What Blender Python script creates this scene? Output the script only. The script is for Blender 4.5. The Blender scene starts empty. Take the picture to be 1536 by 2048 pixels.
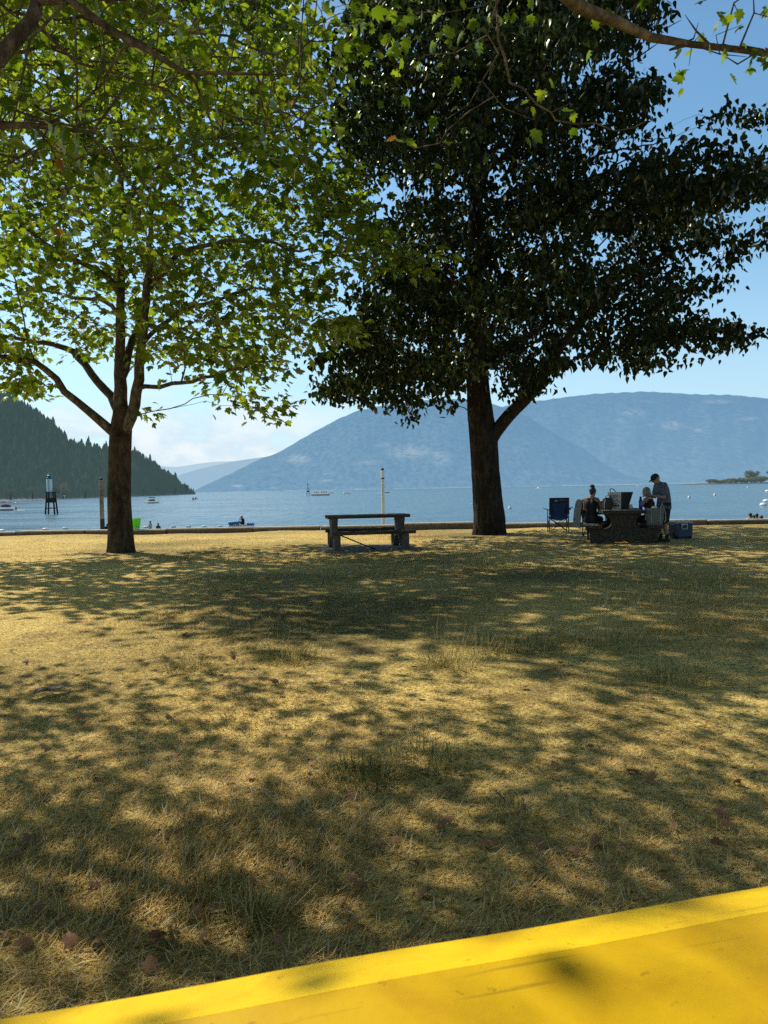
import bpy, bmesh, math, random
import numpy as np
from mathutils import Vector, Matrix
random.seed(7)
RNG = np.random.RandomState(11)
S = bpy.context.scene
COL = S.collection
R = math.radians

# ------------------------------------------------------------------ camera maths
CAMZ = 1.45
FPX = 1479.0
PITCH = R(1.80)
ROLL = R(1.11)
_f = np.array([0, math.cos(PITCH), -math.sin(PITCH)])
_r0 = np.array([1.0, 0, 0])
_u0 = np.array([0, math.sin(PITCH), math.cos(PITCH)])
_r = math.cos(ROLL) * _r0 - math.sin(ROLL) * _u0
_u = math.cos(ROLL) * _u0 + math.sin(ROLL) * _r0
CPOS = np.array([0, 0, CAMZ])

def ray(px, py):
    return _f + _r * ((px - 768) / FPX) + _u * ((1024 - py) / FPX)
def P(px, py, Y):
    """world point at distance Y (along +Y) seen in that direction when surveying the place"""
    d = ray(px, py)
    return CPOS + d * (Y / d[1])
def G(px, py, z=0.0):
    d = ray(px, py)
    return CPOS + d * ((z - CAMZ) / d[2])
def X(px, Y):
    return (px - 768) / FPX * Y
def HOR(px):
    return 977.5 - 0.0194 * (px - 768)

# ------------------------------------------------------------------ materials
def new_mat(name):
    m = bpy.data.materials.new(name)
    m.use_nodes = True
    nt = m.node_tree
    for n in list(nt.nodes):
        nt.nodes.remove(n)
    out = nt.nodes.new('ShaderNodeOutputMaterial')
    return m, nt, out
def N(nt, typ, **kw):
    n = nt.nodes.new(typ)
    for k, v in kw.items():
        if k in n.inputs.keys():
            n.inputs[k].default_value = v
        else:
            setattr(n, k, v)
    return n
def rgba(c):
    return (c[0], c[1], c[2], 1.0)
def ramp(nt, stops):
    n = nt.nodes.new('ShaderNodeValToRGB')
    e = n.color_ramp.elements
    while len(e) < len(stops):
        e.new(0.5)
    for i, (p, c) in enumerate(stops):
        e[i].position = p
        e[i].color = rgba(c) if len(c) == 3 else c
    return n
def simple_mat(name, c, rough=0.6, var=0.25, scale=8.0, bump=0.0, bscale=40.0, metal=0.0, spec=0.5, c2=None, stretch=None):
    m, nt, out = new_mat(name)
    b = N(nt, 'ShaderNodeBsdfPrincipled', Roughness=rough, Metallic=metal)
    b.inputs['Specular IOR Level'].default_value = spec
    tc = N(nt, 'ShaderNodeTexCoord')
    mp = N(nt, 'ShaderNodeMapping')
    if stretch: mp.inputs['Scale'].default_value = stretch
    nt.links.new(tc.outputs['Object'], mp.inputs['Vector'])
    no = N(nt, 'ShaderNodeTexNoise', Scale=scale, Detail=5.0, Roughness=0.62)
    nt.links.new(mp.outputs[0], no.inputs['Vector'])
    c2 = c2 or tuple(x * (1 - var) for x in c)
    hi = tuple(min(1, x * (1 + var * 0.6)) for x in c)
    rp = ramp(nt, [(0.3, c2), (0.52, c), (0.75, hi)])
    nt.links.new(no.outputs['Fac'], rp.inputs[0])
    nt.links.new(rp.outputs[0], b.inputs['Base Color'])
    if bump:
        n2 = N(nt, 'ShaderNodeTexNoise', Scale=bscale, Detail=6.0)
        nt.links.new(mp.outputs[0], n2.inputs['Vector'])
        bp = N(nt, 'ShaderNodeBump', Strength=bump, Distance=0.02)
        nt.links.new(n2.outputs['Fac'], bp.inputs['Height'])
        nt.links.new(bp.outputs[0], b.inputs['Normal'])
    nt.links.new(b.outputs[0], out.inputs[0])
    return m
M = {}

# ------------------------------------------------------------------ mesh helpers
def fastmesh(name, V, F=None, flat=None, tot=None, attrs=None, smooth=False):
    """V (n,3); either F (m,k) array of equal faces, or flat loop indices + totals"""
    me = bpy.data.meshes.new(name)
    V = np.asarray(V, dtype=np.float32)
    if F is not None:
        F = np.asarray(F, dtype=np.int32)
        flat = F.ravel(); tot = np.full(len(F), F.shape[1], dtype=np.int32)
    flat = np.asarray(flat, dtype=np.int32); tot = np.asarray(tot, dtype=np.int32)
    me.vertices.add(len(V)); me.vertices.foreach_set('co', V.ravel())
    me.loops.add(len(flat)); me.loops.foreach_set('vertex_index', flat)
    me.polygons.add(len(tot))
    st = np.zeros(len(tot), dtype=np.int32); st[1:] = np.cumsum(tot)[:-1]
    me.polygons.foreach_set('loop_start', st)
    me.polygons.foreach_set('loop_total', tot)
    if smooth:
        me.polygons.foreach_set('use_smooth', np.ones(len(tot), dtype=bool))
    for k, (typ, dom, arr) in (attrs or {}).items():
        a = me.attributes.new(k, typ, dom)
        a.data.foreach_set('color' if typ == 'FLOAT_COLOR' else 'value', np.asarray(arr, dtype=np.float32).ravel())
    me.update(calc_edges=True)
    me.validate()
    return me

def link(name, me, mat=None, parent=None, loc=None):
    o = bpy.data.objects.new(name, me)
    COL.objects.link(o)
    if mat is not None and me is not None:
        me.materials.clear(); me.materials.append(mat)
    if parent is not None: o.parent = parent
    if loc is not None: o.location = Vector([float(v) for v in loc])
    return o
def thing(name, label, cat, loc=(0, 0, 0), rz=0.0, group=None):
    o = bpy.data.objects.new(name, None); COL.objects.link(o)
    o.empty_display_size = 0.2
    o.location = Vector([float(v) for v in loc]); o.rotation_euler = (0, 0, rz)
    return tag(o, label, cat, group)
def tag(o, label, cat, group=None):
    o['label'] = label; o['category'] = cat
    if group: o['group'] = group
    return o
def struct(o):
    o['kind'] = 'structure'; return o

def frames(pts):
    pts = np.asarray(pts, float)
    t = np.gradient(pts, axis=0)
    t /= np.linalg.norm(t, axis=1)[:, None] + 1e-9
    u = np.cross(t[0], [0.31, 0.23, 0.92] if abs(t[0][2]) < 0.9 else [1, 0.1, 0]); u /= np.linalg.norm(u)
    U = []
    for i in range(len(pts)):
        u = u - t[i] * np.dot(u, t[i]); u /= np.linalg.norm(u) + 1e-9
        U.append(u)
    U = np.array(U); W = np.cross(t, U)
    return t, U, W

class MB:
    def __init__(s): s.v = []; s.f = []
    def add(s, vs, fs):
        b = len(s.v); s.v += [tuple(map(float, q)) for q in vs]; s.f += [tuple(b + i for i in q) for q in fs]; return s
    def box(s, c, d, rz=0.0, taper=1.0, rot=None):
        x, y, z = d[0] / 2, d[1] / 2, d[2] / 2
        vs = []
        for sz, k in ((-1, 1.0), (1, taper)):
            for sx, sy in ((-1, -1), (1, -1), (1, 1), (-1, 1)):
                vs.append(Vector((sx * x * k, sy * y * k, sz * z)))
        m = rot if rot is not None else Matrix.Rotation(rz, 3, 'Z')
        vs = [m @ q + Vector(c) for q in vs]
        return s.add(vs, [(3, 2, 1, 0), (4, 5, 6, 7), (0, 1, 5, 4), (1, 2, 6, 5), (2, 3, 7, 6), (3, 0, 4, 7)])
    def tube(s, pts, rad, n=8, caps=True):
        pts = np.asarray(pts, float)
        if np.isscalar(rad): rad = [rad] * len(pts)
        t, U, W = frames(pts)
        vs = []; fs = []
        for i, p in enumerate(pts):
            for k in range(n):
                a = 2 * math.pi * k / n
                vs.append(p + rad[i] * (U[i] * math.cos(a) + W[i] * math.sin(a)))
        for i in range(len(pts) - 1):
            for k in range(n):
                k2 = (k + 1) % n
                fs.append((i * n + k, i * n + k2, (i + 1) * n + k2, (i + 1) * n + k))
        if caps:
            fs.append(tuple(reversed(range(n)))); fs.append(tuple((len(pts) - 1) * n + k for k in range(n)))
        return s.add(vs, fs)
    def capsule(s, a, b, ra, rb, n=12):
        a = np.array(a, float); b = np.array(b, float); d = b - a; L = np.linalg.norm(d) + 1e-6; d /= L
        pts = []; rad = []
        for k in range(5):
            q = math.pi / 2 * (k / 4)
            pts.append(a - d * ra * math.cos(q)); rad.append(max(ra * math.sin(q), ra * 0.06))
        for k in range(1, 5):
            q = k / 5
            pts.append(a + d * L * q); rad.append(ra + (rb - ra) * q)
        for k in range(5):
            q = math.pi / 2 * (k / 4)
            pts.append(b + d * rb * math.sin(q)); rad.append(max(rb * math.cos(q), rb * 0.06))
        return s.tube(pts, rad, n)
    def ellipsoid(s, c, r, rot=None, n=16, m=10):
        vs = []; fs = []
        rot = rot or Matrix.Identity(3)
        for i in range(m + 1):
            th = math.pi * min(max(i / m, 0.01), 0.99)
            for k in range(n):
                a = 2 * math.pi * k / n
                vs.append(rot @ Vector((r[0] * math.sin(th) * math.cos(a), r[1] * math.sin(th) * math.sin(a), -r[2] * math.cos(th))) + Vector(c))
        for i in range(m):
            for k in range(n):
                k2 = (k + 1) % n
                fs.append((i * n + k, i * n + k2, (i + 1) * n + k2, (i + 1) * n + k))
        fs.append(tuple(reversed(range(n)))); fs.append(tuple(m * n + k for k in range(n)))
        return s.add(vs, fs)
    def prism(s, poly, axis, t0, t1):
        """extrude a 2D polygon; axis 'x': poly=(y,z); 'y': poly=(x,z); 'z': poly=(x,y)"""
        def mk(q, t):
            return {'x': (t, q[0], q[1]), 'y': (q[0], t, q[1]), 'z': (q[0], q[1], t)}[axis]
        n = len(poly)
        vs = [mk(q, t0) for q in poly] + [mk(q, t1) for q in poly]
        fs = [tuple(range(n)), tuple(reversed(range(n, 2 * n)))] + [(i, n + i, n + (i + 1) % n, (i + 1) % n) for i in range(n)]
        return s.add(vs, fs)
    def lathe(s, prof, c=(0, 0, 0), n=20, sx=1.0, sy=1.0):
        vs = []; fs = []
        for r, z in prof:
            for k in range(n):
                a = 2 * math.pi * k / n
                vs.append((c[0] + max(r, 1e-4) * math.cos(a) * sx, c[1] + max(r, 1e-4) * math.sin(a) * sy, c[2] + z))
        for i in range(len(prof) - 1):
            for k in range(n):
                k2 = (k + 1) % n
                fs.append((i * n + k, i * n + k2, (i + 1) * n + k2, (i + 1) * n + k))
        fs.append(tuple(reversed(range(n)))); fs.append(tuple((len(prof) - 1) * n + k for k in range(n)))
        return s.add(vs, fs)
    def torus(s, c, Rr, r, rot=None, n=28, m=8, sx=1.0, sy=1.0, a0=0.0, a1=2 * math.pi):
        full = abs(a1 - a0 - 2 * math.pi) < 1e-6
        rot = rot or Matrix.Identity(3)
        pts = []
        for i in range(n + (0 if full else 1)):
            a = a0 + (a1 - a0) * i / n
            pts.append(rot @ Vector((Rr * math.cos(a) * sx, Rr * math.sin(a) * sy, 0)) + Vector(c))
        if full: pts += [pts[0]]
        return s.tube([tuple(p) for p in pts], r, m, caps=not full)
    def build(s, name, mat, parent=None, bevel=0.0, smooth=False, remesh=0.0, sm_it=0, autosm=True, seg=2):
        me = bpy.data.meshes.new(name)
        me.from_pydata(s.v, [], s.f); me.update()
        bm = bmesh.new(); bm.from_mesh(me)
        if not remesh: bmesh.ops.remove_doubles(bm, verts=bm.verts, dist=1e-6)
        bmesh.ops.recalc_face_normals(bm, faces=bm.faces); bm.to_mesh(me); bm.free()
        o = link(name, me, mat, parent)
        if remesh:
            md = o.modifiers.new('remesh', 'REMESH'); md.mode = 'VOXEL'; md.voxel_size = remesh; md.use_smooth_shade = True
            if sm_it:
                sm = o.modifiers.new('smooth', 'SMOOTH'); sm.factor = 0.5; sm.iterations = sm_it
            bake(o)
        elif bevel:
            md = o.modifiers.new('bevel', 'BEVEL'); md.width = bevel; md.segments = seg; md.limit_method = 'ANGLE'; md.angle_limit = R(35)
            bake(o)
        if smooth:
            o.data.polygons.foreach_set('use_smooth', np.ones(len(o.data.polygons), dtype=bool))
            try: o.data.set_sharp_from_angle(angle=R(42))
            except Exception: pass
        return o
def bake(o):
    bpy.context.view_layer.update()
    dg = bpy.context.evaluated_depsgraph_get()
    me = bpy.data.meshes.new_from_object(o.evaluated_get(dg))
    old = o.data
    o.modifiers.clear(); o.data = me
    me.name = old.name
    bpy.data.meshes.remove(old)
def text_obj(body, size, mat, parent, mw, name='lettering'):
    cu = bpy.data.curves.new('t', 'FONT'); cu.body = body; cu.size = size; cu.align_x = 'CENTER'; cu.align_y = 'CENTER'
    cu.extrude = 0.0012
    tmp = bpy.data.objects.new('t', cu); COL.objects.link(tmp)
    bpy.context.view_layer.update()
    me = bpy.data.meshes.new_from_object(tmp.evaluated_get(bpy.context.evaluated_depsgraph_get()))
    bpy.data.objects.remove(tmp)
    o = link(name, me, mat, parent)
    o.matrix_local = mw
    return o
def copy_tree(o, parent=None):
    c = o.copy(); COL.objects.link(c); c.parent = parent
    for ch in list(o.children):
        copy_tree(ch, c)
    return c
def wnoise(x, y, seed=0, oct=4, f0=1.0):
    """cheap smooth pseudo noise, about -1..1"""
    rs = np.random.RandomState(seed)
    out = 0; amp = 1.0; tot = 0
    for o in range(oct):
        v = 0
        for k in range(3):
            a = rs.uniform(0, 2 * math.pi); ph = rs.uniform(0, 6.28)
            v = v + np.sin((x * math.cos(a) + y * math.sin(a)) * f0 * (2 ** o) * rs.uniform(0.7, 1.3) + ph)
        out = out + amp * v / 2.0; tot += amp; amp *= 0.5
    return out / tot
# ------------------------------------------------------------------ camera, sun, sky
cam = bpy.data.cameras.new('camera'); camo = bpy.data.objects.new('camera', cam); COL.objects.link(camo)
cam.sensor_fit = 'VERTICAL'; cam.sensor_height = 36.0; cam.sensor_width = 27.0; cam.lens = 26.0
cam.clip_start = 0.05; cam.clip_end = 60000
cam.dof.use_dof = True; cam.dof.focus_distance = 14.0; cam.dof.aperture_fstop = 9.0
mw = Matrix(((_r[0], _u[0], -_f[0], 0), (_r[1], _u[1], -_f[1], 0), (_r[2], _u[2], -_f[2], CAMZ), (0, 0, 0, 1)))
camo.matrix_world = mw
S.camera = camo
S.view_settings.view_transform = 'Standard'; S.view_settings.look = 'None'
S.view_settings.exposure = 0; S.view_settings.gamma = 1
S.render.engine = 'CYCLES'
try:
    S.cycles.use_denoising = False
    S.cycles.max_bounces = 6; S.cycles.diffuse_bounces = 3; S.cycles.transmission_bounces = 4; S.cycles.glossy_bounces = 3
    S.cycles.sample_clamp_indirect = 4.0
except Exception: pass

SUN_AZ = R(-45)      # from +Y, negative to the left
SUN_EL = R(45)
sd = Vector((math.sin(SUN_AZ) * math.cos(SUN_EL), math.cos(SUN_AZ) * math.cos(SUN_EL), math.sin(SUN_EL)))
sl = bpy.data.lights.new('sun', 'SUN'); sl.energy = 5.0; sl.angle = R(0.53); sl.color = (1.0, 0.93, 0.79)
so = bpy.data.objects.new('sun', sl); COL.objects.link(so)
so.rotation_euler = (-sd).to_track_quat('-Z', 'Y').to_euler()
so.location = sd * 60

W = bpy.data.worlds.new('World'); S.world = W; W.use_nodes = True
nt = W.node_tree
for n in list(nt.nodes): nt.nodes.remove(n)
wo = nt.nodes.new('ShaderNodeOutputWorld')
bg = N(nt, 'ShaderNodeBackground', Strength=0.10)
sky = nt.nodes.new('ShaderNodeTexSky'); sky.sky_type = 'NISHITA'; sky.sun_disc = False
sky.sun_elevation = SUN_EL; sky.sun_rotation = SUN_AZ; sky.altitude = 350; sky.air_density = 1.0; sky.dust_density = 0.6; sky.ozone_density = 1.6
tc = N(nt, 'ShaderNodeTexCoord')
sep = N(nt, 'ShaderNodeSeparateXYZ'); nt.links.new(tc.outputs['Generated'], sep.inputs[0])
def mapr(src, a, b, c=0.0, d=1.0):
    n = N(nt, 'ShaderNodeMapRange'); n.interpolation_type = 'SMOOTHSTEP'
    n.inputs[1].default_value = a; n.inputs[2].default_value = b; n.inputs[3].default_value = c; n.inputs[4].default_value = d
    nt.links.new(src, n.inputs[0]); return n.outputs[0]
def mth(op, a, b):
    n = N(nt, 'ShaderNodeMath', operation=op)
    for i, q in enumerate((a, b)):
        if isinstance(q, (int, float)): n.inputs[i].default_value = q
        else: nt.links.new(q, n.inputs[i])
    return n.outputs[0]
mp = N(nt, 'ShaderNodeMapping'); mp.inputs['Scale'].default_value = (1, 1, 2.0)
nt.links.new(tc.outputs['Generated'], mp.inputs['Vector'])
n1 = N(nt, 'ShaderNodeTexNoise', Scale=12.0, Detail=9.0, Roughness=0.58); nt.links.new(mp.outputs[0], n1.inputs['Vector'])
n2 = N(nt, 'ShaderNodeTexNoise', Scale=3.2, Detail=3.0); nt.links.new(mp.outputs[0], n2.inputs['Vector'])
dens = mth('ADD', n1.outputs['Fac'], mth('MULTIPLY', n2.outputs['Fac'], 0.35))
# cumulus bank low over the lake to the left
elev = mth('MULTIPLY', mapr(sep.outputs['Z'], -0.02, 0.03), mapr(sep.outputs['Z'], 0.05, 0.17, 1.0, 0.0))
az = mapr(sep.outputs['X'], -0.16, 0.02, 1.0, 0.0)
bank = mth('MULTIPLY', elev, az)
cl = mth('MULTIPLY', mapr(mth('ADD', dens, mth('MULTIPLY', bank, 0.17)), 0.70, 0.80), bank)
haze = mth('MULTIPLY', mapr(sep.outputs['Z'], 0.0, 0.34, 1.0, 0.0), 0.78)
hz = N(nt, 'ShaderNodeMixRGB'); hz.inputs[2].default_value = (5.2, 7.1, 9.1, 1)
nt.links.new(haze, hz.inputs[0])
hs = N(nt, 'ShaderNodeHueSaturation', Saturation=1.12, Value=1.28)
nt.links.new(sky.outputs[0], hs.inputs['Color'])
tint = N(nt, 'ShaderNodeMixRGB'); tint.blend_type = 'MULTIPLY'; tint.inputs[0].default_value = 1.0; tint.inputs[2].default_value = (1.20, 1.38, 1.26, 1)
nt.links.new(hs.outputs[0], tint.inputs[1])
zen = N(nt, 'ShaderNodeMixRGB'); zen.blend_type = 'MULTIPLY'; zen.inputs[2].default_value = (0.32, 0.275, 0.21, 1)     # unseen overhead sky dimmed and warmed to cut blue fill light
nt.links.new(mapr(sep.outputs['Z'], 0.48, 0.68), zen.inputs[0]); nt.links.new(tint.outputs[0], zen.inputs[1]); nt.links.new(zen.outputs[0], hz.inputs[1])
beh = N(nt, 'ShaderNodeMixRGB'); beh.blend_type = 'MULTIPLY'; beh.inputs[2].default_value = (0.40, 0.345, 0.27, 1)     # unseen sky behind the camera, dimmed and warmed to cut fill light
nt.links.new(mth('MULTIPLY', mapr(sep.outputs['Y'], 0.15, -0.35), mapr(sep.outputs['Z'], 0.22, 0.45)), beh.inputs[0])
cc = N(nt, 'ShaderNodeMixRGB'); cc.inputs[1].default_value = (6.8, 8.2, 9.3, 1); cc.inputs[2].default_value = (9.2, 9.6, 9.9, 1)
nt.links.new(mapr(n1.outputs['Fac'], 0.40, 0.62), cc.inputs[0])
cm = N(nt, 'ShaderNodeMixRGB')
nt.links.new(mth('MULTIPLY', cl, 0.85), cm.inputs[0]); nt.links.new(hz.outputs[0], cm.inputs[1]); nt.links.new(cc.outputs[0], cm.inputs[2])
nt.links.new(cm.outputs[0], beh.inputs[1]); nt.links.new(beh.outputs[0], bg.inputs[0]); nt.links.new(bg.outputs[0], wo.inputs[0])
# ------------------------------------------------------------------ materials of the setting
WATERZ = -2.2
def lawn_h(x, y):
    h = 0.016 * wnoise(x, y, 3, 3, 2.2) + 0.02 * wnoise(x, y, 5, 2, 0.5)
    # worn humps of soil along the foot of the seawall
    edge = np.exp(-((y - (wall_y(x) - 1.0)) / 0.8) ** 2)
    h = h + edge * (0.04 + 0.09 * np.maximum(0, wnoise(x, y * 0.4, 8, 2, 0.9)))
    return h
def wall_y(x):
    return 25.7 - 0.05 * x
def green_shade_f(x, y):  # greener grass, with tree shade and sun patches put into the tone
    g = wnoise(x, y, 21, 4, 0.55) * 0.5 + 0.5
    g = g + 0.5 * np.exp(-((x - 0.5) / 3.5) ** 2 - ((y - 12.5) / 3.2) ** 2) + 0.12 * np.exp(-((y - 17) / 3.0) ** 2)  # darker green laid where the tree shade falls
    g = g - 0.45 * np.exp(-((x + 6) / 3.0) ** 2 - ((y - 11) / 3.0) ** 2) - 0.3 * np.exp(-((x - 5.5) / 3) ** 2 - ((y - 14.5) / 1.3) ** 2)  # brighter straw laid where the sun patches fall
    return np.clip((g - 0.52) / 0.5, 0, 1)

def lawn_mat():
    m, nt, out = new_mat('dry_lawn')
    b = N(nt, 'ShaderNodeBsdfPrincipled', Roughness=0.9); b.inputs['Specular IOR Level'].default_value = 0.15
    tc = N(nt, 'ShaderNodeTexCoord')
    at = N(nt, 'ShaderNodeAttribute', attribute_name='green')
    nb = N(nt, 'ShaderNodeTexNoise', Scale=1.3, Detail=6.0, Roughness=0.65)
    nf = N(nt, 'ShaderNodeTexNoise', Scale=34.0, Detail=5.0, Roughness=0.7)
    nm = N(nt, 'ShaderNodeTexNoise', Scale=7.0, Detail=5.0, Roughness=0.7)
    for n in (nb, nf, nm): nt.links.new(tc.outputs['Object'], n.inputs['Vector'])
    straw = ramp(nt, [(0.36, (0.12, 0.078, 0.022)), (0.47, (0.74, 0.52, 0.15)), (0.64, (1.0, 0.76, 0.27))])
    nt.links.new(nf.outputs['Fac'], straw.inputs[0])
    green = ramp(nt, [(0.3, (0.045, 0.042, 0.012)), (0.6, (0.17, 0.14, 0.04)), (0.8, (0.32, 0.25, 0.075))])  # olive kept dark, tree shade included in the colour
    nt.links.new(nf.outputs['Fac'], green.inputs[0])
    a1 = N(nt, 'ShaderNodeMath', operation='ADD'); nt.links.new(at.outputs['Fac'], a1.inputs[0])
    s1 = N(nt, 'ShaderNodeMath', operation='MULTIPLY_ADD'); s1.inputs[1].default_value = 1.6; s1.inputs[2].default_value = -0.86
    nt.links.new(nm.outputs['Fac'], s1.inputs[0]); nt.links.new(s1.outputs[0], a1.inputs[1]); a1.use_clamp = True
    mx = N(nt, 'ShaderNodeMixRGB'); nt.links.new(a1.outputs[0], mx.inputs[0]); nt.links.new(straw.outputs[0], mx.inputs[1]); nt.links.new(green.outputs[0], mx.inputs[2])
    soil = ramp(nt, [(0.36, (1, 1, 1)), (0.46, (0, 0, 0))]); nt.links.new(nb.outputs['Fac'], soil.inputs[0])
    sa = N(nt, 'ShaderNodeAttribute', attribute_name='soil')
    so2 = N(nt, 'ShaderNodeMath', operation='MAXIMUM'); nt.links.new(soil.outputs[0], so2.inputs[0]); nt.links.new(sa.outputs['Fac'], so2.inputs[1])
    so3 = N(nt, 'ShaderNodeMath', operation='MULTIPLY'); nt.links.new(so2.outputs[0], so3.inputs[0]); nt.links.new(nm.outputs['Fac'], so3.inputs[1])
    m2 = N(nt, 'ShaderNodeMixRGB'); m2.inputs[2].default_value = (0.19, 0.12, 0.06, 1)
    nt.links.new(so3.outputs[0], m2.inputs[0]); nt.links.new(mx.outputs[0], m2.inputs[1])
    nt.links.new(m2.outputs[0], b.inputs['Base Color'])
    bp = N(nt, 'ShaderNodeBump', Strength=0.9, Distance=0.03)
    ad = N(nt, 'ShaderNodeMath', operation='ADD'); nt.links.new(nf.outputs['Fac'], ad.inputs[0]); nt.links.new(nm.outputs['Fac'], ad.inputs[1])
    nt.links.new(ad.outputs[0], bp.inputs['Height']); nt.links.new(bp.outputs[0], b.inputs['Normal'])
    nt.links.new(b.outputs[0], out.inputs[0])
    return m
M['lawn'] = lawn_mat()

xs = np.unique(np.concatenate([np.linspace(-120, -20, 21), np.arange(-20, 20.01, 0.2), np.linspace(20, 120, 21)]))
yn = np.unique(np.concatenate([np.linspace(-60, -4, 15), np.linspace(-4, 24.6, 144)]))
tt = np.linspace(0, 1, 12)[1:]
gx, gy = np.meshgrid(xs, yn)
ex, et = np.meshgrid(xs, tt)
ey = 24.6 + et * (np.where(np.abs(ex) < 22, wall_y(ex) + 0.05, wall_y(np.clip(ex, -22, 22)) + 0.05) - 24.6)
gx = np.vstack([gx, ex]); gy = np.vstack([gy, ey])
gz = np.where(np.abs(gx) < 24, lawn_h(gx, gy), 0)
nx, ny = gx.shape[1], gx.shape[0]
idx = np.arange(nx * ny).reshape(ny, nx)
Fq = np.stack([idx[:-1, :-1], idx[:-1, 1:], idx[1:, 1:], idx[1:, :-1]], -1).reshape(-1, 4)
soil_a = np.clip(np.exp(-((gy - (wall_y(gx) - 0.9)) / 1.0) ** 2) * (0.75 + 0.5 * wnoise(gx, gy, 31, 3, 1.2)), 0, 1)
for (sx, sy, sr) in ((-6.5, 18.2, 1.0), (2.95, 22.4, 1.3), (-0.4, 17.7, 1.6), (5.7, 18.0, 2.2)):
    soil_a = np.maximum(soil_a, 0.95 * np.exp(-((gx - sx) ** 2 + (gy - sy) ** 2) / sr ** 2))
me = fastmesh('lawn', np.stack([gx, gy, gz], -1).reshape(-1, 3), Fq, smooth=True,
              attrs={'green': ('FLOAT', 'POINT', green_shade_f(gx, gy)), 'soil': ('FLOAT', 'POINT', soil_a)})
struct(link('lawn', me, M['lawn']))

# bank down to the water, behind the seawall
M['sand'] = simple_mat('pebble_bank', (0.30, 0.25, 0.18), 0.9, 0.4, 3.0, 0.5, 30)
bx = np.linspace(-120, 120, 61); by = np.array([0.25, 1.0, 4, 10, 20, 36, 60])
bz = np.array([-0.9, -1.0, -1.3, -1.8, -2.25, -2.8, -3.6])
g1, g2 = np.meshgrid(bx, by); gzz = np.repeat(bz[:, None], len(bx), 1) + 0.05 * wnoise(g1, g2, 4, 3, 0.6)
gyy = wall_y(np.clip(g1, -22, 22)) + g2
id2 = np.arange(g1.size).reshape(g1.shape)
F2 = np.stack([id2[:-1, :-1], id2[:-1, 1:], id2[1:, 1:], id2[1:, :-1]], -1).reshape(-1, 4)
struct(link('beach', fastmesh('beach', np.stack([g1, gyy, gzz], -1).reshape(-1, 3), F2, smooth=True), M['sand']))

# ------------------------------------------------------------------ water
def water_mat():
    m, nt, out = new_mat('lake_water')
    b = N(nt, 'ShaderNodeBsdfPrincipled', Roughness=0.12); b.inputs['Base Color'].default_value = (0.08, 0.16, 0.22, 1); b.inputs['IOR'].default_value = 1.33
    tc = N(nt, 'ShaderNodeTexCoord')
    mp = N(nt, 'ShaderNodeMapping'); mp.inputs['Rotation'].default_value = (0, 0, R(12)); mp.inputs['Scale'].default_value = (0.55, 1.0, 1)
    nt.links.new(tc.outputs['Object'], mp.inputs['Vector'])
    tot = None
    for sc, am in ((0.045, 1.4), (0.22, 1.0), (0.8, 0.55), (2.6, 0.22)):
        no = N(nt, 'ShaderNodeTexNoise', Scale=sc, Detail=4.0, Roughness=0.6, Distortion=0.4)
        nt.links.new(mp.outputs[0], no.inputs['Vector'])
        mu = N(nt, 'ShaderNodeMath', operation='MULTIPLY'); mu.inputs[1].default_value = am / (sc ** 0.8); nt.links.new(no.outputs['Fac'], mu.inputs[0])
        if tot is None: tot = mu.outputs[0]
        else:
            ad = N(nt, 'ShaderNodeMath', operation='ADD'); nt.links.new(tot, ad.inputs[0]); nt.links.new(mu.outputs[0], ad.inputs[1]); tot = ad.outputs[0]
    bp = N(nt, 'ShaderNodeBump', Strength=1.0, Distance=0.16); nt.links.new(tot, bp.inputs['Height'])
    nt.links.new(bp.outputs[0], b.inputs['Normal'])
    # broad bands of ruffled and smooth water
    n5 = N(nt, 'ShaderNodeTexNoise', Scale=0.02, Detail=5.0, Roughness=0.65); mp2 = N(nt, 'ShaderNodeMapping'); mp2.inputs['Scale'].default_value = (0.35, 1, 1)
    nt.links.new(tc.outputs['Object'], mp2.inputs[0]); nt.links.new(mp2.outputs[0], n5.inputs['Vector'])
    rr = ramp(nt, [(0.35, (0.10, 0.10, 0.10)), (0.65, (0.30, 0.30, 0.30))]); nt.links.new(n5.outputs['Fac'], rr.inputs[0]); nt.links.new(rr.outputs[0], b.inputs['Roughness'])
    # ripple contrast painted in: streaks of dull darker blue over the reflections
    n6 = N(nt, 'ShaderNodeTexNoise', Scale=1.0, Detail=5.0, Roughness=0.7); mp3 = N(nt, 'ShaderNodeMapping'); mp3.inputs['Scale'].default_value = (1.5, 0.10, 1); mp3.inputs['Rotation'].default_value = (0, 0, R(4))
    nt.links.new(tc.outputs['Object'], mp3.inputs[0]); nt.links.new(mp3.outputs[0], n6.inputs['Vector'])
    r6 = ramp(nt, [(0.40, (0.0, 0.0, 0.0)), (0.62, (0.45, 0.45, 0.45))]); nt.links.new(n6.outputs['Fac'], r6.inputs[0])
    d6 = N(nt, 'ShaderNodeBsdfDiffuse'); d6.inputs[0].default_value = (0.11, 0.22, 0.34, 1)
    mx6 = N(nt, 'ShaderNodeMixShader'); nt.links.new(r6.outputs[0], mx6.inputs[0]); nt.links.new(b.outputs[0], mx6.inputs[1]); nt.links.new(d6.outputs[0], mx6.inputs[2])
    nt.links.new(mx6.outputs[0], out.inputs[0])
    return m
M['water'] = water_mat()
me = fastmesh('water', [(-16000, 30, WATERZ), (16000, 30, WATERZ), (16000, 14000, WATERZ), (-16000, 14000, WATERZ)], [(0, 1, 2, 3)])
struct(link('water', me, M['water']))

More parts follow.
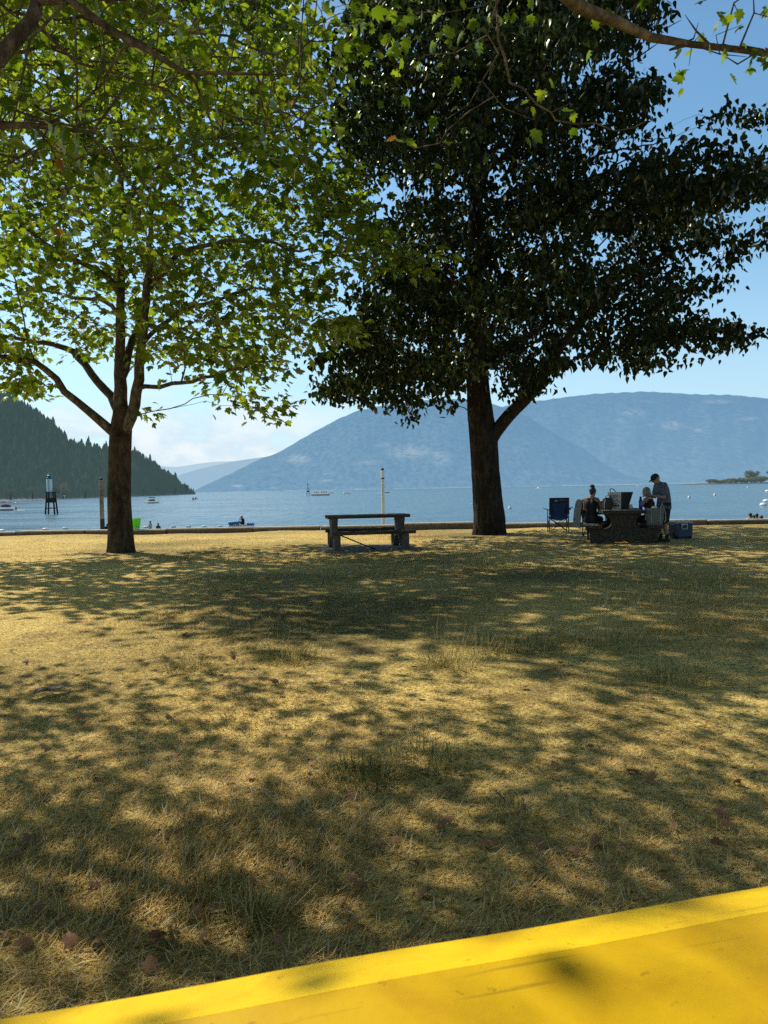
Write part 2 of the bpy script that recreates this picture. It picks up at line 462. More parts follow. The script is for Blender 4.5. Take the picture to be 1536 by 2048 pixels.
# ------------------------------------------------------------------ hazy mountains
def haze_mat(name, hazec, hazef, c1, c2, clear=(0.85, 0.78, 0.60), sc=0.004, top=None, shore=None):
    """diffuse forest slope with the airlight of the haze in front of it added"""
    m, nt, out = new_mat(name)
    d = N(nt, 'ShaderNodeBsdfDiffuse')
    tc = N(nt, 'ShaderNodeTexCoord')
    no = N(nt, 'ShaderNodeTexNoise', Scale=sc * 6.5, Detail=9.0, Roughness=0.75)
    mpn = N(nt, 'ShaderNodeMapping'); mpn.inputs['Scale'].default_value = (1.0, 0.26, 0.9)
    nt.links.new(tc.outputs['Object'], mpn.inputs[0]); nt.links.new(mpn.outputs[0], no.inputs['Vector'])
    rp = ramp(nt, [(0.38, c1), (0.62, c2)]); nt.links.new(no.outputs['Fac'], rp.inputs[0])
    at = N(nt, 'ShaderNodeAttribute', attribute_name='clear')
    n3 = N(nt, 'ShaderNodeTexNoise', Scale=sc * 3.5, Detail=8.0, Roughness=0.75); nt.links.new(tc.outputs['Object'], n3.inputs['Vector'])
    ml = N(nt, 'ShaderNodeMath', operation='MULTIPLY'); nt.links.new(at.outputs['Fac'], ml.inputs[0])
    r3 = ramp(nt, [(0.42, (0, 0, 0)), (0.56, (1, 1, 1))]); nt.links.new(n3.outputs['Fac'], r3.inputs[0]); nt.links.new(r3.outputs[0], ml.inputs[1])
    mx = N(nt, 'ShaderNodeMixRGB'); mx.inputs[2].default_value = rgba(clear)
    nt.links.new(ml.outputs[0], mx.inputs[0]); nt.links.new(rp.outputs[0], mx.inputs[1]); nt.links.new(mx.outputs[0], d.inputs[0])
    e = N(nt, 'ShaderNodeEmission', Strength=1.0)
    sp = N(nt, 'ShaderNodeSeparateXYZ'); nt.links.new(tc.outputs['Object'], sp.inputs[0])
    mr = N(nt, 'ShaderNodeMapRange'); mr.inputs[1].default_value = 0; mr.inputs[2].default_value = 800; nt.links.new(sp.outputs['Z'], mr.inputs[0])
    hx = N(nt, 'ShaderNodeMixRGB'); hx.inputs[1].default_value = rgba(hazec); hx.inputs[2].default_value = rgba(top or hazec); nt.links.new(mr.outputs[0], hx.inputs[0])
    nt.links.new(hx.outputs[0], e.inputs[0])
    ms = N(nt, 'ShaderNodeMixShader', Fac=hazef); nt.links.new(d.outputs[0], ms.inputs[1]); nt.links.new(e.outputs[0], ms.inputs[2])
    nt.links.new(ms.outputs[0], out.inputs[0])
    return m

def slope(name, prof, Y0, Y1, mat, nu=260, nv=36, rough=0.02, seed=1, clears=(), backdrop=1.12, treeline=0.0, power=1.0, shorew=0.0):
    """a mountain side: foot at the water at distance Y0, ridge (surveyed as px,py) at distance Y1"""
    prof = np.array(prof, float)
    px = np.linspace(prof[0, 0], prof[-1, 0], nu)
    # rounded ridge line
    pyv = np.interp(px, prof[:, 0], prof[:, 1])
    k = np.hanning(9); k /= k.sum(); pyv = np.convolve(np.pad(pyv, 4, mode='edge'), k, 'valid')
    pyv = pyv + treeline * wnoise(px, px * 0, seed + 40, 4, 0.25)
    v = np.linspace(0, 1, nv)
    T = np.concatenate([v, [1, 1]]); K = np.concatenate([np.zeros(nv), [1, 2]])
    Yj = np.where(K > 0, Y1 * (1 + K * 0.06), Y0 + (Y1 - Y0) * T)[:, None] * np.ones(nu)[None, :]
    top = np.array([P(a_, b_, Y1)[2] for a_, b_ in zip(px, pyv)])
    base = WATERZ - 1.0
    H = np.maximum(top - base, 0.5)[None, :]
    Tc = T[:, None]; PX = px[None, :] * np.ones_like(Yj)
    z = base + H * np.where(K[:, None] > 0, 1.0 - 0.16 * K[:, None], Tc ** power)
    z = z + H * rough * 4 * Tc * (1 - Tc) * wnoise(PX * 0.03 + Tc * 2, Tc * 6 - PX * 0.012, seed, 4, 1.0)
    x = (PX - 768) / FPX * Yj
    PY = HOR(PX) - (z - CAMZ) / Yj * FPX
    C = np.zeros_like(z)
    for (ex, ey, rx, ry, st) in clears:
        C = np.maximum(C, st * np.exp(-(((PX - ex) / rx) ** 2 + ((PY - ey) / ry) ** 2) ** 2))
    if shorew: C = np.where((z < WATERZ + shorew) & (K[:, None] == 0), 1.3, C)
    V = np.stack([x, Yj, z], -1).reshape(-1, 3); C = C.ravel()
    id_ = np.arange(nu * (nv + 2)).reshape(nv + 2, nu)
    F = np.stack([id_[:-1, :-1], id_[:-1, 1:], id_[1:, 1:], id_[1:, :-1]], -1).reshape(-1, 4)
    me = fastmesh(name, V, F, smooth=True, attrs={'clear': ('FLOAT', 'POINT', np.clip(C, 0, 1))})
    return struct(link(name, me, mat))

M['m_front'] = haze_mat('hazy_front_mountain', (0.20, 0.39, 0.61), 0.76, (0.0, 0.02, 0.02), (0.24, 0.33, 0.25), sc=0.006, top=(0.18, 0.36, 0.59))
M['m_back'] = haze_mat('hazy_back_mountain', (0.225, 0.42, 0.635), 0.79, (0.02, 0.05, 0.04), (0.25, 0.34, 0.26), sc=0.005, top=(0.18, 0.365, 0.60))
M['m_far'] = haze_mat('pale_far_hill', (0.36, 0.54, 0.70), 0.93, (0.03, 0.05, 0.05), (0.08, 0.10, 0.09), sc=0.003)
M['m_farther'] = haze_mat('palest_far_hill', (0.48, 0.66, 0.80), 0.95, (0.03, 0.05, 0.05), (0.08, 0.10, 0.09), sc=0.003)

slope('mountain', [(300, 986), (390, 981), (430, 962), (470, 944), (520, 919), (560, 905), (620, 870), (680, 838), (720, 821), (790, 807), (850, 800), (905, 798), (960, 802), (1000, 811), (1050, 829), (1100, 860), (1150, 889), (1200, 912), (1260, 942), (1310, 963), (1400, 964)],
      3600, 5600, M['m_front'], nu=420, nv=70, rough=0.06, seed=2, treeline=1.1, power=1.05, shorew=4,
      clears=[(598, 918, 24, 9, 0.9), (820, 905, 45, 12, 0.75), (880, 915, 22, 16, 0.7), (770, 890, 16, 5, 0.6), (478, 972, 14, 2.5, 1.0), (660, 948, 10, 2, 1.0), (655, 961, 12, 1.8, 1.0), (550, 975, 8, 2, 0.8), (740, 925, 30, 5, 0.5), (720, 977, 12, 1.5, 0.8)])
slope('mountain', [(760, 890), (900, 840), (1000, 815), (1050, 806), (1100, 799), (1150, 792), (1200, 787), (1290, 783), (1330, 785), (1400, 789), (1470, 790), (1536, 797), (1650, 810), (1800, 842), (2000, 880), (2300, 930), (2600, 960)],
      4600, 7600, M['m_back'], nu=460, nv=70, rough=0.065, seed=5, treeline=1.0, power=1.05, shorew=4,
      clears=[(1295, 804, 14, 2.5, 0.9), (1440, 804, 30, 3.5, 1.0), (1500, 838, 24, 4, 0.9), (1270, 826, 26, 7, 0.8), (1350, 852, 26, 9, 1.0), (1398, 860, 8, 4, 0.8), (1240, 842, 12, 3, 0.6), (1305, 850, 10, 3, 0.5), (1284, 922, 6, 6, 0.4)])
slope('hill', [(250, 985), (330, 966), (360, 950), (400, 938), (440, 929), (480, 921), (530, 914), (600, 908), (700, 915), (900, 960)], 8200, 9800, M['m_far'], nu=160, nv=20, rough=0.02, seed=7)
slope('hill', [(-700, 900), (-300, 905), (100, 922), (250, 926), (320, 930), (345, 936), (370, 932), (420, 924), (500, 921), (620, 935), (700, 960)], 10600, 12600, M['m_farther'], nu=160, nv=16, rough=0.02, seed=9)
# ------------------------------------------------------------------ wooded headland on the left
HEAD = np.array([(-900, 560), (-500, 640), (-250, 700), (0, 797), (40, 815), (80, 838), (110, 862), (130, 884), (150, 899), (200, 909), (240, 914), (280, 924), (330, 957), (365, 976), (385, 984)], float)
HYS = np.array([(-900, 380), (-300, 430), (0, 520), (120, 600), (200, 760), (300, 1050), (390, 1420)], float)   # distance of the waterline
def head_surf(px, t):
    ys = np.interp(px, HYS[:, 0], HYS[:, 1])
    fade = np.clip((395 - px) / 260.0, 0.05, 1)
    yr = ys + 320 * fade
    py = np.interp(px, HEAD[:, 0], HEAD[:, 1])
    zt = CAMZ + (HOR(px) - py) / FPX * yr
    Y = ys + (yr - ys) * t
    prof = 0.012 + 0.988 * np.clip((t - 0.05) / 0.95, 0, 1) ** 1.15
    z = WATERZ - 0.4 + (zt - WATERZ) * prof
    z = z + (zt - WATERZ) * 0.03 * wnoise(px * 0.03, t * 5, 14, 3, 1.0) * 4 * t * (1 - t)
    return (px - 768) / FPX * Y, Y, z
px = np.linspace(-900, 392, 220); tv = np.linspace(0, 1, 30)
PXg, Tg = np.meshgrid(px, tv); hx_, hy_, hz_ = head_surf(PXg, Tg)
bx_, by_, bz_ = hx_[-1:] * 1.12, hy_[-1:] * 1.12, hz_[-1:] * 0.7
hx_ = np.vstack([hx_, bx_]); hy_ = np.vstack([hy_, by_]); hz_ = np.vstack([hz_, bz_])
id_ = np.arange(hx_.size).reshape(hx_.shape)
F = np.stack([id_[:-1, :-1], id_[:-1, 1:], id_[1:, 1:], id_[1:, :-1]], -1).reshape(-1, 4)
clr = np.where(hz_ < WATERZ + 3.0, 1.0, 0.0)
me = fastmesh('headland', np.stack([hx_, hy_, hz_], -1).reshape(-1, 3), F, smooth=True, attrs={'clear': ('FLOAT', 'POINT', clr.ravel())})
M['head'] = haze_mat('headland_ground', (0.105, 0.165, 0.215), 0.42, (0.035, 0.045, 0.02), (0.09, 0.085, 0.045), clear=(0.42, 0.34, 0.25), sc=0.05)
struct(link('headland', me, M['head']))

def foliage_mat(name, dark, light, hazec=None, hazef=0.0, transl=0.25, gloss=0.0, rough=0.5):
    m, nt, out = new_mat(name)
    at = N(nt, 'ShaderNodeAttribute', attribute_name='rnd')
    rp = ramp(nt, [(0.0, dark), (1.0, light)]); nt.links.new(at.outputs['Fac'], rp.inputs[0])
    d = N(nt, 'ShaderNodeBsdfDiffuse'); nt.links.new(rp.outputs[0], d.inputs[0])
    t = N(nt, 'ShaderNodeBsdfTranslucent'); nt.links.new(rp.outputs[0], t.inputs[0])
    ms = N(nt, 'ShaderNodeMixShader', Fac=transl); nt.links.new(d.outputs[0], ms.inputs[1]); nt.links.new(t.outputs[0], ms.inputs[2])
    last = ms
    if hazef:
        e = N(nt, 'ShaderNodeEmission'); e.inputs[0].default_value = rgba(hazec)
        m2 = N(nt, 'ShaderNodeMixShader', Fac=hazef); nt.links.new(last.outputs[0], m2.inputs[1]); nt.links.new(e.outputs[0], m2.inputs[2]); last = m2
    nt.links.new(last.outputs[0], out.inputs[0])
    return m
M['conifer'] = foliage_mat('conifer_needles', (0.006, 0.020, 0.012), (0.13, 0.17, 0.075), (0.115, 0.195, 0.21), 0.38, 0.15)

def conifer_template(seed):
    rs = np.random.RandomState(seed); V = []; Fc = []
    tiers = 7; ns = 7
    for k in range(tiers):
        z0 = 0.06 + 0.90 * k / tiers; z1 = min(1.0, z0 + 0.30 - 0.012 * k)
        r = 0.19 * (1 - k / tiers) ** 0.8 * rs.uniform(0.85, 1.15) + 0.012
        b = len(V); V.append((rs.uniform(-.01, .01), rs.uniform(-.01, .01), z1))
        for q in range(ns * 2):
            a = math.pi * q / ns + rs.uniform(-.15, .15); rr = r * (rs.uniform(0.85, 1.2) if q % 2 == 0 else rs.uniform(0.4, 0.6))
            V.append((rr * math.cos(a), rr * math.sin(a), z0 + rs.uniform(-.03, .03) - (0.03 if q % 2 == 0 else -0.03)))
        for q in range(ns * 2): Fc.append((b, b + 1 + q, b + 1 + (q + 1) % (ns * 2)))
    return np.array(V), np.array(Fc)
TPL = [conifer_template(i) for i in range(6)]
def scatter_trees(name, locs, hs, ws, seed):
    rs = np.random.RandomState(seed); VV = []; FF = []; RR = []; b = 0
    for p, h, w in zip(locs, hs, ws):
        V, Fc = TPL[rs.randint(6)]
        a = rs.uniform(0, 6.28); ca, sa = math.cos(a), math.sin(a)
        Q = np.stack([(V[:, 0] * ca - V[:, 1] * sa) * w, (V[:, 0] * sa + V[:, 1] * ca) * w, V[:, 2] * h], -1) + p
        VV.append(Q); FF.append(Fc + b); b += len(V)
        base = rs.beta(1.1, 1.8); RR.append(np.clip(base + rs.uniform(-0.12, 0.25, len(Fc)), 0, 1))
    return fastmesh(name, np.vstack(VV), np.vstack(FF), attrs={'rnd': ('FLOAT', 'FACE', np.concatenate(RR))})
rs = np.random.RandomState(5)
n = 5200
pxs = np.concatenate([rs.uniform(-500, 388, 3600), rs.uniform(0, 388, n - 3600)]); ts = np.concatenate([rs.uniform(0.07, 1.0, 4300), np.full(500, 0.99), rs.uniform(.06, .14, 400)])
rs.shuffle(pxs)
ts = np.where((pxs > 330) & (ts < 0.2), 0.5, ts)
lx, ly, lz = head_surf(pxs, ts)
hh = (8.5 + 6.0 * rs.rand(n) ** 1.3) * np.clip(ly / 800, 0.72, 1.45) * np.where(rs.rand(n) < 0.05, 1.4, 1.0) * np.where(ts > .9, 1.0, 0.95)
hh *= np.clip((404 - pxs) / 60.0, 0.35, 1.0)
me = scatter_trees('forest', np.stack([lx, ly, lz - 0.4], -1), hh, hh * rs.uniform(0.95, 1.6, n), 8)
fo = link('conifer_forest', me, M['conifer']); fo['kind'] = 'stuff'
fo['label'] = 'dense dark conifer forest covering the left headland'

# single leafy trees on the far shores
M['bark_far'] = simple_mat('far_bark', (0.10, 0.085, 0.07), 0.9, 0.3, 2.0)
def leaf_cloud(rs, lobes, nl, size, flat=0.6):
    """small two-faced leaf clumps through the volume of several lobes"""
    lobes = np.array(lobes, float); w = lobes[:, 3] * lobes[:, 4]; w = w / w.sum()
    which = rs.choice(len(lobes), nl, p=w)
    d = rs.normal(size=(nl, 3)); d /= np.linalg.norm(d, axis=1)[:, None]; d *= (rs.rand(nl) ** 0.45)[:, None]
    c = lobes[which, :3] + d * np.stack([lobes[which, 3], lobes[which, 3], lobes[which, 4]], -1)
    u = rs.normal(size=(nl, 3)); u /= np.linalg.norm(u, axis=1)[:, None]
    v = np.cross(u, rs.normal(size=(nl, 3))); v /= np.linalg.norm(v, axis=1)[:, None]
    s = size * rs.uniform(0.6, 1.3, nl)[:, None]
    Vq = np.stack([c - u * s, c - v * s * flat, c + u * s, c + v * s * flat], 1).reshape(-1, 3)
    Fq = np.arange(nl * 4).reshape(nl, 4)
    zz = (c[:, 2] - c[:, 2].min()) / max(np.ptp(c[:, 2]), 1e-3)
    rnd = np.clip(0.15 + 0.5 * zz + 0.25 * rs.rand(nl) + 0.1 * d[:, 0] * -1, 0, 1)  # crown top and sunward left side lightened in the leaf tone
    return Vq, Fq, rnd
def far_tree(name, label, loc, h, w, mat, seed, group, cat='tree', trunk=True, nl=420, ls=None):
    rs = np.random.RandomState(seed)
    t = thing(name, label, cat, loc, 0, group)
    lob = []
    for k in range(9):
        a = rs.uniform(0, 6.28); rr = rs.uniform(0.0, 0.32) * w
        lob.append((rr * math.cos(a), rr * math.sin(a), h * rs.uniform(0.35, 0.8) if trunk else h * rs.uniform(0.3, 0.65), w * rs.uniform(0.2, 0.3), h * rs.uniform(0.14, 0.26)))
    Vq, Fq, rnd = leaf_cloud(rs, lob, nl, ls or max(w, h) * 0.05)
    link('crown' if trunk else 'foliage', fastmesh('crown', Vq, Fq, attrs={'rnd': ('FLOAT', 'FACE', rnd)}), mat, t)
    mb = MB()
    if trunk:
        mb.tube([(0, 0, -0.5), (w * .01, 0, h * 0.3), (0, w * .01, h * 0.75)], [h * 0.03, h * 0.022, h * 0.008], 7).build('trunk', M['bark_far'], t)
    else:
        for k in range(4):
            a = rs.uniform(0, 6.28); mb.tube([(0, 0, -0.3), (w * .2 * math.cos(a), w * .2 * math.sin(a), h * 0.5)], [h * 0.02, h * 0.008], 5)
        mb.build('stem', M['bark_far'], t)
    return t
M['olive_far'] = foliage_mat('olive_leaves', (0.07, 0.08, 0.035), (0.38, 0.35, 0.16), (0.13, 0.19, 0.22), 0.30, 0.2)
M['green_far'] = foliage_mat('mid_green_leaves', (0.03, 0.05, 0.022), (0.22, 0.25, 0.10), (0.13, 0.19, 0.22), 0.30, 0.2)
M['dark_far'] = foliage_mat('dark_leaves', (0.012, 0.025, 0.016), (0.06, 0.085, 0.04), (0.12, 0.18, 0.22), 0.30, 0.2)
G_SH = 'leafy trees along the left shore'
def shore_tree(pxc, t, hpx, wpx, mat, seed, label):
    x, y, z = head_surf(np.float64(pxc), np.float64(t))
    far_tree('shore_tree', label, (x, y, z), hpx * y / FPX, wpx * y / FPX, mat, seed, G_SH)
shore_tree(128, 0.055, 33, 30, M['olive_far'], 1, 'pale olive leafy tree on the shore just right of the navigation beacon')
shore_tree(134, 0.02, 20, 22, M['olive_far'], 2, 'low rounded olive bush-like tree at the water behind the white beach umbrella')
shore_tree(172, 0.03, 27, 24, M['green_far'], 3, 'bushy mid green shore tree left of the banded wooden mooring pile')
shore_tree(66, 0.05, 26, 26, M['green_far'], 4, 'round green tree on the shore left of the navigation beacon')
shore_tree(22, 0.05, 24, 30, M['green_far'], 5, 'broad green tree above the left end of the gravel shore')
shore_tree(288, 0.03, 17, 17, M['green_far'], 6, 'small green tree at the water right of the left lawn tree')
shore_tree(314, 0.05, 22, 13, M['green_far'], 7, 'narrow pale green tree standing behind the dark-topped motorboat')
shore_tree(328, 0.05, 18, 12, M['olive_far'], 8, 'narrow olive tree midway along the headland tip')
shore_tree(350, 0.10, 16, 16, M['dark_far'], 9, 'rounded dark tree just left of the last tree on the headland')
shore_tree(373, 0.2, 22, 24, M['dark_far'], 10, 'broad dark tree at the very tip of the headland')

# spit of land on the right
M['spit'] = haze_mat('spit_ground', (0.16, 0.25, 0.33), 0.35, (0.10, 0.09, 0.05), (0.2, 0.18, 0.11), sc=0.03)
SY = 1250.0
sx = np.linspace(1392, 1900, 50); rows = [(-18, -0.5), (-6, 0.6), (10, 1.6), (60, 2.0), (140, 1.0), (200, -0.6)]
V = []
for dy, dz in rows:
    for a in sx:
        k = np.clip((a - 1392) / 40, 0, 1)
        V.append(((a - 768) / FPX * SY, SY + dy * k, WATERZ + dz * k + (1 - k) * -0.5))
id_ = np.arange(len(V)).reshape(len(rows), len(sx))
F = np.stack([id_[:-1, :-1], id_[:-1, 1:], id_[1:, 1:], id_[1:, :-1]], -1).reshape(-1, 4)
struct(link('spit_ground', fastmesh('spit_ground', V, F, smooth=True, attrs={'clear': ('FLOAT', 'POINT', np.zeros(len(V)))}), M['spit']))
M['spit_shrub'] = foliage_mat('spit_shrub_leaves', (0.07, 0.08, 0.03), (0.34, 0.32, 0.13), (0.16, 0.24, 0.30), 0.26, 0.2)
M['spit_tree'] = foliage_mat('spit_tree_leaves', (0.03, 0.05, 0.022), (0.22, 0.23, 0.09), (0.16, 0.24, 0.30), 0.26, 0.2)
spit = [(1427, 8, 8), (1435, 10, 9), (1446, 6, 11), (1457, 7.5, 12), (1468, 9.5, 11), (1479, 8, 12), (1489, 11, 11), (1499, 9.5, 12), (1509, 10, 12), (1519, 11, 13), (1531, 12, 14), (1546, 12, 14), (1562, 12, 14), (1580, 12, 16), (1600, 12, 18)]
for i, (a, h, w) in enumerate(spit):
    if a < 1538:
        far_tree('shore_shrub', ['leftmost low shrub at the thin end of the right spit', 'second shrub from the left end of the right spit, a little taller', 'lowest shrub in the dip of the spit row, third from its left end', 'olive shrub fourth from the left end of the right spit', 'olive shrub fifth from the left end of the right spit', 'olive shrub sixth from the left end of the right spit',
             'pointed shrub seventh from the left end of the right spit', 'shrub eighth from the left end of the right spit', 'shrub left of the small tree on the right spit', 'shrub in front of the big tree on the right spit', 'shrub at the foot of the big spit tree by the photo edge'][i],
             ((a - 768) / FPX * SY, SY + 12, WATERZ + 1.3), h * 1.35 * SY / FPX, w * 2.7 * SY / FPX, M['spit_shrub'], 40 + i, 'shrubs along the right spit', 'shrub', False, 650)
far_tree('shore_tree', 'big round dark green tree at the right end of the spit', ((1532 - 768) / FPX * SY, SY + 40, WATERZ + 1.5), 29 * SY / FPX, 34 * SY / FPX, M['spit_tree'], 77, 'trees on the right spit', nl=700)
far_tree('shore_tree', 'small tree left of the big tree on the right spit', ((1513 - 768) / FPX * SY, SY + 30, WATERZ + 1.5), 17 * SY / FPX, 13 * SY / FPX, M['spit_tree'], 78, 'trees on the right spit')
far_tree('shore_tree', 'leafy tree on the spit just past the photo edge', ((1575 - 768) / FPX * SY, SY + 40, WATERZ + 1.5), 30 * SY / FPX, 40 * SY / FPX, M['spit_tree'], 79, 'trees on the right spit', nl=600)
# ------------------------------------------------------------------ broadleaf trees
def pts_of(lst):
    return [P(a, b, c) for a, b, c in lst]
class Tree:
    def __init__(s):
        s.pos = np.zeros((60000, 3)); s.par = np.full(60000, -1); s.pl = np.zeros(60000); s.n = 0; s.minr = np.zeros(60000)
    def node(s, p, par, r=0.0):
        i = s.n; s.pos[i] = p; s.par[i] = par; s.minr[i] = r
        s.pl[i] = 0 if par < 0 else s.pl[par] + np.linalg.norm(s.pos[i] - s.pos[par]); s.n += 1; return i
    def nearest(s, p):
        return int(np.argmin(((s.pos[:s.n] - p) ** 2).sum(1)))
    def limb(s, pts, radii, attach=None, step=0.3, wob=0.03, rs=RNG):
        """a limb along surveyed points, smoothed"""
        pts = np.array(pts, float); radii = np.array(radii, float)
        d = np.concatenate([[0], np.cumsum(np.linalg.norm(np.diff(pts, axis=0), axis=1))])
        m = max(3, int(d[-1] / step)); q = np.linspace(0, d[-1], m)
        # catmull-rom style smoothing by cubic on each axis
        sm = np.stack([np.interp(q, d, pts[:, k]) for k in range(3)], -1)
        for _ in range(2):
            sm[1:-1] = 0.25 * sm[:-2] + 0.5 * sm[1:-1] + 0.25 * sm[2:]
        rr = np.interp(q, d, radii)
        last = s.nearest(sm[0]) if (attach is None and s.n) else -1
        for k in range(m):
            p = sm[k] + (rs.normal(size=3) * wob * min(1, 0.06 / max(rr[k], .01)) if k else 0)
            if k == 0 and last >= 0:
                if np.linalg.norm(s.pos[last] - p) < 0.02: continue
            last = s.node(p, last, rr[k])
        return last
    def grow(s, targets, bf=0.35, step=0.4, wob=0.06, rs=RNG, sag=0.0, minz=None):
        targets = np.array(targets)
        c = s.pos[:s.n]
        d0 = np.array([np.min(((c - p) ** 2).sum(1)) for p in targets])
        ends = []
        for p in targets[np.argsort(d0)]:
            q = s.pos[:s.n]
            dv = p - q
            dist = np.sqrt((dv ** 2).sum(1))
            cost = dist + bf * s.pl[:s.n] + np.where(dv[:, 2] < 0, -dv[:, 2] * 0.35, 0)
            j = int(np.argmin(cost)); L = dist[j]
            m = max(1, int(L / step))
            a = q[j].copy(); last = j
            par = s.par[j]
            dirp = (a - s.pos[par]) if par >= 0 else np.array([0, 0, .1])
            dirp = dirp / (np.linalg.norm(dirp) + 1e-6) * L * 0.25
            for k in range(1, m + 1):
                t = k / m
                pos = (1 - t) ** 2 * a + 2 * t * (1 - t) * ((a + p) / 2 + dirp * 0.6 + np.array([0, 0, sag * L])) + t * t * p
                if k < m: pos = pos + rs.normal(size=3) * wob * step
                last = s.node(pos, last)
            ends.append(last)
        return ends
    def radii(s, tip=0.006, ex=2.35, cap=None):
        n = s.n; acc = np.zeros(n)
        has = np.zeros(n, bool)
        for i in range(n):
            if s.par[i] >= 0: has[s.par[i]] = True
        acc[~has] = tip ** ex
        for i in range(n - 1, -1, -1):
            if s.par[i] >= 0: acc[s.par[i]] += acc[i]
        r = acc ** (1 / ex)
        if cap: r = np.minimum(r, cap)
        s.r = np.where(s.minr[:n] > 0, s.minr[:n], r)
        for i in range(n):   # children never thicker than their parent
            if s.par[i] >= 0: s.r[i] = min(s.r[i], s.r[s.par[i]] * 0.98 + 1e-4)
        return s.r
    def mesh(s, name, skip=0, rough=0.0):
        n = s.n; kids = [[] for _ in range(n)]
        for i in range(n):
            if s.par[i] >= 0: kids[s.par[i]].append(i)
        V = []; Fc = []; nb = 0
        starts = [(i, -1) for i in range(n) if s.par[i] < 0]
        while starts:
            i, frm = starts.pop()
            ch = [] if frm < 0 else [frm]
            while True:
                ch.append(i)
                if not kids[i]: break
                ks = sorted(kids[i], key=lambda q: -s.r[q])
                for q in ks[1:]: starts.append((q, i))
                i = ks[0]
            if len(ch) < 2: continue
            pts = s.pos[ch]; rad = s.r[ch].copy()
            if frm >= 0: rad[0] = min(rad[0], rad[1] * 1.25)
            rad[-1] *= 0.5
            sides = 14 if rad.max() > 0.10 else 8 if rad.max() > 0.03 else 5 if rad.max() > 0.012 else 3
            t, U, Wv = frames(pts)
            a = np.linspace(0, 2 * math.pi, sides, endpoint=False)
            ring = pts[:, None, :] + rad[:, None, None] * (U[:, None, :] * np.cos(a)[None, :, None] + Wv[:, None, :] * np.sin(a)[None, :, None])
            m = len(ch); V.append(ring.reshape(-1, 3))
            ii = np.arange(m * sides).reshape(m, sides)
            F = np.stack([ii[:-1], np.roll(ii[:-1], -1, 1), np.roll(ii[1:], -1, 1), ii[1:]], -1).reshape(-1, 4)
            Fc.append(F + nb); nb += m * sides
        return fastmesh(name, np.vstack(V), np.vstack(Fc), smooth=True)

def trunk_mesh(name, pts, radii, flare=0.35, ridge=0.02, seed=1, n=72, step=0.04, roots=7, nr=26):
    """bark-ridged trunk with a root flare"""
    pts = np.array(pts, float); radii = np.array(radii, float)
    d = np.concatenate([[0], np.cumsum(np.linalg.norm(np.diff(pts, axis=0), axis=1))])
    m = int(d[-1] / step); q = np.linspace(0, d[-1], m)
    c = np.stack([np.interp(q, d, pts[:, k]) for k in range(3)], -1)
    k = np.hanning(15); k /= k.sum()
    for a in range(2): c[:, a] = np.convolve(np.pad(c[:, a], 7, mode='edge'), k, 'valid')
    rr = np.interp(q, d, radii)
    rr = np.convolve(np.pad(rr, 7, mode='edge'), k, 'valid')
    a = np.linspace(0, 2 * math.pi, n, endpoint=False)
    A, Q = np.meshgrid(a, q)
    RRr = np.repeat(rr[:, None], n, 1)
    fl = np.exp(-Q / 0.28)
    RRr = RRr * (1 + flare * fl * (1 + 0.45 * np.sin(A * roots + seed) + 0.3 * np.sin(A * 3 + 2 * seed)))
    rid = np.abs(np.sin(A * nr / 2 + 1.6 * wnoise(Q * 1.0, A * 1.5, seed, 3, 2.0) + wnoise(Q, A, seed + 3, 2, 6.0)))
    RRr = RRr + ridge * (rid - 0.5) + ridge * 0.8 * wnoise(np.cos(A) * 3 + Q * 0.6, np.sin(A) * 3 + Q * 0.4, seed + 5, 3, 2.0)
    RRr = RRr * (1 + 0.06 * wnoise(np.cos(A) + Q * 0.4, np.sin(A) - Q * 0.3, seed + 9, 2, 1.5))
    V = np.stack([c[:, 0][:, None] + RRr * np.cos(A), c[:, 1][:, None] + RRr * np.sin(A), np.repeat(c[:, 2][:, None], n, 1)], -1)
    ii = np.arange(m * n).reshape(m, n)
    F = np.stack([ii[:-1], np.roll(ii[:-1], -1, 1), np.roll(ii[1:], -1, 1), ii[1:]], -1).reshape(-1, 4)
    return fastmesh(name, V.reshape(-1, 3), F, smooth=True)

MAPLE = [(0.0, 0.0, 0), (0.10, -0.05, -.02), (0.34, -0.04, -.06), (0.28, 0.12, -.03), (0.56, 0.28, -.10), (0.40, 0.36, -.05), (0.46, 0.60, -.09), (0.22, 0.56, -.03), (0.20, 0.74, -.03), (0.0, 1.0, -.08)]
def leaf_maple():
    h = np.array(MAPLE, float)
    left = h[1:-1][::-1] * np.array([-1, 1, 1])
    ring = np.vstack([h, left])
    V = np.vstack([ring, [[0, 0.36, 0.03]]])
    n = len(ring)
    F = [(i, (i + 1) % n, n) for i in range(n)]
    return V, np.array(F)
def leaf_poplar():
    h = [(0.0, 0.0, 0), (0.24, 0.05, .05), (0.36, 0.25, .08), (0.26, 0.58, .05), (0.0, 1.0, -.06)]
    V = np.array(h + [(-x, y, z) for x, y, z in h[1:4]] + [(0, 0.35, -0.02)], float)
    F = np.array([(0, 1, 8), (1, 2, 8), (2, 3, 8), (3, 4, 8), (4, 7, 8), (7, 6, 8), (6, 5, 8), (5, 0, 8)])
    return V, F
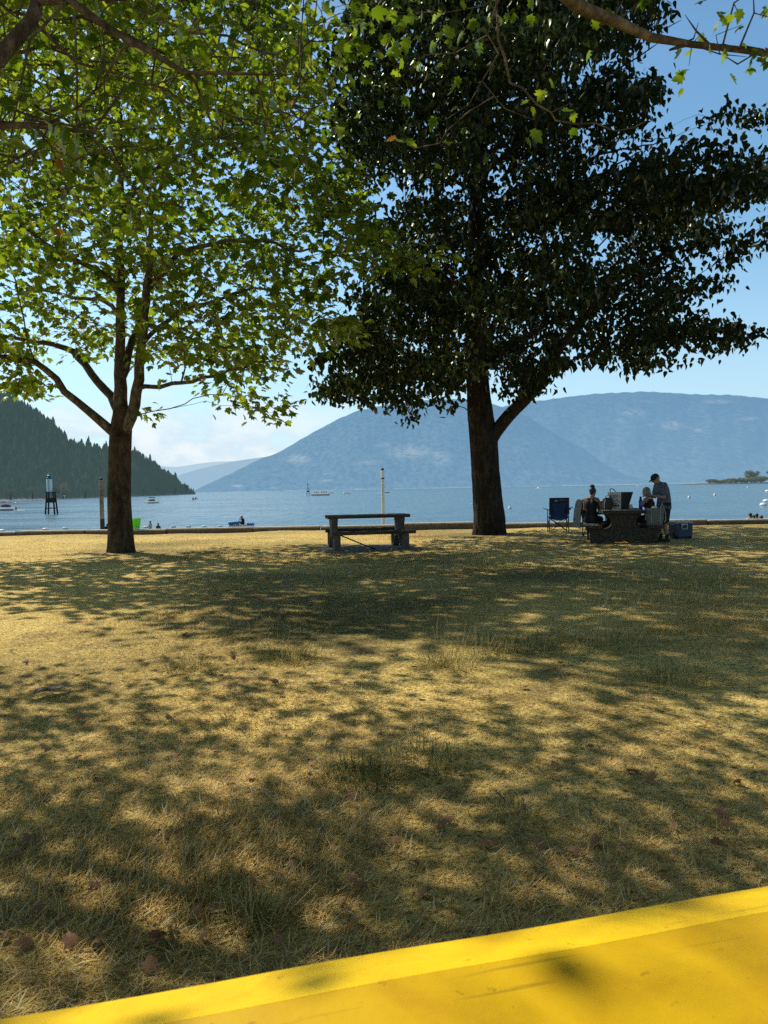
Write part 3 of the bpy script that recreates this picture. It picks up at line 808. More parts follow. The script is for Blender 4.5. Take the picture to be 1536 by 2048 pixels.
def leaves_mesh(name, tpl, C, axis, nrm, size, rnd):
    V, F = tpl; nl = len(C)
    ay = axis / (np.linalg.norm(axis, axis=1)[:, None] + 1e-9)
    nz = nrm - ay * (nrm * ay).sum(1)[:, None]; nz /= np.linalg.norm(nz, axis=1)[:, None] + 1e-9
    ax = np.cross(ay, nz)
    lr = np.random.RandomState(nl % 9973)
    wv = lr.uniform(0.72, 1.12, nl)[:, None, None]; cv = lr.normal(1.3, 1.6, nl)[:, None, None]       # width and curl differ from leaf to leaf
    tipc = (V[:, 1] ** 2)[None, :, None] * lr.normal(-.10, .16, nl)[:, None, None]
    Q = C[:, None, :] + size[:, None, None] * (V[None, :, 0, None] * wv * ax[:, None, :] + V[None, :, 1, None] * ay[:, None, :] + (V[None, :, 2, None] * cv + tipc) * nz[:, None, :])
    FF = (F[None] + (np.arange(nl) * len(V))[:, None, None]).reshape(-1, 3)
    return fastmesh(name, Q.reshape(-1, 3), FF, attrs={'rnd': ('FLOAT', 'FACE', np.repeat(rnd, len(F)))})

def leaf_mat(name, stops, transl, tcol, gloss=0.08, rough=0.35):
    m, nt, out = new_mat(name)
    at = N(nt, 'ShaderNodeAttribute', attribute_name='rnd')
    rp = ramp(nt, stops); nt.links.new(at.outputs['Fac'], rp.inputs[0])
    d = N(nt, 'ShaderNodeBsdfDiffuse'); nt.links.new(rp.outputs[0], d.inputs[0])
    tp = ramp(nt, tcol); nt.links.new(at.outputs['Fac'], tp.inputs[0])
    t = N(nt, 'ShaderNodeBsdfTranslucent'); nt.links.new(tp.outputs[0], t.inputs[0])
    ms = N(nt, 'ShaderNodeMixShader', Fac=transl); nt.links.new(d.outputs[0], ms.inputs[1]); nt.links.new(t.outputs[0], ms.inputs[2])
    g = N(nt, 'ShaderNodeBsdfGlossy', Roughness=rough); g.inputs[0].default_value = (0.92, 1, 0.8, 1)
    fr = N(nt, 'ShaderNodeFresnel', IOR=1.45)
    fm = N(nt, 'ShaderNodeMath', operation='MULTIPLY'); fm.inputs[1].default_value = gloss * 10; nt.links.new(fr.outputs[0], fm.inputs[0]); fm.use_clamp = True
    m2 = N(nt, 'ShaderNodeMixShader'); nt.links.new(fm.outputs[0], m2.inputs[0]); nt.links.new(ms.outputs[0], m2.inputs[1]); nt.links.new(g.outputs[0], m2.inputs[2])
    nt.links.new(m2.outputs[0], out.inputs[0])
    return m
def bark_mat(name, dark, mid, light, sc=6.0, stretch=0.18, bump=0.8):
    m, nt, out = new_mat(name)
    b = N(nt, 'ShaderNodeBsdfPrincipled', Roughness=0.9); b.inputs['Specular IOR Level'].default_value = 0.2
    tc = N(nt, 'ShaderNodeTexCoord'); mp = N(nt, 'ShaderNodeMapping'); mp.inputs['Scale'].default_value = (1, 1, stretch)
    nt.links.new(tc.outputs['Object'], mp.inputs[0])
    no = N(nt, 'ShaderNodeTexNoise', Scale=sc * 2.2, Detail=8.0, Roughness=0.7); nt.links.new(mp.outputs[0], no.inputs['Vector'])
    n2 = N(nt, 'ShaderNodeTexNoise', Scale=sc * 0.5, Detail=4.0, Roughness=0.6); nt.links.new(tc.outputs['Object'], n2.inputs['Vector'])
    ad = N(nt, 'ShaderNodeMath', operation='MULTIPLY_ADD'); ad.inputs[1].default_value = 0.5; nt.links.new(n2.outputs['Fac'], ad.inputs[0]); nt.links.new(no.outputs['Fac'], ad.inputs[2])
    rp = ramp(nt, [(0.55, dark), (0.75, mid), (0.95, light)]); nt.links.new(ad.outputs[0], rp.inputs[0])
    nt.links.new(rp.outputs[0], b.inputs['Base Color'])
    bp = N(nt, 'ShaderNodeBump', Strength=bump, Distance=0.03); nt.links.new(no.outputs['Fac'], bp.inputs['Height']); nt.links.new(bp.outputs[0], b.inputs['Normal'])
    nt.links.new(b.outputs[0], out.inputs[0]); return m
M['bark_plane'] = bark_mat('plane_tree_bark', (0.010, 0.007, 0.0045), (0.052, 0.036, 0.021), (0.11, 0.083, 0.05), 4.0, 0.35, 0.7)
M['bark_limb'] = bark_mat('plane_limb_bark', (0.025, 0.018, 0.012), (0.085, 0.065, 0.044), (0.20, 0.165, 0.12), 5.0, 0.6, 0.4)
M['bark_poplar'] = bark_mat('poplar_bark', (0.006, 0.0045, 0.0035), (0.028, 0.020, 0.014), (0.06, 0.047, 0.034), 7.0, 0.14, 1.0)
M['leaf_plane'] = leaf_mat('plane_leaves', [(0, (0.012, 0.026, 0.004)), (0.6, (0.034, 0.062, 0.008)), (0.97, (0.075, 0.105, 0.014)), (1.0, (0.20, 0.10, 0.03))], 0.55,
                           [(0, (0.09, 0.18, 0.006)), (0.6, (0.27, 0.40, 0.012)), (0.97, (0.52, 0.62, 0.03)), (1.0, (0.40, 0.16, 0.03))], 0.016, 0.45)
M['leaf_poplar'] = leaf_mat('poplar_leaves', [(0, (0.008, 0.013, 0.006)), (0.6, (0.020, 0.029, 0.011)), (0.93, (0.04, 0.052, 0.016)), (1.0, (0.12, 0.11, 0.04))], 0.22,
                            [(0, (0.03, 0.05, 0.01)), (0.7, (0.07, 0.10, 0.02)), (1.0, (0.22, 0.22, 0.05))], 0.009, 0.42)

def in_poly(px, py, poly):
    poly = np.array(poly, float); x0, y0 = poly[:, 0], poly[:, 1]; x1, y1 = np.roll(x0, -1), np.roll(y0, -1)
    c = np.zeros(len(px), bool)
    for a, b, e, f in zip(x0, y0, x1, y1):
        cond = ((b > py) != (f > py)) & (px < (e - a) * (py - b) / (f - b + 1e-9) + a)
        c ^= cond
    return c
def clumpy(p, seed, f=1.25):
    return wnoise(p[:, 0] + 0.6 * p[:, 1], p[:, 2] * 1.7 - 0.4 * p[:, 1], seed, 3, f) + 0.5 * wnoise(p[:, 1] - p[:, 0] * .3, p[:, 2] * 1.4 + p[:, 0] * .5, seed + 1, 2, f)
def crown_points(poly, axis_px, Y, n, rs, dmul=0.85, hole=None, topz=None):
    """points through a rounded crown whose outline is the surveyed polygon at the trunk's distance"""
    poly = np.array(poly, float)
    lo, hi = poly.min(0), poly.max(0)
    ys = np.linspace(lo[1], hi[1], 160); Rl = []
    gx_ = np.linspace(lo[0], hi[0], 300)
    for yy in ys:
        ins = in_poly(gx_, np.full(300, yy), poly)
        Rl.append(max(30, np.abs(gx_[ins] - axis_px).max()) if ins.any() else 30)
    Rl = np.convolve(np.pad(Rl, 6, mode='edge'), np.ones(13) / 13, 'valid')
    out = []
    while len(out) < n:
        px = rs.uniform(lo[0], hi[0]); py = rs.uniform(lo[1], hi[1])
        if not in_poly(np.array([px]), np.array([py]), poly)[0]: continue
        r = np.interp(py, ys, Rl); u = min(abs(px - axis_px), r * 0.999)
        hd = math.sqrt(r * r - u * u) * dmul
        dd = rs.uniform(-1, 1) * hd
        Yp = Y + dd / FPX * Y
        # keep world lateral offset and height as at the trunk's distance
        q = P(px, py, Y); q = np.array([q[0], Yp, q[2] + rs.normal() * 0.15])
        px2 = 768 + q[0] / Yp * FPX; py2 = HOR(px2) - (q[2] - CAMZ) / Yp * FPX
        if py2 > -20 and not in_poly(np.array([px2]), np.array([py2]), poly)[0]: continue
        out.append(q)
    return np.array(out)

# ---- left plane tree
YL = 18.2
def build_left():
    rs = np.random.RandomState(21)
    t = thing('plane_tree', 'leafy plane tree with forked brown trunk and bright backlit leaves, left side of the lawn', 'tree', (0, 0, 0))
    base = G(243, 1105)
    Yb = base[1]
    tp = [base + np.array([0, 0, -0.15]), P(241, 1060, Yb), P(238, 1000, Yb), P(239, 940, Yb), P(241, 890, Yb), P(243, 850, Yb), P(244, 815, Yb)]
    link('trunk', trunk_mesh('trunk', tp, [0.31, 0.295, 0.28, 0.272, 0.265, 0.26, 0.18], 0.26, 0.012, 3, nr=18, roots=5), M['bark_plane'], t)
    T = Tree()
    def L(pp, dys, rads, **k):
        T.limb([P(a, b, Yb + dy) for (a, b), dy in zip(pp, dys)], rads, **k)
    T.limb([P(240, 900, Yb), P(243, 850, Yb), P(241, 790, Yb + .1), P(240, 700, Yb + .2), P(242, 600, Yb + .3), P(240, 500, Yb + .2), P(246, 400, Yb), P(240, 290, Yb - .1), P(235, 180, Yb), P(240, 60, Yb), P(230, -60, Yb)],
           [0.20, 0.22, 0.16, 0.12, 0.10, 0.085, 0.07, 0.07, 0.05, 0.03, 0.015], attach=-1)
    L([(243, 880), (266, 830), (275, 790), (281, 700), (292, 600), (301, 520), (300, 430), (330, 330), (350, 220), (380, 110)], [0, -.1, -.2, -.3, -.5, -.7, -1, -1.3, -1.7, -2], [.17, .14, .13, .11, .09, .07, .055, .04, .025, .012])
    L([(238, 875), (213, 856), (168, 815), (122, 775), (77, 716), (30, 711), (-20, 718), (-110, 690)], [0, -.1, -.3, -.5, -.8, -1.0, -1.2, -1.5], [.13, .115, .095, .085, .07, .055, .045, .02])
    L([(240, 830), (226, 795), (196, 762), (165, 728), (150, 698), (65, 684), (0, 668), (-90, 640)], [0, .2, .5, .8, 1.0, 1.3, 1.5, 1.9], [.12, .11, .10, .09, .08, .055, .045, .02])
    L([(244, 760), (262, 690), (285, 630), (296, 560), (330, 480), (370, 400)], [.1, .6, 1.1, 1.5, 2.2, 3], [.10, .09, .08, .065, .045, .02])
    L([(272, 778), (330, 768), (420, 755), (480, 735), (560, 715)], [-.2, -.5, -.9, -1.1, -1.4], [.06, .05, .038, .026, .012])
    L([(240, 590), (225, 555), (190, 540), (150, 520), (80, 480), (0, 420)], [.3, .0, -.5, -1, -1.6, -2.2], [.09, .085, .07, .055, .04, .02])
    L([(300, 575), (350, 510), (400, 488), (480, 480), (560, 490), (660, 512), (760, 505), (858, 522)], [-.5, -.9, -1.3, -1.8, -2.2, -2.6, -2.9, -3.2], [.075, .06, .05, .037, .028, .02, .013, .006])
    L([(284, 650), (340, 655), (400, 690), (440, 697), (520, 690)], [-.3, -.9, -1.6, -2.0, -2.6], [.055, .045, .035, .025, .012])
    L([(283, 690), (330, 640), (420, 600), (520, 570), (600, 600), (690, 650)], [-.3, 0, .4, .8, 1.0, 1.2], [.06, .05, .04, .03, .02, .01])
    L([(241, 640), (215, 600), (170, 600), (90, 580), (10, 560)], [.3, .8, 1.4, 2.0, 2.6], [.06, .055, .045, .03, .015])
    L([(245, 420), (290, 350), (380, 300), (480, 250), (560, 200)], [0, .5, 1.0, 1.6, 2.0], [.06, .05, .04, .025, .012])
    L([(240, 330), (180, 270), (90, 220), (0, 180)], [0, -.5, -1.2, -2.0], [.05, .04, .03, .012])
    poly = [(-230, 480), (-220, 700), (-150, 765), (-100, 770), (20, 760), (50, 800), (80, 815), (108, 790), (150, 740), (215, 690), (260, 690), (288, 740), (300, 830), (325, 830), (335, 770), (390, 770), (425, 800), (452, 845), (474, 840), (480, 790), (530, 830), (565, 830), (585, 770), (570, 720), (605, 700), (640, 680), (690, 680), (705, 655), (680, 620), (640, 600), (650, 560), (720, 545), (800, 530), (855, 520), (800, 495), (755, 465), (735, 400), (690, 330), (650, 240), (630, 100), (560, -60), (400, -180), (200, -220), (20, -140), (-120, 30), (-200, 250)]
    pts = crown_points(poly, 245, Yb, 2350, rs, 0.93)
    # leave the space round the stems airy under the crown
    keep = ~((np.abs((pts[:, 0] / Yb * FPX + 768) - 250) < 90) & (pts[:, 2] < 5.2) & (rs.rand(len(pts)) < 0.75))
    pts = pts[keep]; pts = pts[clumpy(pts, 71, 1.6) > np.where(pts[:, 2] > 8, -0.10, -0.08)]
    reach = [(870, 520), (850, 530), (835, 515), (815, 510), (800, 525), (780, 520), (760, 490), (745, 470), (720, 470), (700, 440), (730, 450), (690, 500), (700, 530), (660, 560), (640, 530), (700, 655), (690, 670), (670, 650), (650, 640), (640, 660), (620, 640), (600, 655), (590, 690), (610, 560), (590, 600)]
    pts = np.vstack([pts] + [[P(a + rs.normal() * 6, b + rs.normal() * 6, Yb - 2.6 + rs.normal() * .4) for a, b in reach]])
    ends = T.grow(pts, 0.42, 0.35, 0.10, rs, sag=0.10)
    T.radii(0.0045, 2.3, 0.06)
    link('branches', T.mesh('branches'), M['bark_limb'], t)
    E = T.pos[np.array(ends)]; par = T.pos[T.par[np.array(ends)]]
    per = 13
    C = np.repeat(E, per, 0) + rs.normal(size=(len(E) * per, 3)) * np.array([0.27, 0.27, 0.15])
    nl = len(C)
    outw = C - np.repeat(par, per, 0); outw[:, 2] *= 0.3; outw += rs.normal(size=(nl, 3)) * 0.22; outw[:, 2] -= 0.18
    nrm = np.array([0, 0, 1.0]) + rs.normal(size=(nl, 3)) * 0.42
    size = rs.uniform(0.14, 0.265, nl)
    rnd = np.clip(rs.beta(2.2, 2.0, nl), 0, 0.965); rnd[rs.rand(nl) < 0.001] = 1.0
    link('crown', leaves_mesh('crown', leaf_maple(), C, outw, nrm, size, rnd), M['leaf_plane'], t)
build_left()

# ---- right poplar
def build_right():
    rs = np.random.RandomState(33)
    t = thing('poplar_tree', 'tall dark poplar with thick ridged trunk and dense glossy crown, behind the picnickers', 'tree', (0, 0, 0))
    base = G(979, 1068); Yb = base[1]
    tp = [base + np.array([0, 0, -0.2]), P(979, 1040, Yb), P(975, 1000, Yb), P(971, 940, Yb), P(967, 880, Yb), P(961, 830, Yb), P(957, 780, Yb), P(953, 700, Yb), P(950, 620, Yb), P(950, 520, Yb)]
    link('trunk', trunk_mesh('trunk', tp, [0.50, 0.47, 0.44, 0.41, 0.41, 0.37, 0.335, 0.30, 0.27, 0.20], 0.20, 0.026, 5, nr=30, roots=8), M['bark_poplar'], t)
    T = Tree()
    def L(pp, dys, rads, **k):
        T.limb([P(a, b, Yb + dy) for (a, b), dy in zip(pp, dys)], rads, **k)
    L([(950, 640), (950, 520), (952, 400), (956, 280), (962, 160), (975, 30), (985, -120), (1000, -260), (1010, -400)], [0] * 9, [.26, .24, .21, .18, .15, .12, .085, .05, .02], attach=-1)
    lo = T.limb([P(972, 900, Yb - .05), P(992, 860, Yb - .1), P(1015, 832, Yb - .2), P(1058, 795, Yb - .3), P(1085, 755, Yb - .4), P(1120, 690, Yb - .6), P(1180, 620, Yb - .9), P(1260, 560, Yb - 1.2), P(1350, 500, Yb - 1.5)],
                [.21, .21, .205, .19, .17, .13, .09, .06, .02], attach=-1)
    rl = np.random.RandomState(4)
    for k in range(26):       # side limbs spiral up the stem
        py = 730 - k * 38 + rl.uniform(-12, 12); a = k * 2.4 + rl.uniform(-.4, .4)
        st = P(np.interp(py, [-400, 640], [1010, 950]), py, Yb)
        Lr = np.interp(py, [-400, -100, 250, 600, 760], [1.2, 3.2, 5.6, 6.2, 5.0])
        e = st + np.array([math.cos(a) * Lr, math.sin(a) * Lr * 0.85, Lr * rl.uniform(0.12, 0.5)])
        mid = (st + e) / 2 + np.array([0, 0, 0.35])
        r0 = np.interp(py, [-400, 100, 700], [.02, .05, .085])
        T.limb([st, mid, e], [r0, r0 * 0.65, 0.012])
    poly = [(590, 706), (600, 690), (650, 700), (690, 655), (722, 620), (700, 590), (735, 555), (790, 540), (760, 500), (730, 450), (700, 380), (680, 300), (665, 200), (690, 90), (750, -20), (800, -200), (900, -420), (1000, -480), (1120, -420), (1240, -250), (1305, -60), (1322, 60), (1316, 150), (1300, 225), (1288, 272), (1335, 268), (1400, 245), (1440, 232), (1536, 236), (1640, 262), (1690, 350), (1690, 400), (1560, 400), (1410, 418), (1390, 440), (1500, 452), (1640, 440), (1660, 500), (1540, 515), (1400, 535), (1395, 556), (1478, 566), (1470, 582), (1385, 592), (1390, 612), (1440, 625), (1448, 645), (1535, 666), (1540, 680), (1430, 688), (1420, 708), (1388, 730), (1365, 724), (1275, 735), (1200, 725), (1130, 738), (1085, 770), (1110, 815), (1065, 800), (1010, 790), (1000, 735), (970, 740), (935, 760), (925, 820), (880, 815), (860, 800), (815, 850), (790, 845), (780, 800), (745, 832), (720, 835), (705, 790), (650, 790), (608, 812), (650, 760), (690, 735), (640, 735)]
    pts = crown_points(poly, 965, Yb, 3900, rs, 0.82)
    gaps = rs.rand(len(pts))
    # a few airy windows in the crown
    pxx = pts[:, 0] / Yb * FPX + 768; pyy = HOR(pxx) - (pts[:, 2] - CAMZ) / Yb * FPX
    for (hx, hy, hr) in ((1245, 190, 38), (1110, 380, 30), (720, 560, 30), (1040, 300, 22), (1160, 700, 26), (1290, 420, 22)):
        gaps = np.where((pxx - hx) ** 2 + (pyy - hy) ** 2 < hr ** 2, 0, gaps)
    pts = pts[(gaps > 0.02) & ((clumpy(pts, 83) > np.where(pts[:, 0] > 6.2, -0.05, -0.26)) | (pts[:, 2] > 17))]
    ends = T.grow(pts, 0.32, 0.4, 0.10, rs, sag=0.12)
    T.radii(0.005, 2.35, 0.10)
    link('branches', T.mesh('branches'), M['bark_poplar'], t)
    E = T.pos[np.array(ends)]
    per = 30
    C = np.repeat(E, per, 0) + rs.normal(size=(len(E) * per, 3)) * np.array([0.27, 0.27, 0.15])
    nl = len(C)
    axis = np.array([0, 0, -1.0]) + rs.normal(size=(nl, 3)) * 0.55
    nrm = rs.normal(size=(nl, 3)); nrm[:, 2] += 0.5
    size = rs.uniform(0.14, 0.235, nl)
    rnd = rs.beta(1.6, 2.6, nl)
    link('crown', leaves_mesh('crown', leaf_poplar(), C, axis, nrm, size, rnd), M['leaf_poplar'], t)
build_right()

# ---- the two nearer plane trees whose boughs hang into the top of the view
def spray(T, ends, rs, per, spread, smin, smax, name, parent, brown=0.03):
    E = T.pos[np.array(ends)]; par = T.pos[T.par[np.array(ends)]]
    C = np.repeat(E, per, 0) + rs.normal(size=(len(E) * per, 3)) * np.array(spread)
    nl = len(C)
    outw = C - np.repeat(par, per, 0); outw += rs.normal(size=(nl, 3)) * 0.3; outw[:, 2] -= 0.25
    nrm = np.array([0, 0, 1.0]) + rs.normal(size=(nl, 3)) * 0.5
    rnd = np.clip(rs.beta(2.2, 2.0, nl), 0, 0.965); rnd[rs.rand(nl) < brown] = 1.0
    link(name, leaves_mesh(name, leaf_maple(), C, outw, nrm, rs.uniform(smin, smax, nl), rnd), M['leaf_plane'], parent)
def build_overhang_left():
    rs = np.random.RandomState(51)
    t = thing('plane_tree', 'near plane tree whose brown boughs and large leaves hang into the upper left', 'tree', (0, 0, 0))
    tb = np.array([-7.2, 6.4, 0])
    link('trunk', trunk_mesh('trunk', [tb + (0, 0, -.1), tb + (0.05, 0, 1.2), tb + (.1, .05, 2.4), tb + (.2, .1, 3.4)], [.33, .31, .28, .25], 0.3, 0.012, 7, nr=18), M['bark_plane'], t)
    T = Tree()
    T.limb([tb + (.1, .05, 2.6), tb + (.2, .1, 3.4), tb + (.4, .1, 4.6), tb + (.5, .3, 6.0), tb + (.4, .6, 7.8), tb + (.6, .7, 9.4)], [.25, .24, .19, .14, .09, .03], attach=-1)
    T.limb([tb + (.2, .1, 3.2), P(-260, 230, 4.9), P(-80, 170, 5.2), P(12, 122, 5.4), P(52, 80, 5.5), P(72, 35, 5.5), P(95, -60, 5.6), P(180, -230, 5.8)], [.10, .085, .07, .06, .052, .046, .04, .025])
    T.limb([P(72, 0, 5.5), P(118, 0, 5.3), P(165, 32, 5.25), P(212, 66, 5.2), P(300, 114, 5.1), P(345, 140, 5.05), P(385, 160, 5.0), P(455, 162, 5.0), P(540, 146, 5.0), P(600, 150, 5.0)], [.04, .030, .027, .024, .021, .018, .014, .011, .008, .005])
    T.limb([P(-200, 260, 5.0), P(-60, 235, 5.1), P(40, 243, 5.2), P(110, 246, 5.3), P(200, 256, 5.4), P(300, 300, 5.6)], [.05, .032, .022, .017, .011, .006])
    T.limb([tb + (.4, .1, 4.2), tb + (1.4, .3, 4.9), tb + (2.6, .1, 5.5), tb + (3.5, -.5, 5.6), tb + (4.6, -1.0, 5.8), tb + (5.6, -1.3, 6.1)], [.10, .075, .06, .05, .035, .015])
    T.limb([tb + (.4, .1, 4.4), tb + (-1.6, .4, 5.6), tb + (-3.4, .3, 6.2)], [.10, .07, .02])
    T.limb([tb + (.4, .1, 4.8), tb + (1.2, -1.6, 5.8), tb + (2.0, -3.0, 6.4)], [.10, .07, .02])
    for pp in ([(610, -40), (608, 60), (602, 200), (612, 290)], [(640, -60), (630, 60), (618, 160), (622, 250)], [(515, 150), (524, 220), (560, 280)], [(250, 90), (230, 170), (200, 230)], [(390, 162), (420, 230), (430, 330)], [(60, 80), (30, 180), (20, 300), (10, 420)], [(100, 246), (80, 330), (40, 420)], [(150, 30), (190, 150), (185, 260), (160, 330)]):
        q = [P(a, b, 5.1 + 0.15 * k) for k, (a, b) in enumerate(pp)]
        T.limb(q, np.linspace(.010, .004, len(q)))
    pts = []
    while len(pts) < 1450:
        d = rs.normal(size=3); d /= np.linalg.norm(d); d *= rs.rand() ** 0.4
        p = np.array([-4.7, 7.4, 6.8]) + d * np.array([4.8, 3.3, 3.0])
        if p[2] < 4.1 + 0.35 * max(0, p[0] + 4): continue
        if clumpy(p[None], 95, 1.5)[0] < 0.04: continue
        # keep the sun on the yellow table, as it is
        lx_, ly_ = p[0] + (p[2] - .75) * 0.707, p[1] - (p[2] - .75) * 0.707
        if ly_ < 1.25 and -1.6 < lx_ < 2.0 and rs.rand() < 0.84: continue
        pts.append(p)
    vis = [(30, 180), (60, 260), (100, 220), (160, 120), (220, 180), (120, 330), (200, 300), (260, 250), (330, 200), (300, 330), (400, 230), (450, 290), (520, 260), (560, 200), (610, 240), (620, 320), (480, 100), (560, 60), (640, 60), (400, 60), (300, 40), (20, 320), (50, 390), (330, 420), (250, 380), (610, 120), (690, 30), (720, 70), (760, 40), (15, 20), (200, 10), (230, 120)]
    for (a, b) in vis:
        for _ in range(2): pts.append(P(a + rs.normal() * 22, b + rs.normal() * 22, rs.uniform(4.8, 6.6)))
    ends = T.grow(np.array(pts), 0.40, 0.22, 0.16, rs, sag=0.08)
    bare = []
    while len(bare) < 420:      # bare inner twigs
        a, b = rs.uniform(-60, 700), rs.uniform(-40, 440)
        if b > 440 - max(0, a - 120) * 0.35: continue
        bare.append(P(a, b, rs.uniform(4.7, 7.5)))
    T.grow(np.array(bare), 0.30, 0.16, 0.22, rs, sag=0.06)
    T.radii(0.0035, 2.3, 0.05)
    link('branches', T.mesh('branches'), M['bark_limb'], t)
    spray(T, ends, rs, 8, (0.16, 0.16, 0.10), 0.055, 0.125, 'crown', t, 0.008)
build_overhang_left()
def build_overhang_right():
    rs = np.random.RandomState(61)
    t = thing('plane_tree', 'plane tree behind the viewer reaching one pale knobbly bough across the upper right corner', 'tree', (0, 0, 0))
    tb = np.array([1.4, -3.4, 0])
    link('trunk', trunk_mesh('trunk', [tb + (0, 0, -.1), tb + (0.0, .05, 1.2), tb + (0, .1, 2.4), tb + (0, .2, 3.3)], [.33, .30, .27, .24], 0.3, 0.012, 8, nr=18), M['bark_plane'], t)
    T = Tree()
    T.limb([tb + (0, .1, 2.4), tb + (0, .2, 3.3), tb + (.1, .3, 4.8), tb + (.2, .2, 6.5), tb + (.1, .2, 8.2)], [.25, .23, .18, .11, .03], attach=-1)
    T.limb([tb + (0, .2, 3.4), tb + (-.4, 2.4, 4.6), P(1010, -330, 3.6), P(1040, -70, 4.6), P(1112, 0, 5.0), P(1150, 20, 5.1), P(1182, 38, 5.15), P(1215, 62, 5.2), P(1250, 78, 5.2), P(1310, 96, 5.2), P(1350, 104, 5.2), P(1400, 100, 5.2), P(1445, 90, 5.2), P(1490, 95, 5.2), P(1545, 100, 5.2), P(1640, 120, 5.3)],
           [.12, .10, .06, .045, .042, .041, .040, .036, .033, .029, .024, .021, .021, .021, .021, .012], wob=0.02)
    for pp, dd in (([(1060, -60), (980, 0), (978, 150), (945, 232), (880, 282)], 5.0), ([(1000, -40), (990, 120), (1050, 190), (1100, 240), (1170, 270), (1230, 265), (1300, 238)], 5.3),
                   ([(1445, 90), (1462, 50), (1480, 10), (1500, -30)], 5.2), ([(1480, 92), (1500, 60), (1515, 10), (1520, -30)], 5.15), ([(1525, 98), (1500, 110), (1430, 108)], 5.1), ([(1425, 95), (1400, 60), (1380, 30)], 5.2), ([(1340, 100), (1360, 80), (1410, 50)], 5.2),
                   ([(1530, 98), (1524, 118), (1528, 128)], 5.2), ([(1200, 50), (1230, 20), (1290, -20)], 5.2)):
        T.limb([P(a, b, dd) for a, b in pp], np.linspace(.010, .004, len(pp)), step=0.12)
    T.limb([tb + (0, .3, 4.2), tb + (-1.6, 1.0, 5.6), tb + (-3.2, 1.2, 6.6)], [.09, .06, .02])
    T.limb([tb + (0, .3, 4.4), tb + (1.8, .6, 5.8), tb + (3.6, .6, 6.8)], [.09, .06, .02])
    T.limb([tb + (0, .3, 4.0), tb + (.3, -1.8, 5.6), tb + (.2, -3.4, 6.6)], [.09, .06, .02])
    vis = [(900, 20), (940, 50), (870, 60), (920, 110), (850, 100), (790, 90), (860, 30), (800, 20), (930, 140), (1080, 185), (1150, 225), (1460, 20), (1440, 60), (1395, 75), (1480, 60), (1500, 105), (1460, 110), (1540, 110), (1210, 60), (1260, 20), (1300, 10), (880, 245), (1095, 250), (1155, 265), (830, 270), (820, 300), (1370, 130), (960, 10), (1020, 30), (1090, 10), (800, 150), (1540, 30)]
    pts = [P(a + rs.normal() * 10, b + rs.normal() * 10, rs.uniform(4.9, 5.5)) for a, b in vis]
    e1 = T.grow(np.array(pts), 0.25, 0.15, 0.2, rs, sag=0.05)
    pts2 = []
    while len(pts2) < 260:
        d = rs.normal(size=3); d /= np.linalg.norm(d); d *= rs.rand() ** 0.4
        p = tb + np.array([0, 0.2, 7.0]) + d * np.array([4.2, 3.6, 2.8])
        if p[1] > -0.3 and p[2] < 6.0: continue
        lx_, ly_ = p[0] + (p[2] - .75) * 0.707, p[1] - (p[2] - .75) * 0.707
        if 0.2 < ly_ < 1.25 and -1.6 < lx_ < 2.0: continue
        pts2.append(p)
    e2 = T.grow(np.array(pts2), 0.40, 0.3, 0.14, rs, sag=0.08)
    T.radii(0.0035, 2.3, 0.05)
    link('branches', T.mesh('branches'), M['bark_limb'], t)
    spray(T, list(e1) + list(e2), rs, 3, (0.10, 0.10, 0.08), 0.06, 0.10, 'crown', t, 0.008)
build_overhang_right()
# ------------------------------------------------------------------ seawall
M['concrete'] = simple_mat('shaded_weathered_concrete', (0.15, 0.12, 0.085), 0.85, 0.45, 5.0, 0.5, 30, c2=(0.10, 0.08, 0.055))  # block faces darkened in the colour for their shaded side
M['concrete_cap'] = simple_mat('sunlit_concrete_top', (0.46, 0.42, 0.35), 0.85, 0.35, 6.0, 0.4, 30)  # cap lightened in the colour for the sun on top
wt = thing('seawall', 'low weathered concrete seawall of end-to-end kerb blocks between the lawn and the lake', 'seawall')
wr = np.random.RandomState(3); xx = -24.0
while xx < 24:
    Lb = wr.uniform(2.3, 3.1); xc = xx + Lb / 2
    h = 0.15 + wr.uniform(-0.02, 0.02) + (0.05 if -0.8 < xc < 3.0 else 0)
    sl_ = math.atan(-0.05) + wr.uniform(-0.006, 0.006)
    y = float(wall_y(xc)) + 0.16 + wr.uniform(-.03, .03)
    mb = MB(); rot = Matrix.Rotation(sl_, 3, 'Z') @ Matrix.Rotation(wr.uniform(-.006, .006), 3, 'Y')
    mb.box((xc, y, (h - 1.5) / 2), (Lb - 0.05, 0.34, h + 1.5), rot=rot)
    bo = mb.build('wall_block', M['concrete'], wt, bevel=0.025)
    mb = MB(); mb.box((xc, y - 0.006, h + 0.014), (Lb - 0.035, 0.40, 0.05), rot=rot)
    mb.build('cap', M['concrete_cap'], bo, bevel=0.018)
    xx += Lb

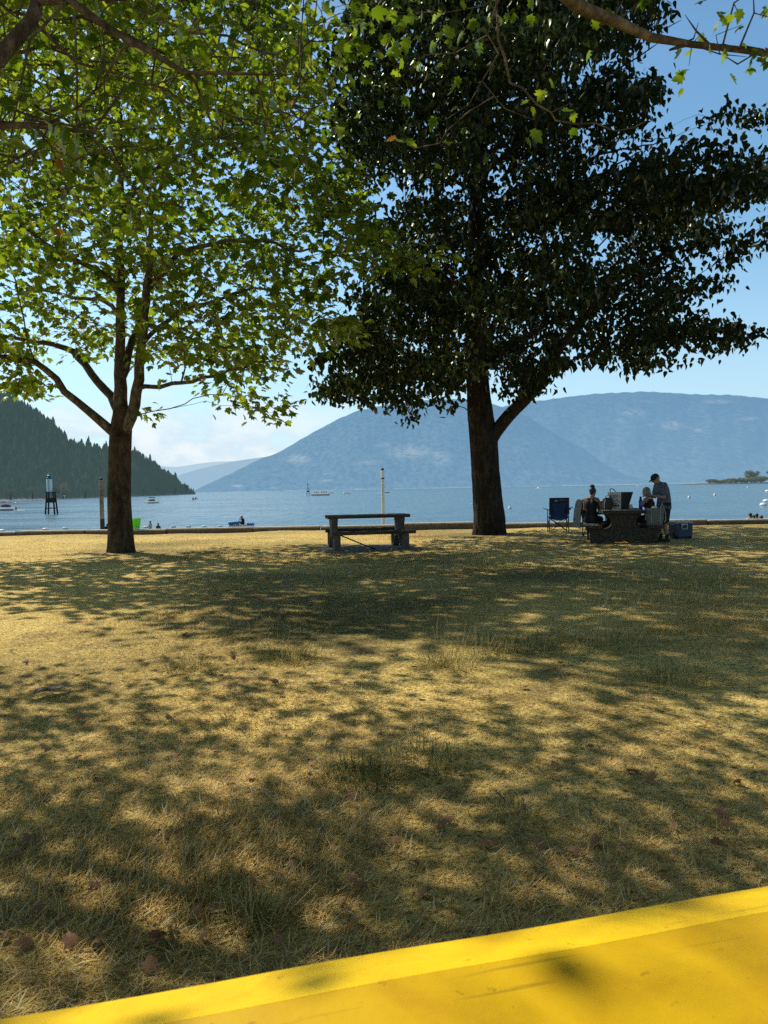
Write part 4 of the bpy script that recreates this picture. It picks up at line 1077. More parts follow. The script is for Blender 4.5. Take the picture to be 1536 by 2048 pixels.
# ------------------------------------------------------------------ mooring piles
M['pile'] = bark_mat('pile_wood', (0.07, 0.055, 0.04), (0.30, 0.24, 0.17), (0.52, 0.46, 0.36), 3.0, 0.15, 0.6)
M['pile_pale'] = simple_mat('pale_painted_pile', (0.85, 0.80, 0.64), 0.7, 0.15, 4.0, 0.3, 20, stretch=(1, 1, 0.2))
M['black'] = simple_mat('black_rubber', (0.012, 0.012, 0.013), 0.6, 0.3, 10)
M['white'] = simple_mat('white_paint', (0.78, 0.78, 0.76), 0.4, 0.08, 5)
def pile(px, Y, ztop, label, mat, wet, bands):
    t = thing('mooring_pile', label, 'mooring pile', (X(px, Y), Y, 0))
    a = 0.125 if wet else 0.10
    MB().lathe([(a * 1.08, WATERZ - 1.2), (a * 1.05, -1.0), (a, 0.6), (a * .93, ztop - .12), (a * .9, ztop - 0.1)], n=18).build('shaft', mat, t, smooth=True)
    MB().lathe([(a * .96, ztop - 0.1), (a * 1.0, ztop - .08), (a * 0.9, ztop - 0.03), (a * 0.45, ztop + .03), (0.01, ztop + 0.05)], n=18).build('cap', M['black'], t, smooth=True)
    for z, h in bands:
        MB().lathe([(a * 1.0, z), (a * 1.09, z + .01), (a * 1.09, z + h - .01), (a * 1.0, z + h)], n=18).build('band', M['black'] if wet == 0 else M['rust'], t, smooth=True)
    if wet:
        MB().lathe([(a * 1.10, WATERZ - 0.5), (a * 1.09, wet - .1), (a * 1.03, wet), (a * 1.0, wet)], n=18).build('wet_foot', M['wetwood'], t, smooth=True)
M['rust'] = simple_mat('rusty_band', (0.14, 0.06, 0.03), 0.8, 0.4, 20)
M['wetwood'] = simple_mat('dark_wet_wood', (0.045, 0.032, 0.026), 0.6, 0.4, 4, 0.4, 20)
pile(204, 45, 2.42, 'brown banded wooden mooring pile with dark wet foot beside the left lawn tree', M['pile'], -0.05, [(1.62, .06), (1.50, .05), (1.36, .05)])
pile(766.5, 45, 2.68, 'slim pale cream mooring pile with one black band behind the wooden picnic table', M['pile_pale'], 0, [(2.04, .07)])

# ------------------------------------------------------------------ navigation beacons
M['dark_timber'] = simple_mat('dark_timber', (0.030, 0.022, 0.020), 0.8, 0.4, 2, 0.4, 12)
M['daymark'] = simple_mat('white_daymark', (0.90, 0.93, 0.93), 0.5, 0.12, 1.5, stretch=(3, 3, 0.5))
M['teal'] = simple_mat('teal_lantern_paint', (0.02, 0.16, 0.17), 0.5, 0.2, 3)
def beacon(px, Y, s, label, rail=True):
    t = thing('navigation_beacon', label, 'beacon', (X(px, Y), Y, WATERZ), 0.1)
    H = 4.25 * s
    for k, (sx, sy) in enumerate(((-1, -1), (1, -1), (1, 1), (-1, 1))):
        MB().tube([(sx * 0.98 * s, sy * .95 * s, -1.5 * s), (sx * 0.58 * s, sy * .58 * s, H)], [0.17 * s, 0.15 * s], 8).build('leg', M['dark_timber'], t, smooth=True)
    mb = MB()
    for sy in (-1, 1):
        mb.box((0, sy * .80 * s, 1.15 * s), (1.5 * s, .12 * s, .16 * s))
    for sx in (-1, 1):
        mb.box((sx * .80 * s, 0, 1.15 * s), (.12 * s, 1.5 * s, .16 * s))
    mb.build('brace', M['dark_timber'], t, bevel=0.01)
    for sy in (-1, 1): MB().box((0, sy * 0.72 * s, 2.75 * s), (1.32 * s, .08 * s, 0.95 * s)).build('panel', M['dark_timber'], t, bevel=0.01)
    MB().box((0.3 * s, 0, H + .06 * s), (2.3 * s, 1.7 * s, .13 * s)).build('platform', M['dark_timber'], t, bevel=0.01)
    if rail:
        mb = MB()
        for a, b in ((0.6, -.8), (1.4, -.8), (1.4, .8), (0.6, .8)):
            mb.tube([(a * s, b * s, H + .1), (a * s, b * s, H + .85 * s)], .022 * s, 6)
        for z in (.45, .85):
            mb.tube([(0.6 * s, -.8 * s, H + z * s), (1.4 * s, -.8 * s, H + z * s), (1.4 * s, .8 * s, H + z * s), (0.6 * s, .8 * s, H + z * s)], .018 * s, 6)
        mb.build('railing', M['dark_timber'], t)
    d = MB().lathe([(.50 * s, H + .13 * s), (.52 * s, H + .2 * s), (.52 * s, H + 2.55 * s), (.47 * s, H + 2.62 * s)], (-.22 * s, 0, 0), 20).build('daymark', M['daymark'], t, smooth=True)
    mb = MB()
    for k in range(14):
        mb.box((-.22 * s, -.535 * s, H + (.3 + k * .16) * s), (.22 * s, .03, .03 * s))
    for q in (-.1, .1): mb.box((-.22 * s + q * s, -.555 * s, H + 1.35 * s), (.025 * s, .03, 2.3 * s))
    mb.build('ladder', M['teal'], d)
    lt = MB().lathe([(.46 * s, H + 2.62 * s), (.46 * s, H + 2.95 * s), (.36 * s, H + 3.0 * s), (.36 * s, H + 3.35 * s), (.2 * s, H + 3.45 * s)], (-.22 * s, 0, 0), 16).build('lantern', M['teal'], t, smooth=True)
    MB().tube([(-.22 * s, 0, H + 3.4 * s), (-.22 * s, 0, H + 4.0 * s)], .035 * s, 6).lathe([(.10 * s, H + 3.6 * s), (.12 * s, H + 3.8 * s), (.03 * s, H + 3.86 * s)], (-.22 * s, 0, 0), 10).build('lamp', M['teal'], lt, smooth=True)
beacon(103, 143, 0.98, 'white cylinder beacon with teal top on a dark four-legged timber stand, left')
beacon(617, 509, 1.05, 'tiny dark beacon on stilts beside the long white houseboat', False)

# ------------------------------------------------------------------ boats
M['hull_white'] = simple_mat('white_gelcoat', (0.92, 0.92, 0.90), 0.3, 0.04, 2)
M['hull_dark'] = simple_mat('dark_gelcoat', (0.03, 0.032, 0.045), 0.3, 0.2, 2)
M['hull_maroon'] = simple_mat('maroon_gelcoat', (0.10, 0.03, 0.035), 0.35, 0.2, 2)
M['canvas_red'] = simple_mat('red_canvas', (0.75, 0.14, 0.15), 0.8, 0.2, 3)
M['canvas_black'] = simple_mat('black_canvas', (0.02, 0.02, 0.024), 0.8, 0.2, 3)
M['screen'] = simple_mat('tinted_glass', (0.03, 0.04, 0.05), 0.12, 0.1, 2)
M['steel'] = simple_mat('steel_tube', (0.45, 0.45, 0.46), 0.35, 0.1, 6, metal=0.8)
M['seat_vinyl'] = simple_mat('grey_vinyl', (0.35, 0.35, 0.34), 0.6, 0.15, 6)
M['foam'] = simple_mat('white_foam', (0.82, 0.84, 0.85), 0.9, 0.08, 2)
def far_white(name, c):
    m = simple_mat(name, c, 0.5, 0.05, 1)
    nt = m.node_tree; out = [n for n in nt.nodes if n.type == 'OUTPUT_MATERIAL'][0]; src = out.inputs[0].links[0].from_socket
    e = N(nt, 'ShaderNodeEmission'); e.inputs[0].default_value = (0.62, 0.74, 0.84, 1)  # glow added so white faces turned from the sun look lit
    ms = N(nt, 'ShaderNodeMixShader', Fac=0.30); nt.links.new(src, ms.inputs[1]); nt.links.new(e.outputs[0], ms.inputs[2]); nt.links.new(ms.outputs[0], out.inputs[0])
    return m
M['hull_white'] = far_white('glowing_white_gelcoat', (0.92, 0.92, 0.90)); M['daymark'] = far_white('glowing_white_daymark', (0.88, 0.92, 0.92))
def hull(L, Wd, H, name, mat, parent, draft=0.35):
    """boat hull with pointed flared bow at +x, open cockpit deck"""
    V = []; F = []
    n = 18
    secs = []
    for i in range(n + 1):
        u = i / n; x = -L / 2 + L * u
        w = Wd / 2 * (1.0 if u < 0.5 else max(0.02, math.cos((u - 0.5) * math.pi) ** 0.75))
        sheer = H * (0.86 + 0.34 * max(0, u - .35) ** 1.3 * 1.6)
        keel = -draft * (1 - max(0, (u - .65) / .35) ** 2 * 1.3)
        secs.append([(x, -w, sheer), (x + 0.02 * L * u, -w * .93, sheer * .45), (x, -w * .72, -draft * 0.25 + (sheer * .4 if u > .9 else 0)), (x, 0, keel), (x, w * .72, -draft * .25 + (sheer * .4 if u > .9 else 0)), (x + 0.02 * L * u, w * .93, sheer * .45), (x, w, sheer), (x, w * .84, sheer + .02), (x, w * .80, sheer * (.45 if u < .62 else .98)), (x, -w * .80, sheer * (.45 if u < .62 else .98)), (x, -w * .84, sheer + .02)])
    m = len(secs[0])
    for s_ in secs: V += s_
    for i in range(n):
        for k in range(m):
            k2 = (k + 1) % m
            F.append((i * m + k, (i + 1) * m + k, (i + 1) * m + k2, i * m + k2))
    F.append(tuple(range(m))); F.append(tuple(reversed([n * m + k for k in range(m)])))
    mb = MB(); mb.add(V, F)
    return mb.build(name, mat, parent, smooth=True)
def bimini(L, Wd, z0, z1, x0, x1, mat, t):
    MB().prism([(x0, z1), (x0 + .1, z1 + .06), ((x0 + x1) / 2, z1 + .10), (x1 - .1, z1 + .06), (x1, z1), (x1, z1 - .16), (x0, z1 - .16)], 'y', -Wd / 2 * .86, Wd / 2 * .86).build('canopy', mat, t, bevel=0.02)
    for sy in (-1, 1):
        y = sy * Wd / 2 * .82
        MB().tube([(x0 + .05, y, z1 - .04), ((x0 + x1) / 2, y, z0)], .022, 6).tube([(x1 - .05, y, z1 - .04), ((x0 + x1) / 2 + .02, y, z0)], .022, 6).build('canopy_frame', M['steel'], t)
def motorboat(px, py, rz, L, label, hullm, canm, stripe=None, crew=2, wake=True):
    Y = (CAMZ - WATERZ) * FPX / (py - HOR(px))
    t = thing('motorboat', label, 'motorboat', (X(px, Y), Y, WATERZ), rz)
    Wd = L * 0.38; H = L * 0.17
    h = hull(L, Wd, H, 'hull', hullm, t)
    if stripe: MB().box((-L * .12, 0, H * .18), (L * .70, Wd * 1.006, H * .36)).build('stripe', stripe, h, bevel=0.01)
    xw = L * 0.12
    MB().add([(xw, -Wd * .4, H), (xw + L * .08, -Wd * .3, H), (xw + L * .1, 0, H * 1.02), (xw + L * .08, Wd * .3, H), (xw, Wd * .4, H), (xw - L * .05, -Wd * .38, H + .42), (xw, -Wd * .2, H + .48), (xw + .02, 0, H + .5), (xw, Wd * .2, H + .48), (xw - L * .05, Wd * .38, H + .42)],
             [(0, 1, 6, 5), (1, 2, 7, 6), (2, 3, 8, 7), (3, 4, 9, 8)]).build('windscreen', M['screen'], t)
    for sy in (-1, 1):
        MB().box((-L * .02, sy * Wd * .22, H * .62), (.5, .5, .35)).box((-L * .02 - .25, sy * Wd * .22, H * .62 + .35), (.14, .5, .5)).build('seat', M['seat_vinyl'], t, bevel=0.04)
    MB().box((-L * .36, 0, H * .62), (.55, Wd * .7, .38)).build('rear_bench', M['seat_vinyl'], t, bevel=0.04)
    MB().box((-L / 2 - .12, 0, H * .55), (.3, .36, .75)).build('outboard', M['hull_dark'], t, bevel=0.06)
    MB().prism([(-L * .28, H * .9), (L * .10, H * .9), (L * .07, H + .42), (-L * .10, H + .62), (-L * .26, H + .5)], 'y', -Wd * .30, Wd * .30).build('cockpit', M['hull_dark'], t, bevel=.06)  # dark block added for the shaded interior under the canopy
    if canm: bimini(L, Wd, H, H + 1.25, -L * .30, L * .12, canm, t)
    return t, Y, Wd, H
def wake(px, py, rz, L, label, length=10, width=1.6, seed=1):
    """foam strip lying on the water behind a moving boat"""
    rs = np.random.RandomState(seed)
    Y = (CAMZ - WATERZ) * FPX / (py - HOR(px))
    n = 26; V = []; F = []
    for i in range(n + 1):
        u = i / n; x = -L * .45 - length * u
        w = width * (0.35 + 0.9 * u) * (1 - 0.75 * max(0, u - .55) / .45) * (0.75 + 0.5 * rs.rand())
        j = rs.normal() * .08
        V += [(x, -w / 2 + j, .03), (x, j, 0.03 + .22 * (1 - u) ** 1.5 * (.6 + .6 * rs.rand())), (x, w / 2 + j, .03)]
    for i in range(n):
        a = i * 3
        F += [(a, a + 1, a + 4, a + 3), (a + 1, a + 2, a + 5, a + 4)]
    me = bpy.data.meshes.new('boat_wake'); me.from_pydata(V, [], F); me.update()
    o = link('boat_wake', me, M['foam'], None, (X(px, Y), Y, WATERZ)); o.rotation_euler = (0, 0, rz)
    tag(o, label, 'wake')

motorboat(9, 1021, R(186), 5.4, 'white and maroon motorboat with red canvas canopy at the left photo edge', M['hull_white'], M['canvas_red'], M['hull_maroon'])
wake(11, 1021.2, R(186), 5.0, 'short white wake behind the red-canopied motorboat', 3.0, 0.8, 2)
motorboat(302, 1006.5, R(205), 5.2, 'white and black motorboat with black canopy right of the left lawn tree', M['hull_white'], M['canvas_black'], M['hull_dark'])
wake(303, 1007.2, R(205), 5.0, 'thin white wake behind the black-canopied motorboat', 6.0, 0.7, 3)

def jetski(px, py, rz, label):
    Y = (CAMZ - WATERZ) * FPX / (py - HOR(px))
    t = thing('jet_ski', label, 'jet ski', (X(px, Y), Y, WATERZ), rz)
    hull(2.9, 1.1, .42, 'hull', M['hull_white'], t, .2)
    MB().box((-.35, 0, .55), (1.3, .42, .3), taper=.8).build('saddle', M['black'], t, bevel=.05)
    MB().box((.55, 0, .62), (.55, .5, .4), taper=.6).tube([(.4, -.38, .92), (.42, 0, .88), (.4, .38, .92)], .03, 6).build('handlebar_cowl', M['hull_dark'], t)
    return np.array([X(px, Y), Y, WATERZ])
JS = [jetski(388, 1001, R(150), 'left one of two white jet skis off the headland tip'), jetski(393.5, 1000, R(150), 'right one of two white jet skis off the headland tip')]

M['cabin'] = far_white('glowing_white_cabin', (0.92, 0.92, 0.89))
M['cabin_shade'] = simple_mat('grey_cabin_trim', (0.30, 0.31, 0.31), 0.6, 0.15, 1)
def houseboat(px, py, Lpx, rz, label, storeys=1, nwin=7, group='houseboats moored far out on the lake'):
    Y = (CAMZ - WATERZ) * FPX / (py - HOR(px)); L = Lpx / FPX * Y; Wd = L * 0.34; h1 = L * .20
    t = thing('houseboat', label, 'houseboat', (X(px, Y), Y, WATERZ), rz, group)
    MB().prism([(-L / 2, .05), (L / 2 - L * .05, .05), (L / 2, L * .06), (-L / 2, L * .06)], 'y', -Wd / 2, Wd / 2).build('hull', M['cabin_shade'], t, bevel=.03)
    z0 = L * .065
    cabin_poly = [(-L * .44, z0), (L * .40, z0), (L * .36, z0 + h1 * .8), (L * .30, z0 + h1), (-L * .44, z0 + h1)]
    MB().prism(cabin_poly, 'y', -Wd * .43, Wd * .43).build('cabin', M['cabin'], t, bevel=.05)
    for k in range(nwin):
        if k == nwin // 2 and nwin > 4: continue
        xw = -L * .38 + (L * .70) * (k + .5) / nwin
        f = MB().box((xw, -Wd * .435, z0 + h1 * .58), (L * .70 / nwin * .48, .06, h1 * .30)).build('window', M['screen'], t)
        MB().box((xw, Wd * .435, z0 + h1 * .58), (L * .70 / nwin * .48, .06, h1 * .30)).build('window', M['screen'], t)
    r = MB().box((-L * .05, 0, z0 + h1 + .07), (L * .86, Wd * .98, .14)).build('roof', M['cabin'], t, bevel=.03)
    if storeys > 1:
        MB().prism([(-L * .36, z0 + h1 + .14), (L * .16, z0 + h1 + .14), (L * .10, z0 + h1 * 1.75), (-L * .36, z0 + h1 * 1.75)], 'y', -Wd * .36, Wd * .36).build('upper_cabin', M['cabin'], t, bevel=.04)
        MB().box((-L * .12, 0, z0 + h1 * 1.75 + .06), (L * .58, Wd * .86, .12)).build('upper_roof', M['cabin'], t, bevel=.03)
    for sx in (-.485, .47):
        mb = MB()
        for sy in (-1, 1): mb.tube([(sx * L, sy * Wd * .45, L * .06), (sx * L, sy * Wd * .45, L * .06 + .95)], .04, 5)
        mb.tube([(sx * L, -Wd * .45, L * .06 + .95), (sx * L, Wd * .45, L * .06 + .95)], .04, 5)
        mb.build('railing', M['steel'], t)
houseboat(641, 991, 38, R(184), 'long low white houseboat with a row of dark windows beside the tiny beacon', 1, 8)
houseboat(663, 986.6, 12, R(170), 'small white houseboat half hidden behind the stern of the long one', 2, 3)
houseboat(694, 988, 16, R(196), 'boxy white houseboat on its own in open water right of the long one', 1, 4)
def speedboat_far(px, py, Lpx, rz, label, hm, cabin=True):
    Y = (CAMZ - WATERZ) * FPX / (py - HOR(px)); L = Lpx / FPX * Y
    t = thing('cabin_cruiser', label, 'boat', (X(px, Y), Y, WATERZ), rz)
    hull(L, L * .34, L * .17, 'hull', hm, t)
    MB().prism([(-L * .2, L * .12), (L * .2, L * .12), (L * .08, L * .30), (-L * .18, L * .32)], 'y', -L * .12, L * .12).build('cabin', M['cabin'], t, bevel=.05)
    MB().prism([(-L * .14, L * .20), (L * .10, L * .20), (L * .06, L * .27), (-L * .14, L * .27)], 'y', -L * .126, L * .126).build('window', M['screen'], t)
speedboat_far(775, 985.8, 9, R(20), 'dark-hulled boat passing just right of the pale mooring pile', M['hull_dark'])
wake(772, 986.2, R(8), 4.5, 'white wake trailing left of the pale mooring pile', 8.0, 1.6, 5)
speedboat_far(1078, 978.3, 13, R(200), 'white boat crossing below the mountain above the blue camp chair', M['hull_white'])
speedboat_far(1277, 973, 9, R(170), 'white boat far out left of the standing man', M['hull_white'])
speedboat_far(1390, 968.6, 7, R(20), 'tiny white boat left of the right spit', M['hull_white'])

# ------------------------------------------------------------------ buoys and swim-line floats
M['buoy'] = simple_mat('white_buoy_plastic', (0.93, 0.93, 0.92), 0.4, 0.04, 5)
def buoy(px, py, hpx, label, flat=False, grp='white mooring buoys'):
    Y = (CAMZ - WATERZ) * FPX / (py - HOR(px)); h = hpx / FPX * Y
    t = thing('mooring_buoy', label, 'buoy', (X(px, Y), Y, WATERZ), 0, grp)
    if flat: MB().lathe([(h * .5, -.15), (h * .95, 0.02), (h * 1.0, h * .3), (h * .75, h * .62), (h * .3, h * .82), (0.02, h * .85)], n=18).build('float', M['buoy'], t, smooth=True)
    else: MB().lathe([(h * .25, -.2), (h * .42, 0.02), (h * .40, h * .3), (h * .2, h * .52), (h * .13, h * .8), (h * .02, h * .82)], n=16).build('float', M['buoy'], t, smooth=True)
    MB().torus((0, 0, h * .92), h * .09, h * .03, Matrix.Rotation(R(90), 3, 'X'), 12, 6).build('ring', M['steel'], t)
buoy(1020, 1018, 9, 'white cone buoy just right of the poplar trunk')
buoy(1379, 996, 7, 'white cone buoy right of the standing man, nearer the blue cooler')
buoy(1430.5, 991, 7, 'white cone buoy between the cooler and the right spit')
buoy(1496, 975, 4, 'tiny white buoy close under the right spit')
buoy(1527, 1011, 7, 'broad white mooring buoy above the four bathers heads at right', True)
buoy(1533, 1003.5, 6.5, 'broad white mooring buoy at the right edge, second from bottom', True)
buoy(1536, 983.5, 5, 'small white buoy cut by the right photo edge', True)
buoy(943.5, 1009, 5, 'small white buoy hugging the left side of the poplar trunk')
fl = None
for i, (px, py) in enumerate(((3, 1063), (90, 1060.2), (130, 1058.5), (291, 1056), (345.5, 1055.6), (376, 1055.2), (408, 1055), (440, 1054.4))):
    Y = (CAMZ - WATERZ) * FPX / (py - HOR(px)); s = .16
    mb = MB(); mb.lathe([(.05, -.28), (s * .8, -.24), (s, -.1), (s, .1), (s * .8, .24), (.05, .28)], n=14)
    mb.v = [(c, a, b + .06) for a, b, c in mb.v]
    o = mb.build('swim_float', M['buoy'], smooth=True)
    o.location = (X(px, Y), Y, WATERZ); o.rotation_euler = (0, 0, 0.2 * (i % 3))
    tag(o, 'small white float of the swimming-area line beyond the seawall', 'float', 'white floats of the swim line')

# ------------------------------------------------------------------ things by the water's edge
M['lime'] = simple_mat('lime_green_plastic', (0.10, 0.72, 0.03), 0.45, 0.12, 6)
c = P(263, 1062, 26.0)
mb = MB().lathe([(.135, 0), (.145, .02), (.185, .32), (.20, .34), (.20, .365), (.185, .365), (.175, .33), (.135, .03), (0.01, .03)], n=28)
tb = thing('plastic_tub', 'bright lime green plastic tub standing on the seawall beside the left trunk', 'tub', (X(263.5, 25.95), 25.95 + .25, 0.245))
tb.location.z = .20; tb.location.y = float(wall_y(X(263.5, 26))) + 0.16
mb.build('tub', M['lime'], tb, smooth=True)
MB().torus((0, 0, .345), .205, .012, None, 28, 6).build('rim', M['lime'], tb, smooth=True)

M['float_white'] = simple_mat('white_vinyl', (0.70, 0.78, 0.70), 0.4, 0.08, 3)
M['float_blue'] = simple_mat('blue_vinyl', (0.01, 0.20, 0.62), 0.4, 0.12, 3)
RAFT_Y = 76.0
rx = X(481, RAFT_Y)
rt = thing('inflatable_raft', 'white inflatable lounger raft with blue backrest floating beyond the seawall', 'raft', (rx, RAFT_Y, WATERZ))
MB().box((0.02, 0, .10), (2.5, 1.2, .26)).build('mattress', M['float_white'], rt, bevel=.11, seg=3, smooth=True)
mb = MB()
for k in range(5): mb.capsule((-1.02 + k * .2, -.45, .42 + .02 * k), (-1.02 + k * .2, .45, .42 + .02 * k), .20 - .012 * k, .20 - .012 * k, 10)
mb.build('backrest', M['float_blue'], rt, smooth=True)
mb = MB()
for k in range(3): mb.capsule((.78 + k * .22, -.40, .33 - .02 * k), (.78 + k * .22, .40, .33 - .02 * k), .13, .13, 10)
mb.build('footrest', M['float_blue'], rt, smooth=True)

# white umbrella on the left shore and the sunlit gravel strip
ux, uy, uz = head_surf(np.float64(129.5), np.float64(0.02))
ut = thing('beach_umbrella', 'white beach umbrella open on the far left shore', 'umbrella', (ux, uy, max(uz, WATERZ + .3)))
MB().tube([(0, 0, -.3), (0, 0, 2.5)], .05, 6).build('pole', M['steel'], ut)
MB().lathe([(1.55, 1.95), (1.5, 2.05), (1.1, 2.4), (.5, 2.68), (.02, 2.75)], n=10).build('canopy', M['white'], ut)
# ------------------------------------------------------------------ wooden picnic table (middle of the lawn)
M['grey_wood'] = simple_mat('weathered_grey_wood', (0.075, 0.058, 0.042), 0.9, 0.4, 6, 0.5, 20, spec=0.15, stretch=(0.25, 3, 3), c2=(0.03, 0.023, 0.016))
M['grey_conc'] = simple_mat('grey_cast_concrete', (0.10, 0.085, 0.068), 0.9, 0.35, 5, 0.4, 40)
def hourglass():
    half = [(.78, 0), (.80, .37), (.56, .38), (.45, .375), (.36, .40), (.30, .46), (.285, .53), (.30, .60), (.36, .665), (.405, .70), (.41, .735)]
    foot = [(.50, 0), (.44, .05), (.36, .07)]
    right = half; left = [(-a, b) for a, b in reversed(half)]
    bottom = [(-a, b) for a, b in foot] + [(a, b) for a, b in reversed(foot)]
    return right + left + bottom
pt = G(735, 1099)
tbl = thing('picnic_table', 'empty weathered grey picnic table with two benches in the middle of the lawn', 'picnic table', (pt[0], pt[1] + .35, 0), R(10))
for sy in (-1, 1):
    MB().box((0, sy * .19, .79), (2.0, .372, .075)).build('tabletop_plank', M['grey_wood'], tbl, bevel=.008)
for sy in (-1, 1):
    MB().box((0.04, sy * .66, .425), (2.0, .30, .085)).build('bench', M['grey_wood'], tbl, bevel=.008)
def curved_support(x, t):
    half = [(.80, 0), (.80, .38), (.62, .38), (.60, .10), (.46, .10), (.36, .22), (.26, .34), (.20, .42), (.22, .52), (.28, .64), (.34, .75)]
    poly = half + [(-a, b) for a, b in reversed(half)] + [(-.5, 0), (-.42, .05), (-.3, .05), (-.12, .28), (0, .34), (.12, .28), (.3, .05), (.42, .05), (.5, 0)]
    MB().prism(half + [(-a, b) for a, b in reversed(half)] + [(-.58, 0), (-.40, .06), (-.16, .30), (.16, .30), (.40, .06), (.58, 0)], 'x', x - .075, x + .075).build('support', M['grey_conc'], t, bevel=.01)
for x in (-.83, .80): curved_support(x, tbl)
MB().tube([(-.75, -.45, .38), (-.2, -.50, .14), (.12, -.52, .01)], .016, 6).build('brace', M['black'], tbl)
M['pad'] = simple_mat('worn_slab', (0.15, 0.12, 0.085), 0.9, 0.35, 3, 0.4, 25)
mb = MB().box((pt[0], pt[1] + .35, -0.085), (2.3, 1.9, .21), rz=R(10))
struct(mb.build('paved_pad', M['pad'], bevel=.02))

# ------------------------------------------------------------------ aggregate picnic table (right)
def aggregate():
    m, nt, out = new_mat('exposed_aggregate')
    b = N(nt, 'ShaderNodeBsdfPrincipled', Roughness=0.85)
    tc = N(nt, 'ShaderNodeTexCoord'); v = N(nt, 'ShaderNodeTexVoronoi', Scale=60.0); nt.links.new(tc.outputs['Object'], v.inputs['Vector'])
    rp = ramp(nt, [(0.0, (0.018, 0.014, 0.010)), (0.6, (0.034, 0.027, 0.019)), (0.88, (0.065, 0.054, 0.038)), (1.0, (0.15, 0.13, 0.095))])
    sp = N(nt, 'ShaderNodeSeparateXYZ'); nt.links.new(v.outputs['Color'], sp.inputs[0]); nt.links.new(sp.outputs['X'], rp.inputs[0])
    nt.links.new(rp.outputs[0], b.inputs['Base Color'])
    bp = N(nt, 'ShaderNodeBump', Strength=.8, Distance=.012); bp.invert = True; nt.links.new(v.outputs['Distance'], bp.inputs['Height']); nt.links.new(bp.outputs[0], b.inputs['Normal'])
    nt.links.new(b.outputs[0], out.inputs[0]); return m
M['aggregate'] = aggregate()
M['slab'] = simple_mat('smooth_table_concrete', (0.17, 0.17, 0.15), 0.75, 0.25, 5, 0.3, 40)
ct = G(1248, 1088)
ROT2 = R(-12.5)
tb2 = thing('concrete_picnic_table', 'pebbly concrete picnic table loaded with bags, seen end-on at right', 'picnic table', (ct[0], ct[1], 0), ROT2)
tm = Matrix.Translation((ct[0], ct[1], 0)) @ Matrix.Rotation(ROT2, 4, 'Z')
def TL(x, y, z): return tm @ Vector((x, y, z))
for y in (.10, 1.55):
    MB().prism(hourglass(), 'y', y - .10, y + .10).build('support', M['aggregate'], tb2, bevel=.012)
MB().box((0, .83, .775), (1.0, 1.9, .08)).build('tabletop', M['aggregate'], tb2, bevel=.015)
MB().box((0, .83, .8185), (.985, 1.885, .009)).build('table_surface', M['slab'], tb2, bevel=.003)
for sx in (-1, 1):
    bo = MB().box((sx * .72, .83, .415), (.34, 1.9, .08)).build('bench', M['aggregate'], tb2, bevel=.012)
    MB().box((sx * .72, .83, .4585), (.328, 1.888, .009)).build('bench_surface', M['slab'], bo, bevel=.003)
TOPZ = .823

